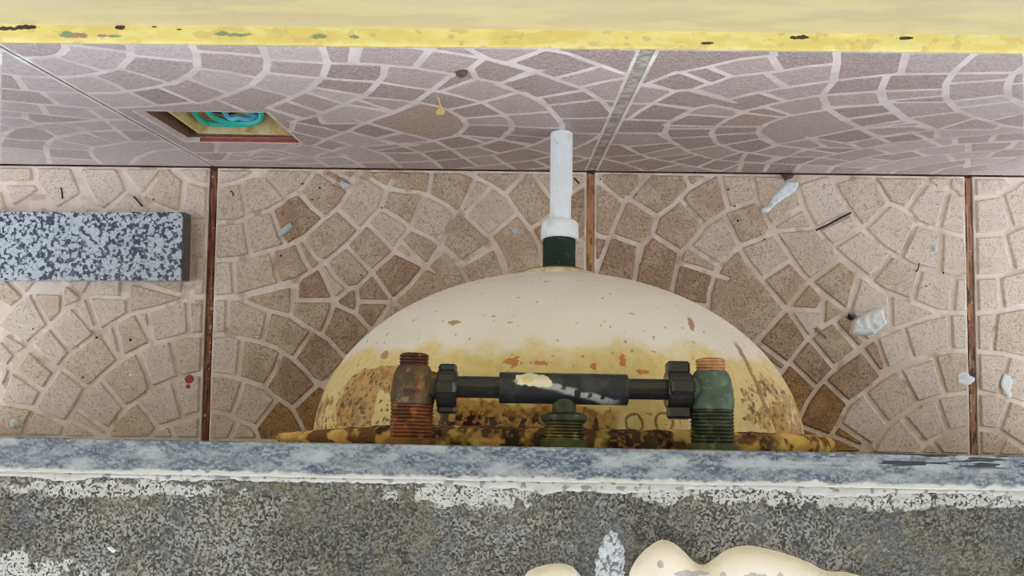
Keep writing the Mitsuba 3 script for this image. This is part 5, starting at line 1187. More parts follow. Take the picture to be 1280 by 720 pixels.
2 3097,1948 171,47 9,13 -39,37 -14,2 -136,-77 -6,-15
2 3076,1682 76,-29 13,3 162,162 43,-37 69,55 4,10 -6,10 -172,92 -338,-94 1,-15
2 2902,805 28,-12 15,4 71,124 -282,141 -56,-108 -6,-45 -27,-92 2,-11 10,-5
2 2763,1101 280,-136 100,164 -11,11 -345,22 -11,-7 -19,-38
2 3270,642 34,2 83,211 110,97 -4,9 -224,199 -16,0 -39,-29 -28,-40 -14,-5 -185,-304 -1,-10
2 3370,642 202,2 9,5 3,10 -7,8 -183,73 -35,-81 1,-12
2 3423,826 -11,-29 6,-16 270,-110 186,211 -180,168 -81,-64 -56,-81 -12,11 -16,0
2 2488,3219 85,-267 20,-33 351,54 9,6 -1,11 -49,93 -56,187 -348,-36 -9,-5
2 2545,3294 13,-9 264,29 9,5 -60,343 -351,2 -10,-5 -1,-11
2 2955,3107 304,89 8,6 0,11 -21,44 -10,41 -328,-21 -9,-5 -2,-10 43,-147
2 2891,3320 335,28 -18,127 -116,184 -10,5 -250,0 -9,-4 -3,-9 45,-275 13,-47
2 3307,3306 -20,-6 2,-31 74,-157 16,-5 34,17 5,17 -100,159
2 2621,2861 94,-173 324,130 -53,109 -12,6 -344,-55 -9,-7
2 2798,2645 316,27 11,11 -54,84 -15,6 -263,-104 -8,-14
2 2794,2582 290,-348 10,-6 253,167 6,10 -180,222 -10,5 -361,-30 -7,-4
2 3141,2185 339,-287 15,-1 97,320 -4,13 -190,143 -256,-169 -5,-9
2 2970,3051 154,-291 56,-65 284,157 -111,178 -63,126 -312,-88 -8,-7
2 3215,2645 97,-117 283,163 6,9 -4,10 -85,76 -12,18 -16,4 -265,-145 -6,-8
2 3364,2458 259,-200 142,-88 116,225 0,11 -74,117 -164,143 -292,-170 -6,-8 3,-10
2 3557,1886 375,17 11,13 -11,83 -6,9 -280,183 -11,1 -7,-8 -83,-283 2,-10
2 3950,2045 174,-64 15,8 -216,350 -15,5 -101,-203
2 3546,1824 125,-233 395,165 169,61 7,7 -1,11 -49,73 -204,73 -8,-13 15,-106 -439,-20 -8,-3
2 3544,2816 116,-103 16,0 2,15 -224,355 -15,5 -42,-21 -6,-8
2 3411,1737 184,-180 7,-4 18,8 5,16 -123,236 -8,6 -11,-2 -71,-63
2 3646,1508 191,-187 17,1 33,41 2,14 -114,204 -107,-43 -20,-12 -6,-8
2 4042,1698 -220,-98 115,-214 212,78 -91,228
2 4099,1708 98,-227 205,71 7,7 -1,10 -136,212 -166,-57
2 3730,1081 178,-161 264,147 -151,277 -8,6 -9,-2 -190,-146 -85,-105
2 4068,1361 152,-268 235,87 -63,247 -9,16 -307,-64 -9,-7
2 4434,1440 86,-227 15,-7 69,25 7,8 -1,10 -132,210 -13,5 -23,-5 -8,-6
2 4518,1153 -19,-12 -24,-89 60,-200 230,41 1,108 -119,189 -14,5
2 4514,800 -98,-47 -6,-16 150,-268 14,-6 44,65 144,81 6,11 0,212 -4,9 -10,2
3 4838,845 4,-804 518,-1 2,15 -502,797 -8,5 -10,-3
2 4764,3040 1,312 0,21 -187,31 -7,-5 -152,-256 67,-42 166,-53
2 4764,3425 1,58 0,159 -9,17 -5,2 -345,0 -4,-13 25,-59 92,-102 85,-43
2 4525,3433 -32,16 -105,118 -28,59 -111,-36 -184,-77 33,-78 162,-203 106,-62 16,4 149,243
2 4270,3655 -8,6 -250,0 -4,-1 -2,-11 15,-51 22,-39 219,82
2 4756,2661 9,9 0,314 -8,8 -113,12 -100,32 -15,-9 -36,-150 -19,-172 119,-38
2 4487,3042 -1,9 -219,122 -89,-110 -92,-163 101,-76 227,-98 10,0 6,9 20,151
2 4141,3088 82,105 0,15 -164,205 -16,27 -332,-97 36,-105 62,-84 152,-168 74,-53 17,3
2 3979,3584 -24,77 -333,0 -4,-1 -2,-10 36,-166 40,-93 320,89 8,7 0,10
2 4765,2613 -180,10 -108,32 -10,-1 -5,-8 -46,-307 301,-73 47,1
2 4372,2362 47,311 -227,97 -7,-7 -93,-322 265,-88 9,1
2 4147,2789 -4,13 -82,54 -17,-21 -139,138 -11,3 -9,-7 -54,-130 -90,-185 237,-202 47,-18 8,0 11,15
2 3570,3655 -8,6 -365,0 -3,-1 -2,-9 19,-133 15,-10 156,39 192,31 10,14
0 -4702,2587 275,-306 -171,-317 99,-83 -16,-12 -4,-14 65,-199 13,-9 10,12 0,513 155,2 110,338 -334,301
0 -6317,2185 146,311 -3,13 -240,231 -69,-76 -131,-256 -34,-115
0 -6378,1982 46,145 -8,15 -322,101 -98,-360 -1,-86 123,-9 254,45
0 -6756,2090 99,328 -7,15 -315,141 -26,-2 -9,-8 -115,-316 2,-113
0 -6811,1699 9,207 33,125 -1,10 -9,5 -347,38 -4,-9 4,-455 182,6 127,67
0 -6345,1559 -39,124 2,88 -4,10 -10,2 -241,-39 -119,5 -13,-11 0,-18 81,-248 15,-25 320,97
0 -6728,820 214,209 1,15 -119,191 -94,192 3,15 -67,199 -6,8 -11,-1 -122,-65 -176,-9 -9,-5 -2,-11 91,-292 105,-243 129,-211 13,-6
0 -6550,1195 256,171 5,13 -42,122 -312,-94 -8,-7 75,-171
0 -6840,807 -119,194 -108,250 -39,128 -14,8 -10,-12 0,-690 20,-28 149,104 114,28 8,7
0 -6756,211 144,284 -1,13 -205,238 -10,2 -116,-29 -139,-105 117,-189 190,-216 10,-4
0 -6742,732 19,-31 148,-169 259,-167 11,-1 7,7 103,333 -3,12 -273,277 -17,0 -252,-247
0 -7126,41 75,-1 443,0 3,1 3,10 -7,9 -137,67 -9,-9 -246,281 -107,167 -8,5 -10,-3 -4,-9
0 -3475,3433 -32,16 -105,118 -28,59 -111,-36 -184,-77 33,-78 162,-203 106,-62 16,4 149,243
0 -3730,3655 -8,6 -250,0 -4,-1 -2,-11 15,-51 22,-39 219,82
0 -3859,3088 82,105 0,15 -164,205 -16,27 -332,-97 36,-105 62,-84 152,-168 74,-53 17,3
0 -4021,3584 -24,77 -333,0 -4,-1 -2,-10 36,-166 40,-93 320,89 8,7 0,10
0 -3853,2789 -4,13 -82,54 -17,-21 -139,138 -11,3 -9,-7 -54,-130 -90,-185 237,-202 47,-18 8,0 11,15
0 -4209,2857 64,154 -129,182 -14,5 -144,-49 -155,-122 93,-154 186,-177 11,-3 8,7
0 -4452,3190 147,52 -85,228 -17,63 -202,-29 -168,-45 4,-49 71,-204 89,-135
0 -4430,3655 -8,6 -365,0 -3,-1 -2,-9 19,-133 15,-10 156,39 192,31 10,14
0 -4735,2627 197,215 2,14 -170,269 -302,-88 -7,-7 1,-11 137,-237
0 -4744,3162 8,7 -81,224 -310,-49 -8,-6 -1,-10 80,-236 12,-17
0 -4824,3452 -33,209 -31,0 -289,0 3,-101 26,-171 315,49
0 -4495,2287 -142,158 -10,4 -9,-5 -60,-87 -105,-203 41,-51 112,-83
0 -4693,2495 -2,13 -152,173 -10,4 -9,-5 -188,-258 172,-202 10,-4 9,5 110,159
0 -4893,2718 0,15 -48,71 -16,5 -269,-153 -6,-9 3,-9 133,-168 10,-5 10,5
0 -4974,2854 -88,160 -13,6 -311,-65 -8,-7 0,-10 73,-167 49,-79 15,-3
0 -5423,3008 121,9 205,47 1,10 -91,261 -244,-9 -77,-12 36,-199
0 -5228,3661 -11,0 -130,0 -4,-1 -2,-11 70,-264 12,-9 85,4 11,14
0 -4771,1723 189,149 5,9 -5,10 -185,142 -11,-12 11,-212 -291,12 -13,-10 140,-209 38,-36 9,5
0 -4818,1859 -7,226 -215,247 -85,24 -52,-21 -201,-151 137,-172 88,-97 9,-4 9,5 67,82 8,-4 -42,-111 2,-11 9,-5
0 -5129,2441 -55,69 -9,4 -10,-5 -124,-167 -2,-10 7,-8 10,0 112,50 69,50
0 -5593,2471 141,-197 10,-5 10,5 186,251 1,13 -27,45 -184,-45 -131,-48 -8,-8
0 -4860,1525 171,-199 9,-4 9,4 194,239 2,11 -78,242 -8,8 -11,-2 -166,-131
0 -4979,1590 -109,163 -51,64 -9,5 -10,-5 -203,-255 211,-185
0 -5274,1983 -167,183 -226,290 -98,-78 -90,-116 -89,-234 -18,-209 84,-287 15,-8 42,13 -31,-39 1,-16 198,-171 232,268 229,300
0 -4986,1002 -296,100 -15,-6 -24,-50 5,-16 258,-166 17,4 62,127
0 -5388,1016 -170,100 90,15 -4,17 -60,36 -128,38 -94,-268 269,-138
0 -5190,1326 -215,186 -17,-1 -183,-217 -3,-10 94,-60 195,-61
0 -5086,781 14,27 -4,15 -212,141 -55,27 -89,-175 0,-10 8,-7 41,-10 285,-14
0 -5380,3389 -78,272 -86,0 -206,-18 -79,-31 116,-297 189,45 142,19
0 -5626,2897 152,85 6,15 -46,103 -44,202 -164,-38 -212,-112 -7,-8 30,-42 130,-271
0 -5976,3183 210,108 6,15 -119,293 -136,-53 -141,-73 81,-176
0 -5898,3657 -6,4 -162,0 -4,-2 -66,-108 6,-8 10,1 216,96
0 -6118,3281 -76,161 -8,6 -10,-2 -251,-199 172,-230 10,-5 132,79 6,9
0 -6132,3646 -2,15 -31,0 -358,0 -1,-17 186,-205 15,-2 80,43
0 -6533,3278 138,119 1,17 -183,219 -125,-63 -206,-202 116,-121 141,-117 91,98 -42,49
0 -5851,2806 17,-2 6,16 -120,257 -115,136 -17,2 -20,-122 3,-9
0 -5468,2580 161,42 8,7 -1,11 -60,111 -88,190 -158,-84 -144,-64 -8,-8 131,-260
0 -5677,2514 -116,236 -17,5 -98,-64 -186,-179 -4,-9 5,-9 225,-171 70,85
0 -6136,2538 201,188 54,40 -3,10 -244,273 -113,-65 -7,-15 16,-20 -134,-154 -10,-21
0 -5978,2072 80,203 -4,14 -221,172 -10,3 -8,-7 -124,-263 -4,-25
0 -6387,2842 75,114 -1,15 -213,219 -146,-154 -165,-161 -8,-19 295,-197 32,32 50,98 35,3
0 -6006,1868 16,148 -8,13 -286,91 -49,-143 1,-115
0 -6247,1405 319,98 8,15 -90,301 -324,-8 -4,-69 75,-299
0 -5792,987 100,285 -4,13 -202,152 -193,-233 89,-118 193,-105 10,-1
0 -6001,1422 -196,-60 -8,-7 2,-11 71,-93 10,-5 9,5 128,161 -6,8
0 -6071,1060 -172,240 -17,2 -232,-203 31,-54 208,-211 10,-3 9,4
0 -6656,3660 -3,1 -400,0 -67,0 -1,-415 17,-1 384,362 72,43
0 -5580,459 75,303 -6,14 -249,129 -10,0 -7,-8 -88,-326 268,-120 10,0
0 -5815,931 -199,111 -15,-3 -179,-246 75,-79 211,-116 11,0 7,8
0 -5979,178 242,-138 93,0 50,359 -274,122 -10,0 -7,-8
0 -6025,205 7,8 95,325 -6,14 -215,118 -10,1 -7,-8 -100,-329 226,-128
0 -6367,42 5,-2 500,0 2,1 3,10 -6,8 -404,225 -10,1 -7,-7 -84,-225
0 -6723,173 247,-133 54,0 101,264 -4,15 -245,153
0 -6994,3064 152,-127 153,146 -1,18 -132,114 -123,118 -185,-172 5,-11
0 -7042,2614 164,279 -3,15 -139,120 -91,61 -16,-2 -3,-479 4,-10 10,-2
0 -6636,2483 36,111 14,16 2,10 -5,8 -282,183 -108,-184 326,-151
0 -7107,2439 38,102 -6,15 -8,1 -44,-11 -3,-103 10,-12
3 7281,41 2,-1 135,0 4,2 2,10 -72,289 -7,8 -10,0 -7,-9 -50,-289
3 7469,41 2,-1 655,0 9,7 -202,326 -179,-134 -283,-180 -5,-8
3 7007,41 3,-1 218,0 75,412 -3,10 -10,4 -211,-39 -74,-376
3 7038,498 10,12 -72,245 -260,6 -36,-18 71,-286
3 6691,41 2,-1 262,0 79,397 -3,10 -11,4 -271,-44 -61,-356
3 6395,402 297,43 10,14 -62,254 -7,8 -10,0 -298,-129 -1,-11
3 6342,41 3,-1 294,0 59,345 -3,11 -10,3 -294,-47 -51,-301
3 5995,333 340,57 8,6 1,10 -75,190 -370,5 -10,-5 -1,-11 18,-51 65,-43
3 6049,41 3,-1 238,0 50,290 -3,11 -11,3 -324,-62 10,-104
3 5667,41 63,-1 262,0 10,11 -138,469 -45,126 41,3 0,17 -201,227 -99,50 -196,-250 96,-113 209,-414
3 5245,824 76,-87 10,-4 9,5 171,219 2,9 -6,9 -147,78 -189,66 -7,-14 14,-50 -59,-216 94,-48 16,5
3 8733,3661 -97,0 -565,0 -6,-3 -16,-30 6,-17 160,-69 165,-150 153,-116 28,3 153,-255 8,-6 10,3 4,9
3 8009,3647 -3,14 -325,0 -7,-4 -73,-182 153,-59 113,-75 128,233 1,10 -14,10
3 7623,3648 -4,13 -367,0 -137,-350 3,-12 26,-24 25,-3 273,-118 96,283 -1,10
3 8500,2886 141,109 26,12 -1,10 -98,165 -36,37 -12,3 -13,-5 -202,-190 73,-129 100,-21
3 8601,2547 124,3 11,12 0,373 -9,12 -203,-98 -21,-19
3 8236,2435 13,-3 297,115 2,11 -89,260 -9,8 -70,15 -416,-296 -16,18 72,80 -153,159 -217,-179 214,-249 275,163
3 8724,2506 -96,-4 -9,-5 -2,-10 76,-281 14,-94 5,-8 14,-1 10,11 0,380
3 8664,2106 -14,90 -78,288 -6,8 -10,0 -283,-123 86,-296 211,8 84,12
3 8373,1995 39,-100 -30,-3 -11,-11 -18,-214 154,-10 226,7 -1,378 -157,-4 -192,-27 -9,-5
3 8588,1161 38,66 97,-4 13,12 -3,364 -227,13 -113,-2 -10,-6 -89,-167 -16,0 -6,-6 -15,-45 -40,-75 7,-7 349,-148
3 8334,1957 -17,62 -76,189 -309,-58 -8,-6 43,-246 355,32 11,11
3 8133,2756 186,133 4,15 -47,80 -8,6 -15,-8 -98,180 -177,74 -14,-4 -203,-274 107,-90 7,-3 13,6 167,-190
3 7899,2199 13,-8 342,71 1,10 -38,118 -86,88 -225,-134 -6,-9 4,-10 17,-16 -51,-21
3 8308,1810 13,11 2,60 -10,4 -338,-34 -11,-14 11,-12
3 8245,1496 59,167 10,90 -12,13 -330,15 -12,-12 -5,-95 -33,-106 8,-6
3 8002,1050 214,354 12,34 -9,15 -315,67 -84,-228 -51,-63 224,-177
3 8125,1147 259,-296 9,-4 9,5 50,68 104,191 -366,156 -66,-106
3 8283,688 78,108 0,15 -254,290 -10,4 -10,-6 -105,-178 -29,-36 6,-9 308,-191
3 7709,705 237,241 30,50 -3,16 -238,179 -173,-191 -61,-38 136,-290
3 8066,537 158,103 4,14 -5,6 -301,186 -14,-1 -25,-26 -2,-15
3 7756,297 264,203 3,17 -171,251 -8,5 -10,-3 -100,-103 -76,-40 84,-330
3 7500,600 85,42 6,16 -125,269 -8,7 -10,-2 -5,-8 -45,-331 4,-11 10,-2
3 7515,558 -141,-71 -9,-15 88,-354 7,-8 11,1 230,149 -82,318
3 7803,2319 -3,21 7,12 -4,7 -85,76 -234,-183 -2,-16 6,-16 15,-7 293,100
3 7886,2108 -59,157 -15,7 -298,-106 64,-171 5,-85 321,-9 9,4 3,10
3 7911,1684 9,160 -12,13 -313,3 -26,-150 316,-93
3 7783,1317 85,243 -8,15 -307,88 -85,-167 252,-245
3 7423,971 109,63 154,178 -230,231 -10,3 -164,-192 -3,-11 52,-188 51,-99
3 7348,567 45,314 -10,13 -8,-1 -272,-159 40,-213
3 7256,1318 263,384 18,97 -2,185 -89,222 -219,182 -192,-231 0,-15 -229,-233 -1,-18 -16,-20 238,-310 14,-4 86,40 -59,-73 0,-15 107,-130 73,-66
3 7330,929 5,16 -130,262 -242,-97 -7,-13 21,-179 36,-115 38,-2
3 8725,1179 -67,3 -11,-6 -158,-279 -47,-66 -2,-10 7,-8 280,-120 9,12 0,462
3 8312,649 206,-215 214,197 -7,12 -318,137
3 8192,43 6,-3 9,0 5,2 268,357 -206,218 -211,-139 -90,-73
3 8733,552 -17,0 -219,-203 -220,-293 2,-16 454,1
3 8276,3063 199,184 4,10 -5,9 -102,73 -169,-153 -2,-15 56,-105 9,-6
3 8169,3214 159,148 0,17 -136,125 -149,60 -130,-249 50,-26 194,-77
3 7717,2985 201,259 2,11 -7,8 -48,20 -130,93 -151,50 -97,-296
3 7621,2661 204,167 4,9 -4,10 -58,51 -284,179 -11,1 -7,-7 -34,-261 4,-11 171,-138
3 7439,2275 257,203 1,17 -100,116 -166,135 -10,2 -8,-6 -121,-236 0,-11 15,-8 -47,-60
3 7076,2908 298,-90 15,11 37,276 -258,114 -99,-304
3 6983,2186 198,223 3,10 -6,8 -76,42 -237,72 -133,-163
3 6895,1131 304,125 7,8 -2,10 -62,76 -119,112 -181,-214 -1,-13
3 6750,1206 191,232 2,10 -6,8 -11,0 -201,-92 -7,-9 16,-22 -68,3 -17,-6 -123,-122 1,-17
3 7238,2509 120,230 0,10 -12,17 -291,93 -139,-246 -1,-11 8,-7
3 6674,1392 304,136 6,8 -2,10 -219,282 -9,5 -10,-4 -243,-253 30,-52
3 6766,1936 168,187 2,10 -5,8 -255,171 -129,-156
3 6459,2054 200,-112 16,3 -1,16 -154,155 -17,0 -46,-42 -4,-11
3 6497,1495 -32,31 -17,0 -152,-167 117,-180 9,-5 80,73 86,100
3 6057,1519 205,-118 149,156 -4,8 -170,147 -182,-174 -4,-10
3 6165,1299 55,56 3,10 -6,9 -206,118 -219,-215 33,-45 113,-87 88,-129 42,-32 230,199 4,10 -5,9
3 6338,1995 171,-47 15,7 -6,15 -136,77 -13,-2 -40,-37
3 6454,1653 77,29 147,157 1,15 -337,94 -172,-92 -7,-10 5,-10 68,-55 43,37 162,-162
3 6676,793 28,12 245,-4 10,5 2,11 -27,92 -6,45 -56,108 -282,-141 71,-124
3 6563,965 281,136 5,16 -19,38 -11,7 -345,-22 -11,-11
3 6302,644 34,-2 284,130 -1,10 -184,304 -15,5 -28,40 -39,29 -15,0 -225,-199 -4,-9 110,-97
3 6034,644 202,-2 10,5 1,12 -35,81 -182,-73 -7,-8 2,-10
3 6194,797 -11,29 -106,90 -16,0 -12,-11 -56,81 -81,64 -180,-168 186,-211 270,110
3 7033,2952 85,267 -2,10 -8,5 -348,36 -57,-187 -49,-93 0,-11 8,-6 352,-54
3 7196,3659 -4,2 -357,0 -60,-342 9,-5 265,-29 12,9 136,354
3 6347,3196 304,-89 15,8 43,147 -2,10 -9,5 -327,21 -10,-41 -21,-44 -1,-11
3 6783,3660 -2,1 -262,0 -5,-2 -116,-184 -18,-127 336,-28 12,9 13,47 45,275
3 6319,3300 -20,6 -11,-6 -100,-159 5,-17 34,-17 17,5 74,157
3 6891,2688 94,173 0,10 -8,7 -344,55 -13,-6 -53,-109
3 6492,2672 316,-27 13,10 -8,14 -263,104 -15,-6 -54,-84
3 6522,2234 290,348 -1,16 -7,4 -361,30 -10,-5 -179,-222 5,-10 253,-167
3 6126,1898 339,287 4,10 -5,9 -256,169 -190,-143 -4,-13 97,-320
3 6482,2760 154,291 0,10 -7,7 -313,88 -63,-126 -111,-178 285,-157
3 6294,2528 97,117 2,10 -6,8 -265,145 -16,-4 -12,-18 -85,-76 -4,-10 6,-9
3 5983,2258 259,200 17,20 2,10 -6,8 -292,170 -163,-143 -75,-117 0,-11 116,-225
3 5675,1903 374,-17 10,5 2,10 -83,283 -7,8 -11,-1 -280,-183 -6,-9 -11,-83
3 5483,1981 173,64 143,96 -101,203 -15,-5 -216,-350
3 5936,1591 125,233 -3,15 -8,3 -439,20 15,106 -8,13 -204,-73 -49,-73 -1,-11 7,-7 169,-61
3 5946,2713 116,103 153,243 -6,8 -42,21 -15,-5 -224,-355 2,-15
3 6011,1557 184,180 0,17 -72,63 -10,2 -9,-6 -123,-236 5,-16 18,-8
3 5769,1321 191,187 4,10 -6,8 -20,12 -106,43 -114,-204 1,-14 33,-41
3 5784,1600 -220,98 -16,-6 -91,-228 212,-78
3 5409,1481 98,227 -7,16 -166,57 -136,-212 -1,-10 7,-7
3 5698,920 178,161 1,16 -85,105 -189,146 -10,2 -8,-6 -150,-277
3 5386,1093 153,268 0,11 -8,7 -308,64 -9,-16 -63,-247
3 5087,1213 85,227 0,13 -8,6 -23,5 -13,-5 -132,-210 -1,-10 7,-8 69,-25
3 4959,1190 -118,-187 0,-110 230,-41 60,200 -23,89 -20,12 -115,42
3 5028,3404 -187,-31 0,-21 1,-312 112,8 166,53 67,42 -152,256
3 5204,3648 -4,13 -345,0 -5,-2 -9,-17 0,-159 1,-58 160,19 86,43 91,102
3 5113,3449 -32,-16 -5,-16 148,-243 16,-4 106,62 163,203 32,78 -184,77 -111,36 -28,-59
3 5598,3660 -4,1 -249,0 -9,-6 8,-14 219,-82 22,39 15,51
3 4849,2992 -8,-8 0,-314 10,-9 162,6 119,38 -19,172 -36,150 -15,9 -100,-32
3 5120,3051 -1,-9 38,-156 19,-151 6,-9 11,0 226,98 101,76 -92,163 -89,110
3 5383,3193 82,-105 89,-152 17,-3 74,53 152,168 62,84 36,105 -332,97 -16,-27 -164,-205
3 5988,3660 -3,1 -334,0 -24,-77 -40,-87 -1,-10 8,-7 320,-89 40,93 36,166
3 5022,2623 -181,-10 1,-346 47,-1 301,73 -46,307 -5,8 -10,1
3 5187,2673 47,-311 6,-8 10,-1 265,88 -94,322 -6,7
3 5464,2802 -5,-13 103,-340 11,-15 8,0 47,18 238,202 -91,185 -54,130 -9,7 -11,-3 -139,-138 -16,21
3 6412,3660 -3,1 -365,0 -8,-6 -13,-63 9,-14 192,-31 156,-39 15,10 20,133'''

# ---------------------------------------------------------------- the setting
add("floor", box(-2.6, 2.6, -3.2, 0.20, -0.06, -0.0035), "dark_dirt", kind="structure", label="floor of tan fan-pattern stone-look tiles between the tilted slab and the tiled wall")
add("sky_blocker", box(-1.0, 1.0, -2.2, 0.34, 2.38, 2.5), "added_canopy", kind="structure", label="added unseen slab blocking the overhead sky, open on both sides")  # added out of view to block overhead sky so light comes from the sides
JF = 0.0042
tile_edges = [(X0 + (k - 1) * TS + JF, X0 + k * TS - JF) for k in range(4)]
for k, (a, b) in enumerate(tile_edges):
    add("floor__tile" if k == 0 else f"floor__tile_{k:03d}", box(a, b, D - TS + 0.004, D - 0.0014, -0.009, 0.0, 0.0006), "floor_grout")
for k, (m, w) in enumerate((("joint_red", 0.0062), ("joint_tan", 0.0076), ("joint_worn", 0.0062))):
    x = X0 + k * TS
    ys = np.linspace(D - TS, D - 0.003, 130)
    xs = np.linspace(-w / 2, w / 2, 7)
    gx, gy = np.meshgrid(xs, ys)
    amp = (0.0022, 0.0006, 0.0022)[k]
    z = -0.0013 + amp * (meshkit.fbm(np.stack([gx * 400 + k * 9, gy * 90, 0 * gx], -1), 3) - 0.5)
    edge = (meshkit.fbm(np.stack([np.sign(gx) * 5 + k, gy * 70, 0 * gx], -1), 3) - 0.5) * (0.0028, 0.0004, 0.0024)[k]
    gx = gx + edge * (np.abs(gx) > w / 2 - 1e-6)
    V = np.stack([x + gx, gy, z], -1).reshape(-1, 3)
    n0, n1 = gx.shape
    F = [(i * n1 + j, i * n1 + j + 1, (i + 1) * n1 + j + 1, (i + 1) * n1 + j) for i in range(n0 - 1) for j in range(n1 - 1)]
    add("floor__joint", meshkit.arrays((V, F))[:2] if False else trimesh.Trimesh(*meshkit.arrays((V, F))[:2], process=False), m, smooth=True)

# stones of the floor, one entry each, tone by stain and dirt, plus basin shade put into the colour
BROWN = [(-0.14, 0.045, 0.025), (0.075, 0.095, 0.03), (-0.23, -0.06, 0.025), (0.265, 0.03, 0.022), (0.34, -0.03, 0.02), (-0.20, -0.03, 0.04), (-0.175, 0.005, 0.03), (0.30, -0.05, 0.04), (0.285, -0.01, 0.035), (0.115, 0.075, 0.035), (0.15, 0.07, 0.03)]
AMBER = [(0.315, -0.080, 0.035), (0.285, -0.095, 0.05), (-0.215, -0.095, 0.04), (0.335, -0.120, 0.025), (-0.19, -0.06, 0.03)]
TAN = [(-0.2, 0.0, 0.08), (0.30, 0.0, 0.08), (-0.12, 0.08, 0.12), (-0.03, 0.11, 0.08), (0.17, 0.07, 0.11)]
for r, P in decode(FLOOR_STONES):
    c = P.mean(0)
    h = rng.random()
    def hit(L):
        return any((c[0] - x) ** 2 + (c[1] - y) ** 2 < s * s for x, y, s in L)
    t = 4 if hit(AMBER) else 3 if hit(BROWN) else (2 if h < 0.6 else 3) if hit(TAN) and h < 0.7 else 1 if abs(c[0] - 0.0) < 0.3 or h < 0.3 else 0
    par = "floor__tile" if r == 0 else f"floor__tile_{r:03d}"
    m = stone(P, 0.0027 + 0.0002 * rng.random(), 0.0017)
    add(par + "__stone", m, f"floor_stone_{t}", smooth=40)

hx0, hx1, hz0, hz1 = HOLE
def holed(x0, x1, y0, y1, z0, z1):
    m = box(x0, x1, y0, y1, z0, z1)
    if x1 <= hx0 or x0 >= hx1:
        return m
    return trimesh.boolean.difference([m, box(hx0, hx1, y0 - 1e-3, min(y1 + 1e-3, 0.30), hz0, hz1)], engine="manifold")
WB = 0.1842
add("wall_back", holed(-2.6, 2.6, WB, 0.34, -0.06, 2.5), "yellow_wall_paint", kind="structure", label="yellow painted wall above a band of stone-look tiles")
tw = [X0 - TS, X0, X0 + TS, X0 + 2 * TS, X0 + 3 * TS]
jw = [0.0008, 0.0008, 0.0045, 0.0008, 0.0008]
for k in range(4):
    add("wall_back__tile" if k == 0 else f"wall_back__tile_{k:03d}", holed(tw[k] + jw[k], tw[k + 1] - jw[k + 1], D, WB - 0.0012, 0.0012, HT), "wall_grout")
for r, P in decode(WALL_STONES):
    c = P.mean(0)
    h = rng.random()
    t = (2 if h < 0.6 else 1) if -0.12 < c[0] < 0.30 else (1 if h < 0.55 else 2 if h < 0.7 else 0)
    if c[0] < -0.27 or c[0] > 0.36:
        t = 0 if h < 0.7 else 1
    if (c[0] - 0.193) ** 2 + (c[1] - 0.2) ** 2 < 0.02 ** 2 or (c[0] + 0.07) ** 2 + (c[1] - 0.2) ** 2 < 0.02 ** 2:
        t = 3
    par = "wall_back__tile" if r == 0 else f"wall_back__tile_{r:03d}"
    add(par + "__stone", on_wall(stone(P, 0.00028 + 0.0001 * rng.random(), 0.0008), D), f"wall_stone_{t}", smooth=40)
for k, (w, m, dep) in enumerate(((0.0016, "joint_black", 0.0002), (0.0082, "joint_grey", 0.0004), (0.0016, "joint_black", 0.0002))):
    x = X0 + k * TS
    add("wall_back__joint", box(x - w / 2, x + w / 2, D + dep, WB - 0.001, 0.001, HT - 0.0004), m)
add("wall_back__tile_001__cut_edge", box(hx0 + 0.012, hx1 - 0.001, D + 0.0004, D + 0.0042, hz0 - 0.0015, hz0 + 0.0003), "red_clay", label="red clay edge of the cut tile")

# the painted top edge of the tiling, with a wavy nose over the tiles
xs = np.linspace(-2.6, 2.6, 1400)
nose = 0.0016 * (meshkit.fbm(np.stack([xs * 9, 0 * xs, 0 * xs], -1), 3) - 0.35) + 0.0010 * (meshkit.fbm(np.stack([xs * 60, 0 * xs + 4, 0 * xs], -1), 3) - 0.5)
drop = np.clip(0.0035 * (meshkit.fbm(np.stack([xs * 26, 0 * xs + 8, 0 * xs], -1), 4) - 0.35), 0.0006, 0.005)
prof = []
for x, a, d in zip(xs, nose, drop):
    yf = D - 0.0006 - max(a, -0.0004) * 0.6
    prof.append([(x, WB + 0.0005, HT + 0.0019), (x, WB - 0.0012, HT + 0.0016), (x, D + 0.0035, HT + 0.0012), (x, D + 0.0010, HT + 0.0009), (x, yf, HT + 0.0003), (x, yf - 0.0001, HT - d), (x, D + 0.0001, HT - d - 0.0003)])
V = np.array(prof)
n0, n1 = V.shape[:2]
F = [(i * n1 + j, i * n1 + j + 1, (i + 1) * n1 + j + 1, (i + 1) * n1 + j) for i in range(n0 - 1) for j in range(n1 - 1)]
add("trim_1", trimesh.Trimesh(*meshkit.arrays((V.reshape(-1, 3), F))[:2], process=False), "ledge_paint", smooth=True, kind="structure", label="bright yellow painted top edge of the wall tiling, chipped in places")

# ---------------------------------------------------------------- the junction box in the wall
JB = (-0.2885, -0.2045, 0.1805, 0.228, 0.1165, 0.2145)
tilt = trimesh.transformations.rotation_matrix(math.radians(2.2), [0, 1, 0], [-0.247, 0.2, 0.165])
def open_box(x0, x1, y0, y1, z0, z1, t):
    parts = [box(x0, x0 + t, y0, y1, z0, z1), box(x1 - t, x1, y0, y1, z0, z1), box(x0, x1, y0, y1, z0, z0 + t), box(x0, x1, y0, y1, z1 - t, z1), box(x0, x1, y1 - t, y1, z0, z1)]
    return trimesh.boolean.union(parts, engine="manifold")
lin_ = trimesh.boolean.difference([box(hx0 + 0.0002, hx1 - 0.0002, D + 0.0046, 0.29, hz0 + 0.0002, hz1 - 0.0002), box(hx0 + 0.002, hx1 - 0.002, 0.1, 0.285, hz0 + 0.001, hz1 - 0.002)], engine="manifold")
add("wall_back__recess", lin_, "brick_rubble", label="broken brick sides of the cut-out")
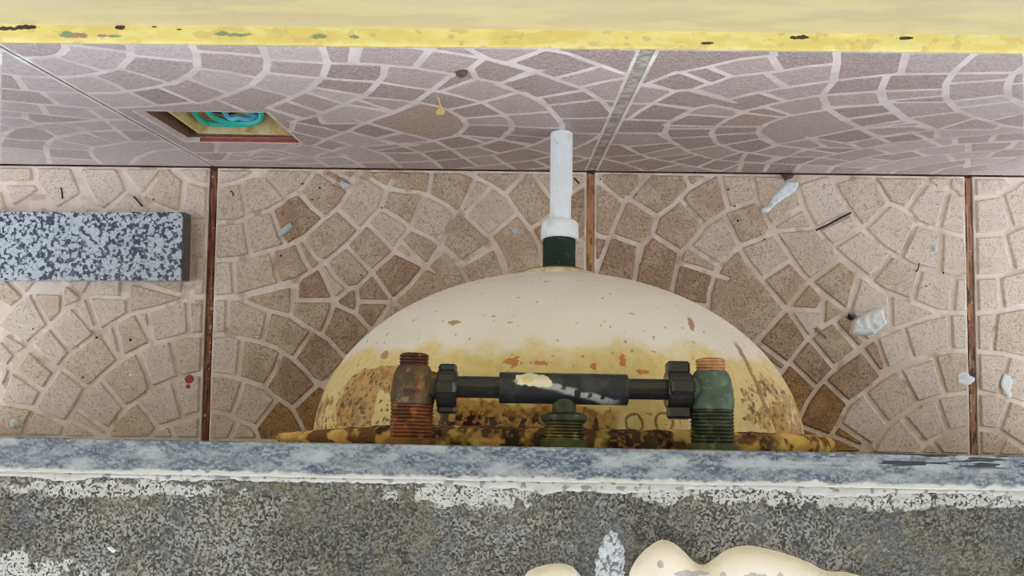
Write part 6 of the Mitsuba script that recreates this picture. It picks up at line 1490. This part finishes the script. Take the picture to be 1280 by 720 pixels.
pack = trimesh.boolean.difference([box(hx0 + 0.02, hx1 - 0.002, 0.186, 0.24, hz0 + 0.001, 0.125), box(-0.4, -0.1, 0.1, 0.4, 0.1164, 0.2)], engine="manifold")
add("wall_back__packing", pack, "brick_rubble", label="mortar packing under the box")
m = open_box(*JB, 0.0022)
m.apply_transform(tilt)
jb = add("junction_box__body", m, "box_plastic", label=None)
tag("junction_box", "yellow plastic electrical junction box sunk in the cut-out of the wall tiles", "junction box")
lug = frame(lathe([(0, 0), (0.0042, 0), (0.0042, 0.012), (0.0014, 0.012), (0.0014, 0.004), (0, 0.004)], 20), [-0.2795, 0.1815, 0.205], [1, 0, 0], [0, 0, -1], [0, 1, 0])
add("junction_box__screw_lug", lug, "box_plastic", smooth=35)
lug = frame(lathe([(0, 0), (0.0036, 0), (0.0036, 0.012), (0.0014, 0.012), (0.0014, 0.004), (0, 0.004)], 20), [-0.2475, 0.1815, 0.121], [1, 0, 0], [0, 0, -1], [0, 1, 0])
add("junction_box__screw_lug", lug, "box_plastic", smooth=35)
add("junction_box__gap_shade", box(-0.2035, -0.1995, 0.1795, 0.1885, 0.158, 0.204, 0.0008), "black_plastic", label="black strip standing for the shaded gap at the side of the box")  # black strip put where there is only the shaded gap beside the box

def wire(pts, r, m, lab):
    add("electric_wire", tube([(x, y, z) for x, y, z in pts], r, 10, 7), m, smooth=True, label=lab, cat="wire", group=None)
wire([(-0.270, 0.214, 0.196), (-0.2765, 0.196, 0.182), (-0.2795, 0.188, 0.1500), (-0.2775, 0.187, 0.1330), (-0.269, 0.187, 0.1290), (-0.256, 0.187, 0.1275), (-0.238, 0.188, 0.1290), (-0.226, 0.196, 0.134)], 0.0025, "turquoise_wire", "outer loop of turquoise wire, lowest in the junction box")
wire([(-0.252, 0.216, 0.198), (-0.262, 0.198, 0.186), (-0.2645, 0.188, 0.1620), (-0.2590, 0.186, 0.1450), (-0.2465, 0.186, 0.1380), (-0.2302, 0.186, 0.1426), (-0.2215, 0.190, 0.156), (-0.222, 0.206, 0.178)], 0.0025, "turquoise_wire", "inner loop of turquoise wire above the lowest one in the junction box")
wire([(-0.258, 0.206, 0.178), (-0.2535, 0.189, 0.1490), (-0.2419, 0.187, 0.1521), (-0.2329, 0.187, 0.1481), (-0.227, 0.199, 0.140)], 0.0024, "blue_wire", "short sky-blue wire lying across the middle of the junction box")
wire([(-0.246, 0.212, 0.198), (-0.239, 0.192, 0.1760), (-0.2320, 0.190, 0.1600), (-0.2276, 0.191, 0.1420), (-0.229, 0.197, 0.126)], 0.0024, "blue_wire", "sky-blue wire bending down at the right side of the junction box")
wire([(-0.276, 0.208, 0.186), (-0.2720, 0.196, 0.1600), (-0.2590, 0.194, 0.1500), (-0.2490, 0.196, 0.1440), (-0.243, 0.208, 0.136)], 0.0034, "black_wire", "black wire behind the turquoise loops in the junction box")

# ---------------------------------------------------------------- the tilted counter slab with its backsplash
SL = 0.56
slab = in_slab(box(-SL, SL, -0.3965, 0.0, -0.0192, 0.0, 0.0007))
add("counter_slab__panel", slab, "slab_stone")
tag("counter_slab", "blue-grey stone counter slab tipped on edge with a rough backsplash glued along its top", "counter slab")
gx = np.linspace(-SL, SL, 560)
gy = np.linspace(-0.0835, -0.192, 60)
GX, GY = np.meshgrid(gx, gy)
Z = 0.3963 + 0.0009 * (meshkit.fbm(np.stack([GX * 120, GY * 120, 0 * GX], -1), 4) - 0.5)
Z[-1] -= 0.001
n0, n1 = GX.shape
top = np.stack([GX, GY - 0.0065 * GX, Z], -1).reshape(-1, 3)
bot = np.stack([GX[[0, -1]][:, [0, -1]], (GY - 0.0065 * GX)[[0, -1]][:, [0, -1]], np.full((2, 2), 0.377)], -1).reshape(-1, 3)
F = [(i * n1 + j, (i + 1) * n1 + j, (i + 1) * n1 + j + 1, i * n1 + j + 1) for i in range(n0 - 1) for j in range(n1 - 1)]
tri = meshkit.arrays((top, F))[1]
N = len(top)
b = [N, N + 1, N + 2, N + 3]
rim0, rim1 = list(range(n1)), [(n0 - 1) * n1 + j for j in range(n1)]
ext = []
for rim, p, q, fl in ((rim0, b[0], b[1], 0), (rim1, b[2], b[3], 1)):
    for i in range(n1 - 1):
        t = (rim[i], rim[i + 1], p)
        ext.append(t if fl == 0 else t[::-1])
    t = (rim[-1], q, p)
    ext.append(t if fl == 0 else t[::-1])
sl = [i * n1 for i in range(n0)]
sr = [i * n1 + n1 - 1 for i in range(n0)]
for i in range(n0 - 1):
    ext.append((sl[i + 1], sl[i], b[0])); ext.append((sr[i], sr[i + 1], b[1]))
ext += [(sl[-1], b[0], b[2]), (sr[-1], b[3], b[1]), (b[0], b[1], b[3]), (b[0], b[3], b[2])]
add("counter_slab__backsplash", trimesh.Trimesh(np.vstack([top, bot]), np.vstack([tri, ext]), process=False), "rough_stone", smooth=50, label="rough unpolished back of the backsplash strip")
front = [(x, -0.0836 - 0.0065 * x - 0.0026 * max(0.0, meshkit.fbm(np.array([x * 28, 5.0, 0.0]), 4) - 0.42) * 4) for x in np.linspace(-0.56, 0.56, 220)]
back = [(x, -0.0803 - 0.0068 * x + 0.0012 * (meshkit.fbm(np.array([x * 35, 2.0, 0.0]), 3) - 0.45)) for x in np.linspace(0.56, -0.56, 120)]
mort = blob(front + back, 0.0009, 0.002, 0.0012, rough=0.0006, freq=350, seed=4, ragged=0.0010)
add("counter_slab__mortar_bead", at_z(mort, 0.3966), "white_mortar", smooth=60, label="ragged line of white mortar")

# ---------------------------------------------------------------- the basin
BU, BV = 0.036, -0.197
BA, BC, BD = 0.1925, 0.132, 0.1365
n_t, n_a = 48, 128
V = []
for t in np.linspace(0, 1, n_t) ** 0.9:
    a = np.linspace(0, 2 * np.pi, n_a, endpoint=False)
    s, w = math.cos(t * math.pi / 2), math.sin(t * math.pi / 2)
    V.append(np.stack([BU + BA * s * np.cos(a), BV + BC * s * np.sin(a), np.full(n_a, 0.004 + BD * w)], -1))
V = np.array(V)
F = [(i * n_a + j, i * n_a + (j + 1) % n_a, (i + 1) * n_a + (j + 1) % n_a, (i + 1) * n_a + j) for i in range(n_t - 1) for j in range(n_a)]
bowl = trimesh.Trimesh(*meshkit.arrays((V.reshape(-1, 3), F))[:2], process=False)
add("basin__bowl", in_slab(bowl), "porcelain", smooth=True)
tag("basin", "cream oval washbasin seen from behind, rust-stained, fixed under the tipped stone slab", "washbasin")
# flange: a thick oval lip against the slab
prof = [(1.00, 0.0002), (1.010, 0.003), (1.008, 0.0075), (0.995, 0.0105), (0.97, 0.0118), (0.90, 0.0122), (0.86, 0.0128)]
rings = []
n_a = 360
a = np.linspace(0, 2 * np.pi, n_a, endpoint=False)
for s, w in prof:
    r = np.stack([BU - 0.002 + 0.2155 * s * np.cos(a), BV + 0.1475 * s * np.sin(a), np.full(n_a, w)], -1)
    k = meshkit.fbm(r * 160, 4) - 0.5
    r[:, 2] += 0.0035 * k * (0.3 if w < 0.001 else 1) * (w > 0.001)
    r[:, :2] += 0.004 * (meshkit.fbm(r * 90 + 5, 3) - 0.5)[:, None] * np.stack([np.cos(a), np.sin(a)], -1)
    r[:, 2] *= 0.62 + 0.38 * np.clip((np.cos(a) + 0.92) * 3, 0, 1)
    rings.append(r)
V = np.array(rings)
F = [(i * n_a + j, i * n_a + (j + 1) % n_a, (i + 1) * n_a + (j + 1) % n_a, (i + 1) * n_a + j) for i in range(len(prof) - 1) for j in range(n_a)]
add("basin__flange", in_slab(trimesh.Trimesh(*meshkit.arrays((V.reshape(-1, 3), F))[:2], process=False)), "rusty_flange", smooth=True, label="rust-crusted oval flange")
def along_n(m, u, v):
    return in_slab(shift(m, u, v, 0))
add("basin__drain_collar", along_n(lathe([(0.033, 0.1330), (0.0325, 0.1372), (0.0305, 0.1402), (0.027, 0.1414), (0.012, 0.1418), (0, 0.1418)], 56), 0.0355, BV), "collar_glaze", smooth=40)

# ---------------------------------------------------------------- the waste and the white pipe
def threads(r, w0, w1, n, depth):
    out = []
    for i in range(n):
        p = (w1 - w0) / n
        out += [(r - depth, w0 + p * i), (r, w0 + p * (i + 0.35)), (r, w0 + p * (i + 0.65))]
    return out + [(r - depth, w1)]
PU, PV = 0.0375, BV
tag("drain_pipe", "white plastic drain pipe on a green threaded waste reaching from the basin to the wall", "pipe")
add("drain_pipe__washer", along_n(lathe([(0.0, 0.1414), (0.0215, 0.1412), (0.0225, 0.1424), (0.0215, 0.1436), (0.0, 0.1436)], 40), PU - 0.001, PV), "rust_washer", smooth=35, label="reddish washer")
add("drain_pipe__threaded_waste", along_n(lathe([(0.0, 0.1432), (0.0136, 0.1432)] + threads(0.0137, 0.1436, 0.1712, 16, 0.0006) + [(0.0, 0.1712)], 48), PU - 0.0008, PV), "green_patina", smooth=30, label="green corroded threaded waste")
add("drain_pipe__coupling", along_n(lathe([(0.0, 0.1700), (0.0148, 0.1700), (0.0158, 0.1712), (0.0158, 0.1800), (0.0153, 0.1838), (0.0138, 0.1856), (0.009, 0.1862), (0, 0.1862)], 48), PU - 0.0005, PV), "white_plastic", smooth=35)
add("drain_pipe__tube", along_n(lathe([(0.0, 0.185), (0.0089, 0.185), (0.0089, 0.2098), (0.0, 0.2098)], 40), PU, PV), "white_plastic", smooth=35)
add("drain_pipe__tube", along_n(lathe([(0.0, 0.2094), (0.0092, 0.2094), (0.0095, 0.2102), (0.0094, 0.2640), (0.0082, 0.2640), (0.0082, 0.2500), (0, 0.2500)], 40), PU + 0.0005, PV), "white_plastic", smooth=35)

# ---------------------------------------------------------------- the valves under the slab
VV = -0.0335
def letters(text, h, r, u, w):
    """Raised lettering bent round a body of radius r whose axis stands on the slab, read from above with its feet to the wall."""
    t = meshkit.text_mesh(text, h, 0.0005, bold=True)
    v = np.array(t.vertices)
    v[:, 0] -= v[:, 0].mean()
    v[:, 1] -= v[:, 1].mean()
    ang = -v[:, 0] / r
    rr = r + v[:, 2] - 0.0001
    t.vertices = np.stack([u + rr * np.sin(ang), VV + rr * np.cos(ang), w - v[:, 1]], -1)
    return in_slab(t)
def valve(u, body_m, thread_m, top_m, flange_m, side, lab, w_shift=0.0, letter_m=None):
    key = "valve_body" if "valve_body" not in labels else "valve_body_001"
    tag(key, lab, "valve")
    s = w_shift
    add(key + "__body", along_n(lathe([(0, 0.0236 + s), (0.0126, 0.0236 + s), (0.0132, 0.0250 + s), (0.0134, 0.0290 + s), (0.0129, 0.0350 + s), (0.0118, 0.0420 + s), (0.0104, 0.0452 + s), (0.0096, 0.0466 + s), (0, 0.0466 + s)], 48), u, VV), body_m, smooth=40)
    add(key + "__lower_thread", along_n(lathe([(0, 0.002 + s)] + threads(0.0129, 0.0022 + s, 0.0238 + s, 10, 0.0008) + [(0, 0.0238 + s)], 48), u, VV), thread_m, smooth=30)
    add(key + "__upper_thread", along_n(lathe([(0, 0.0462 + s)] + threads(0.0089, 0.0462 + s, 0.0540 + s, 4, 0.0007) + [(0.0070, 0.0545 + s), (0.0058, 0.0545 + s), (0.0058, 0.050 + s), (0, 0.050 + s)], 40), u, VV), top_m, smooth=30)
    add(key + "__base_nut", along_n(lathe([(0, 0.0001), (0.0152, 0.0001), (0.0152, 0.0024 + s), (0.0140, 0.0034 + s), (0, 0.0034 + s)], 40), u, VV), flange_m, smooth=35)
    o = np.array([u, VV, 0.0352 + s * 0.5])
    boss = frame(lathe([(0, 0.006), (0.0098, 0.006), (0.0086, 0.0125), (0.0080, 0.0152), (0, 0.0152)], 32), o, [0, 1, 0], [0, 0, side], [side, 0, 0])
    add(key + "__side_outlet", in_slab(boss), body_m, smooth=35)
    add(key + "__lettering", letters("DECA", 0.0026, 0.0131, u, 0.0305 + s), letter_m or body_m, label="raised lettering")
valve(-0.0606, "brown_bronze", "rust_thread", "maroon_thread", "rust_flange", 1, "brown bronze valve body with rusty threads and a maroon top thread", 0.0002, "maroon_thread")
valve(0.1205, "green_bronze", "dark_thread", "copper_thread", "green_flange", -1, "green bronze valve body with a bright copper top thread", 0.0004)

def cross(profile, u0, w, seg=36):
    """A turned piece lying along the slab, from u0 rightwards."""
    return in_slab(frame(lathe(profile, seg), [u0, VV, w], [0, 1, 0], [0, 0, 1], [1, 0, 0]))
def wing_nut(u0, w, length, r, lob, nlob, turn):
    core = lathe([(0, 0), (r - 0.001, 0), (r, 0.001), (r, length - 0.0015), (r - 0.0015, length), (0, length)], 48)
    parts = [core]
    for k in range(nlob):
        a = turn + 2 * math.pi * k / nlob
        lobe = box(r * 0.55, lob, -0.0042, 0.0042, 0.0004, length - 0.0006, 0.0014)
        lobe.apply_transform(trimesh.transformations.rotation_matrix(a, [0, 0, 1]))
        parts.append(lobe)
    m = trimesh.boolean.union(parts, engine="manifold")
    return in_slab(frame(m, [u0, VV, w], [0, 1, 0], [0, 0, 1], [1, 0, 0]))
tag("mixer_pipe", "black plastic cross pipe with a paint-smeared sleeve joining the two valve bodies", "pipe")
WC = 0.0350
add("mixer_pipe__tube", cross([(0, 0), (0.0066, 0), (0.0066, 0.029), (0, 0.029)], -0.0352, WC), "black_plastic", smooth=35)
add("mixer_pipe__tube", cross([(0, 0), (0.0063, 0), (0.0063, 0.029), (0, 0.029)], 0.0680, WC + 0.0006), "black_plastic", smooth=35)
add("mixer_pipe__sleeve", cross([(0, 0), (0.0088, 0), (0.0094, 0.0006), (0.0094, 0.0772), (0.0088, 0.0778), (0, 0.0778)], -0.0083, WC, 48), "painted_black_sleeve", smooth=35, label="black sleeve with a smear of cream paint")
add("mixer_pipe__wing_nut", wing_nut(-0.0456, WC - 0.0014, 0.0120, 0.0122, 0.0150, 4, 0.0), "black_plastic", smooth=30)
add("mixer_pipe__wing_nut", wing_nut(0.0930, WC + 0.0004, 0.0150, 0.0118, 0.0174, 4, 0.06), "black_plastic", smooth=30)
tag("spout_shank", "short olive threaded spout shank standing under the middle of the black sleeve", "spout shank")
SPU = 0.0312
add("spout_shank__neck", along_n(lathe([(0, 0.0190), (0.0074, 0.0190), (0.0070, 0.0300), (0, 0.0300)], 32), SPU, VV), "dark_thread", smooth=35)
add("spout_shank__collar", along_n(lathe([(0, 0.0150), (0.0128, 0.0150), (0.0140, 0.0162), (0.0138, 0.0190), (0.0100, 0.0206), (0, 0.0206)], 40), SPU, VV), "dark_thread", smooth=35)
add("spout_shank__thread", along_n(lathe([(0, 0.003)] + threads(0.0120, 0.0040, 0.0152, 6, 0.0008) + [(0, 0.0152)], 40), SPU, VV), "olive_thread", smooth=30)
nut = lathe([(0, 0.0001), (0.0142, 0.0001), (0.0142, 0.0038), (0.0132, 0.0046), (0, 0.0046)], 6)
add("spout_shank__nut", along_n(nut, SPU, VV), "green_flange", label="green hexagonal nut")

# ---------------------------------------------------------------- granite offcut and litter on the floor
ZF = 0.0029
g = box(-0.62, -0.3415, 0.0507, 0.1215, 0, 0.0195, 0.0006)
g.apply_transform(trimesh.transformations.rotation_matrix(0.0085, [0, 0, 1], [-0.43, 0.086, 0]))
add("granite_strip__panel", at_z(g, ZF), "speckled_granite")
tag("granite_strip", "speckled white and dark-blue granite strip lying on the floor tiles at left", "stone strip")
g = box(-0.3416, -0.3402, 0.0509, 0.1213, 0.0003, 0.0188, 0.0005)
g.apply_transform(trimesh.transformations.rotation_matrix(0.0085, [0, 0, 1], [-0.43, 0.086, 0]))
add("granite_strip__shaded_end", at_z(g, ZF), "granite_shaded_end", label="cut end with shade put into its dark colour")  # end face with its shade painted in

def chip(key, pts, thick, m, lab, cat, group=None, z=ZF, edge=0.0008, step=0.0012, rough=0.0, freq=400, seed=0, smooth=35, tilt=None):
    b = blob(pts, thick, edge, step, rough, freq, seed)
    if tilt:
        c = np.mean(pts, 0)
        b.apply_transform(trimesh.transformations.rotation_matrix(tilt[0], [math.cos(tilt[1]), math.sin(tilt[1]), 0], [c[0], c[1], 0]))
        b.apply_translation([0, 0, -b.vertices[:, 2].min()])
    return add(key, at_z(b, z), m, smooth=smooth, label=lab, cat=cat, group=group)
chip("putty_flake", spline([(0.2595, 0.1331), (0.2612, 0.1374), (0.2672, 0.1392), (0.2697, 0.1451), (0.2774, 0.1554), (0.2867, 0.1641), (0.2977, 0.1651), (0.2985, 0.1608), (0.2951, 0.1548), (0.2858, 0.1479), (0.2756, 0.141), (0.2705, 0.1358), (0.2646, 0.1306)], 4), 0.003, "white_flake", "long white flake of putty lying by the wall on the floor tiles", "flake", edge=0.003, rough=0.0008, freq=200)
chip("crumpled_scrap", [(0.3507, 0.0045), (0.3534, 0.0188), (0.3626, 0.0247), (0.3753, 0.0307), (0.3862, 0.0334), (0.3869, 0.0233), (0.3901, 0.0158), (0.3817, 0.0091), (0.3749, 0.004)], 0.006, "crumpled_white", "crumpled white scrap lying on the floor tiles right of the basin", "scrap", edge=0.004, step=0.0016, rough=0.006, freq=150, seed=3, smooth=12)
chip("grey_crumb", [(0.3518, 0.0271), (0.3569, 0.0305), (0.3635, 0.0281), (0.3626, 0.0225), (0.3559, 0.023)], 0.004, "grey_chip", "small grey crumb beside the crumpled white scrap", "crumb", rough=0.002, edge=0.002)
chip("hole_piece", [(0.3488, 0.0215), (0.3500, 0.0262), (0.3540, 0.0240), (0.3560, 0.0208), (0.3520, 0.0190)], 0.004, "dark_twig", "small black piece standing for a hole at the left of the crumpled white scrap", "crumb", rough=0.002, edge=0.002)  # black piece put in for a dark hole by the scrap
chip("plastic_chip", [(-0.2493, 0.1018), (-0.2436, 0.1103), (-0.2362, 0.1155), (-0.2327, 0.1104), (-0.2384, 0.1053), (-0.2467, 0.0984)], 0.0022, "grey_chip", "pale grey oblong chip on the floor tiles between granite strip and basin", "chip", edge=0.0005)
chip("plastic_chip", [(-0.1866, 0.1578), (-0.1832, 0.1604), (-0.1739, 0.1571), (-0.1746, 0.1528), (-0.1805, 0.151)], 0.0018, "grey_chip", "pale grey chip on the floor near the wall, below the junction box's right", "chip", edge=0.0005)
chip("plastic_chip", [(-0.0042, 0.108), (0.0017, 0.1149), (0.0043, 0.1081), (0.0001, 0.1047)], 0.002, "grey_chip", "small triangular chip on the floor left of the white drain pipe", "chip", edge=0.0005)
chip("mortar_chip", [(0.3148, 0.0099), (0.3174, 0.0125), (0.329, 0.0034), (0.3264, -0.0008)], 0.002, "tan_chip", "tan oblong chip lying left of the crumpled white scrap", "chip", edge=0.0005)
chip("lint_tuft", spline([(0.2809, 0.1718), (0.2845, 0.1728), (0.2895, 0.1722), (0.2945, 0.1728), (0.2927, 0.1684), (0.2880, 0.1670), (0.2851, 0.1649), (0.2835, 0.1680)], 3), 0.006, "brown_lint", "tuft of brown dirt at the wall by the long white flake", "dirt", rough=0.006, freq=500, edge=0.003)
chip("white_pebble", spline([(0.4385, 0.0946), (0.4395, 0.0985), (0.4425, 0.0975), (0.4430, 0.0930), (0.4405, 0.0915)], 4), 0.0035, "white_flake", "tiny white pebble on the floor tiles near the right joint", "pebble", edge=0.0025)
chip("white_pebble", spline([(-0.5210, -0.0985), (-0.5180, -0.0930), (-0.5130, -0.0950), (-0.5125, -0.1010), (-0.5170, -0.1035)], 4), 0.004, "white_flake", "white pebble on the floor tiles below the granite strip's left end", "pebble", edge=0.003)
for k, (x, y, lab) in enumerate(((-0.3979, -0.0468, "white speck of paint on the floor left of the red paint drops"), (-0.3582, -0.0596, "white speck of paint nearest the red paint drops"))):
    chip("paint_speck", spline([(x - 0.002, y), (x, y + 0.0021), (x + 0.002, y), (x, y - 0.002)], 4), 0.0008, "white_flake", lab, "paint speck", edge=0.001)
a = np.linspace(0, 2 * np.pi, 14, endpoint=False)
chip("paint_drop", np.c_[-0.3368 + 0.0049 * np.cos(a), -0.0502 + 0.0047 * np.sin(a)], 0.0005, "red_paint", "larger drop of dried red paint on a floor tile left of the joint", "paint drop", edge=0.001)
chip("paint_drop", np.c_[-0.3376 + 0.0026 * np.cos(a), -0.0577 + 0.0022 * np.sin(a)], 0.0004, "red_paint", "smaller drop of dried red paint below the larger red drop", "paint drop", edge=0.001)
b = blob([(0.4618, -0.0374), (0.466, -0.0332), (0.4727, -0.034), (0.4768, -0.0373), (0.4815, -0.0388), (0.4791, -0.0439), (0.4741, -0.0472), (0.4683, -0.0456), (0.4633, -0.044)], 0.0008, 0.001, 0.0007, rough=0.0003, ragged=0.0022, freq=500)
add("paint_splash", at_z(b, ZF), "crumpled_white", smooth=40, label="white splash of paint across the right floor joint", cat="paint splash")
b = blob([(0.5083, -0.041), (0.5126, -0.0335), (0.5175, -0.0368), (0.5207, -0.0434), (0.5173, -0.0492), (0.5187, -0.0575), (0.5153, -0.0608), (0.5113, -0.0534), (0.5073, -0.0493)], 0.0008, 0.001, 0.0007, rough=0.0003, ragged=0.002, freq=500, seed=3)
add("paint_splash", at_z(b, ZF), "crumpled_white", smooth=40, label="white splash of paint with a tail, right of the right floor joint", cat="paint splash")
def twig(pts, r, lab):
    add("twig", tube([(x, y, ZF + r * 0.9) for x, y in pts], r, 7, 4), "dark_twig", smooth=True, label=lab, cat="twig")
twig([(0.3167, 0.1134), (0.327, 0.1181), (0.341, 0.1258), (0.3539, 0.1325)], 0.0010, "thin straight black rod standing for a crack in the floor tile below the long white flake")  # stands for a tile crack, drawn as a raised rod
twig([(-0.4791, 0.1493), (-0.4780, 0.1450), (-0.477, 0.1375)], 0.0006, "short upright dark twig between granite strip and wall, the left one")
twig([(-0.4015, 0.1408), (-0.3970, 0.1360), (-0.3921, 0.1305)], 0.0008, "short slanting dark twig between granite strip and wall, the right one")
twig([(-0.300, 0.148), (-0.2975, 0.146), (-0.297, 0.1425)], 0.0005, "tiny dark curled twig at the left floor joint by the wall")
twig([(0.425, 0.080), (0.4235, 0.0745), (0.4215, 0.0705)], 0.0006, "tiny dark twig below the white pebble near the right joint")
twig([(0.062, 0.166), (0.0655, 0.1625), (0.0680, 0.1600)], 0.0008, "short dark twig on the floor right of the white drain pipe by the wall")
specks = [(-0.224, 0.1565), (-0.206, 0.1525), (-0.2135, 0.140), (-0.381, 0.138), (-0.3617, 0.120), (-0.245, 0.080), (-0.502, 0.0), (0.263, 0.1035), (0.232, 0.138), (0.225, 0.1555), (0.235, 0.1225), (-0.435, -0.008), (-0.4475, -0.0495), (0.38, 0.02), (0.2585, 0.109), (0.09, 0.165), (0.128, 0.149), (0.45, 0.07), (0.432, 0.056), (-0.16, 0.06), (0.345, -0.07), (0.315, -0.105), (-0.052, 0.150), (-0.14, 0.132), (-0.40, -0.01)]
for k, (x, y) in enumerate(specks):
    s = 0.0009 + 0.0006 * rng.random()
    a = np.linspace(0, 2 * np.pi, 7, endpoint=False) + rng.random()
    chip("dirt_speck", np.c_[x + s * np.cos(a) * (0.7 + 0.6 * rng.random(7)), y + s * np.sin(a) * (0.7 + 0.6 * rng.random(7))], 0.001, "dark_twig", "tiny black speck of dirt lying on the floor tiles", "dirt speck", group="black specks on the floor tiles", edge=0.0006, step=0.0008)

# marks stuck on the wall tiles
b = blob(spline([(-0.0404, 0.3222), (-0.0369, 0.3262), (-0.0326, 0.3264), (-0.0322, 0.3228), (-0.0361, 0.3194), (-0.0400, 0.3195)], 3), 0.003, 0.002, 0.0009, rough=0.003, freq=500)
add("dirt_lump", on_wall(b, D - 0.0006), "brown_lint", smooth=40, label="small brown lump of dirt stuck to the wall tiles above the pipe's left", cat="dirt")
b = blob(spline([(-0.0578, 0.2640), (-0.0566, 0.2640), (-0.0568, 0.2450), (-0.0560, 0.2350), (-0.0558, 0.2240), (-0.0580, 0.2200), (-0.0628, 0.2210), (-0.0618, 0.2290), (-0.0585, 0.2380), (-0.0580, 0.2500)], 3), 0.0012, 0.0012, 0.0007)
add("paint_drip", on_wall(b, D - 0.0006), "yellow_drip_paint", smooth=40, label="thin yellow drip of paint on the wall tiles left of the pipe", cat="paint drip")

# ---------------------------------------------------------------- on the backsplash
ZB = 0.3961
b = blob(spline([(-0.004, -0.150), (0.0076, -0.1333), (0.012, -0.1289), (0.023, -0.1261), (0.0319, -0.1265), (0.0372, -0.1303), (0.043, -0.140), (0.045, -0.155), (0.040, -0.170), (0.020, -0.176), (0.0, -0.168)], 6), 0.007, 0.012, 0.002)
add("cream_lump", at_z(b, ZB), "cream_glaze", smooth=True, label="smaller smooth cream lump at the bottom, left of the grey plaster smear", cat="lump")
b = blob(spline([(0.0640, -0.150), (0.0652, -0.1335), (0.0673, -0.1265), (0.0718, -0.1203), (0.0771, -0.1154), (0.0833, -0.1123), (0.0904, -0.114), (0.0966, -0.1191), (0.1019, -0.1243), (0.1072, -0.1255), (0.1126, -0.122), (0.1197, -0.1171), (0.1294, -0.1148), (0.1405, -0.116), (0.1538, -0.1193), (0.1648, -0.1235), (0.1736, -0.1278), (0.1847, -0.1285), (0.1957, -0.1319), (0.206, -0.142), (0.208, -0.158), (0.190, -0.172), (0.150, -0.178), (0.110, -0.176), (0.080, -0.172)], 5), 0.009, 0.014, 0.0022)
add("cream_lump", at_z(b, ZB), "cream_glaze", smooth=True, label="large smooth cream lump with a scalloped edge on the rough grey backsplash", cat="lump")
b = blob([(0.0455, -0.150), (0.0461, -0.1337), (0.0469, -0.1241), (0.0496, -0.1153), (0.0526, -0.1092), (0.0555, -0.1075), (0.0584, -0.1082), (0.062, -0.1152), (0.0632, -0.1239), (0.0632, -0.1334), (0.0620, -0.150), (0.054, -0.158)], 0.0014, 0.002, 0.0010, rough=0.0012, freq=500, ragged=0.0016)
add("plaster_smear", at_z(b, ZB), "grey_plaster", smooth=50, label="grey-white smear of plaster between the two cream lumps", cat="plaster")
b = blob([(-0.2235, -0.1205), (-0.2215, -0.1192), (-0.2180, -0.1215), (-0.2195, -0.1230)], 0.0015, 0.001, 0.0008)
add("white_chip", at_z(b, ZB + 0.0006), "white_flake", smooth=40, label="tiny white chip on the rough grey backsplash at lower left", cat="chip")
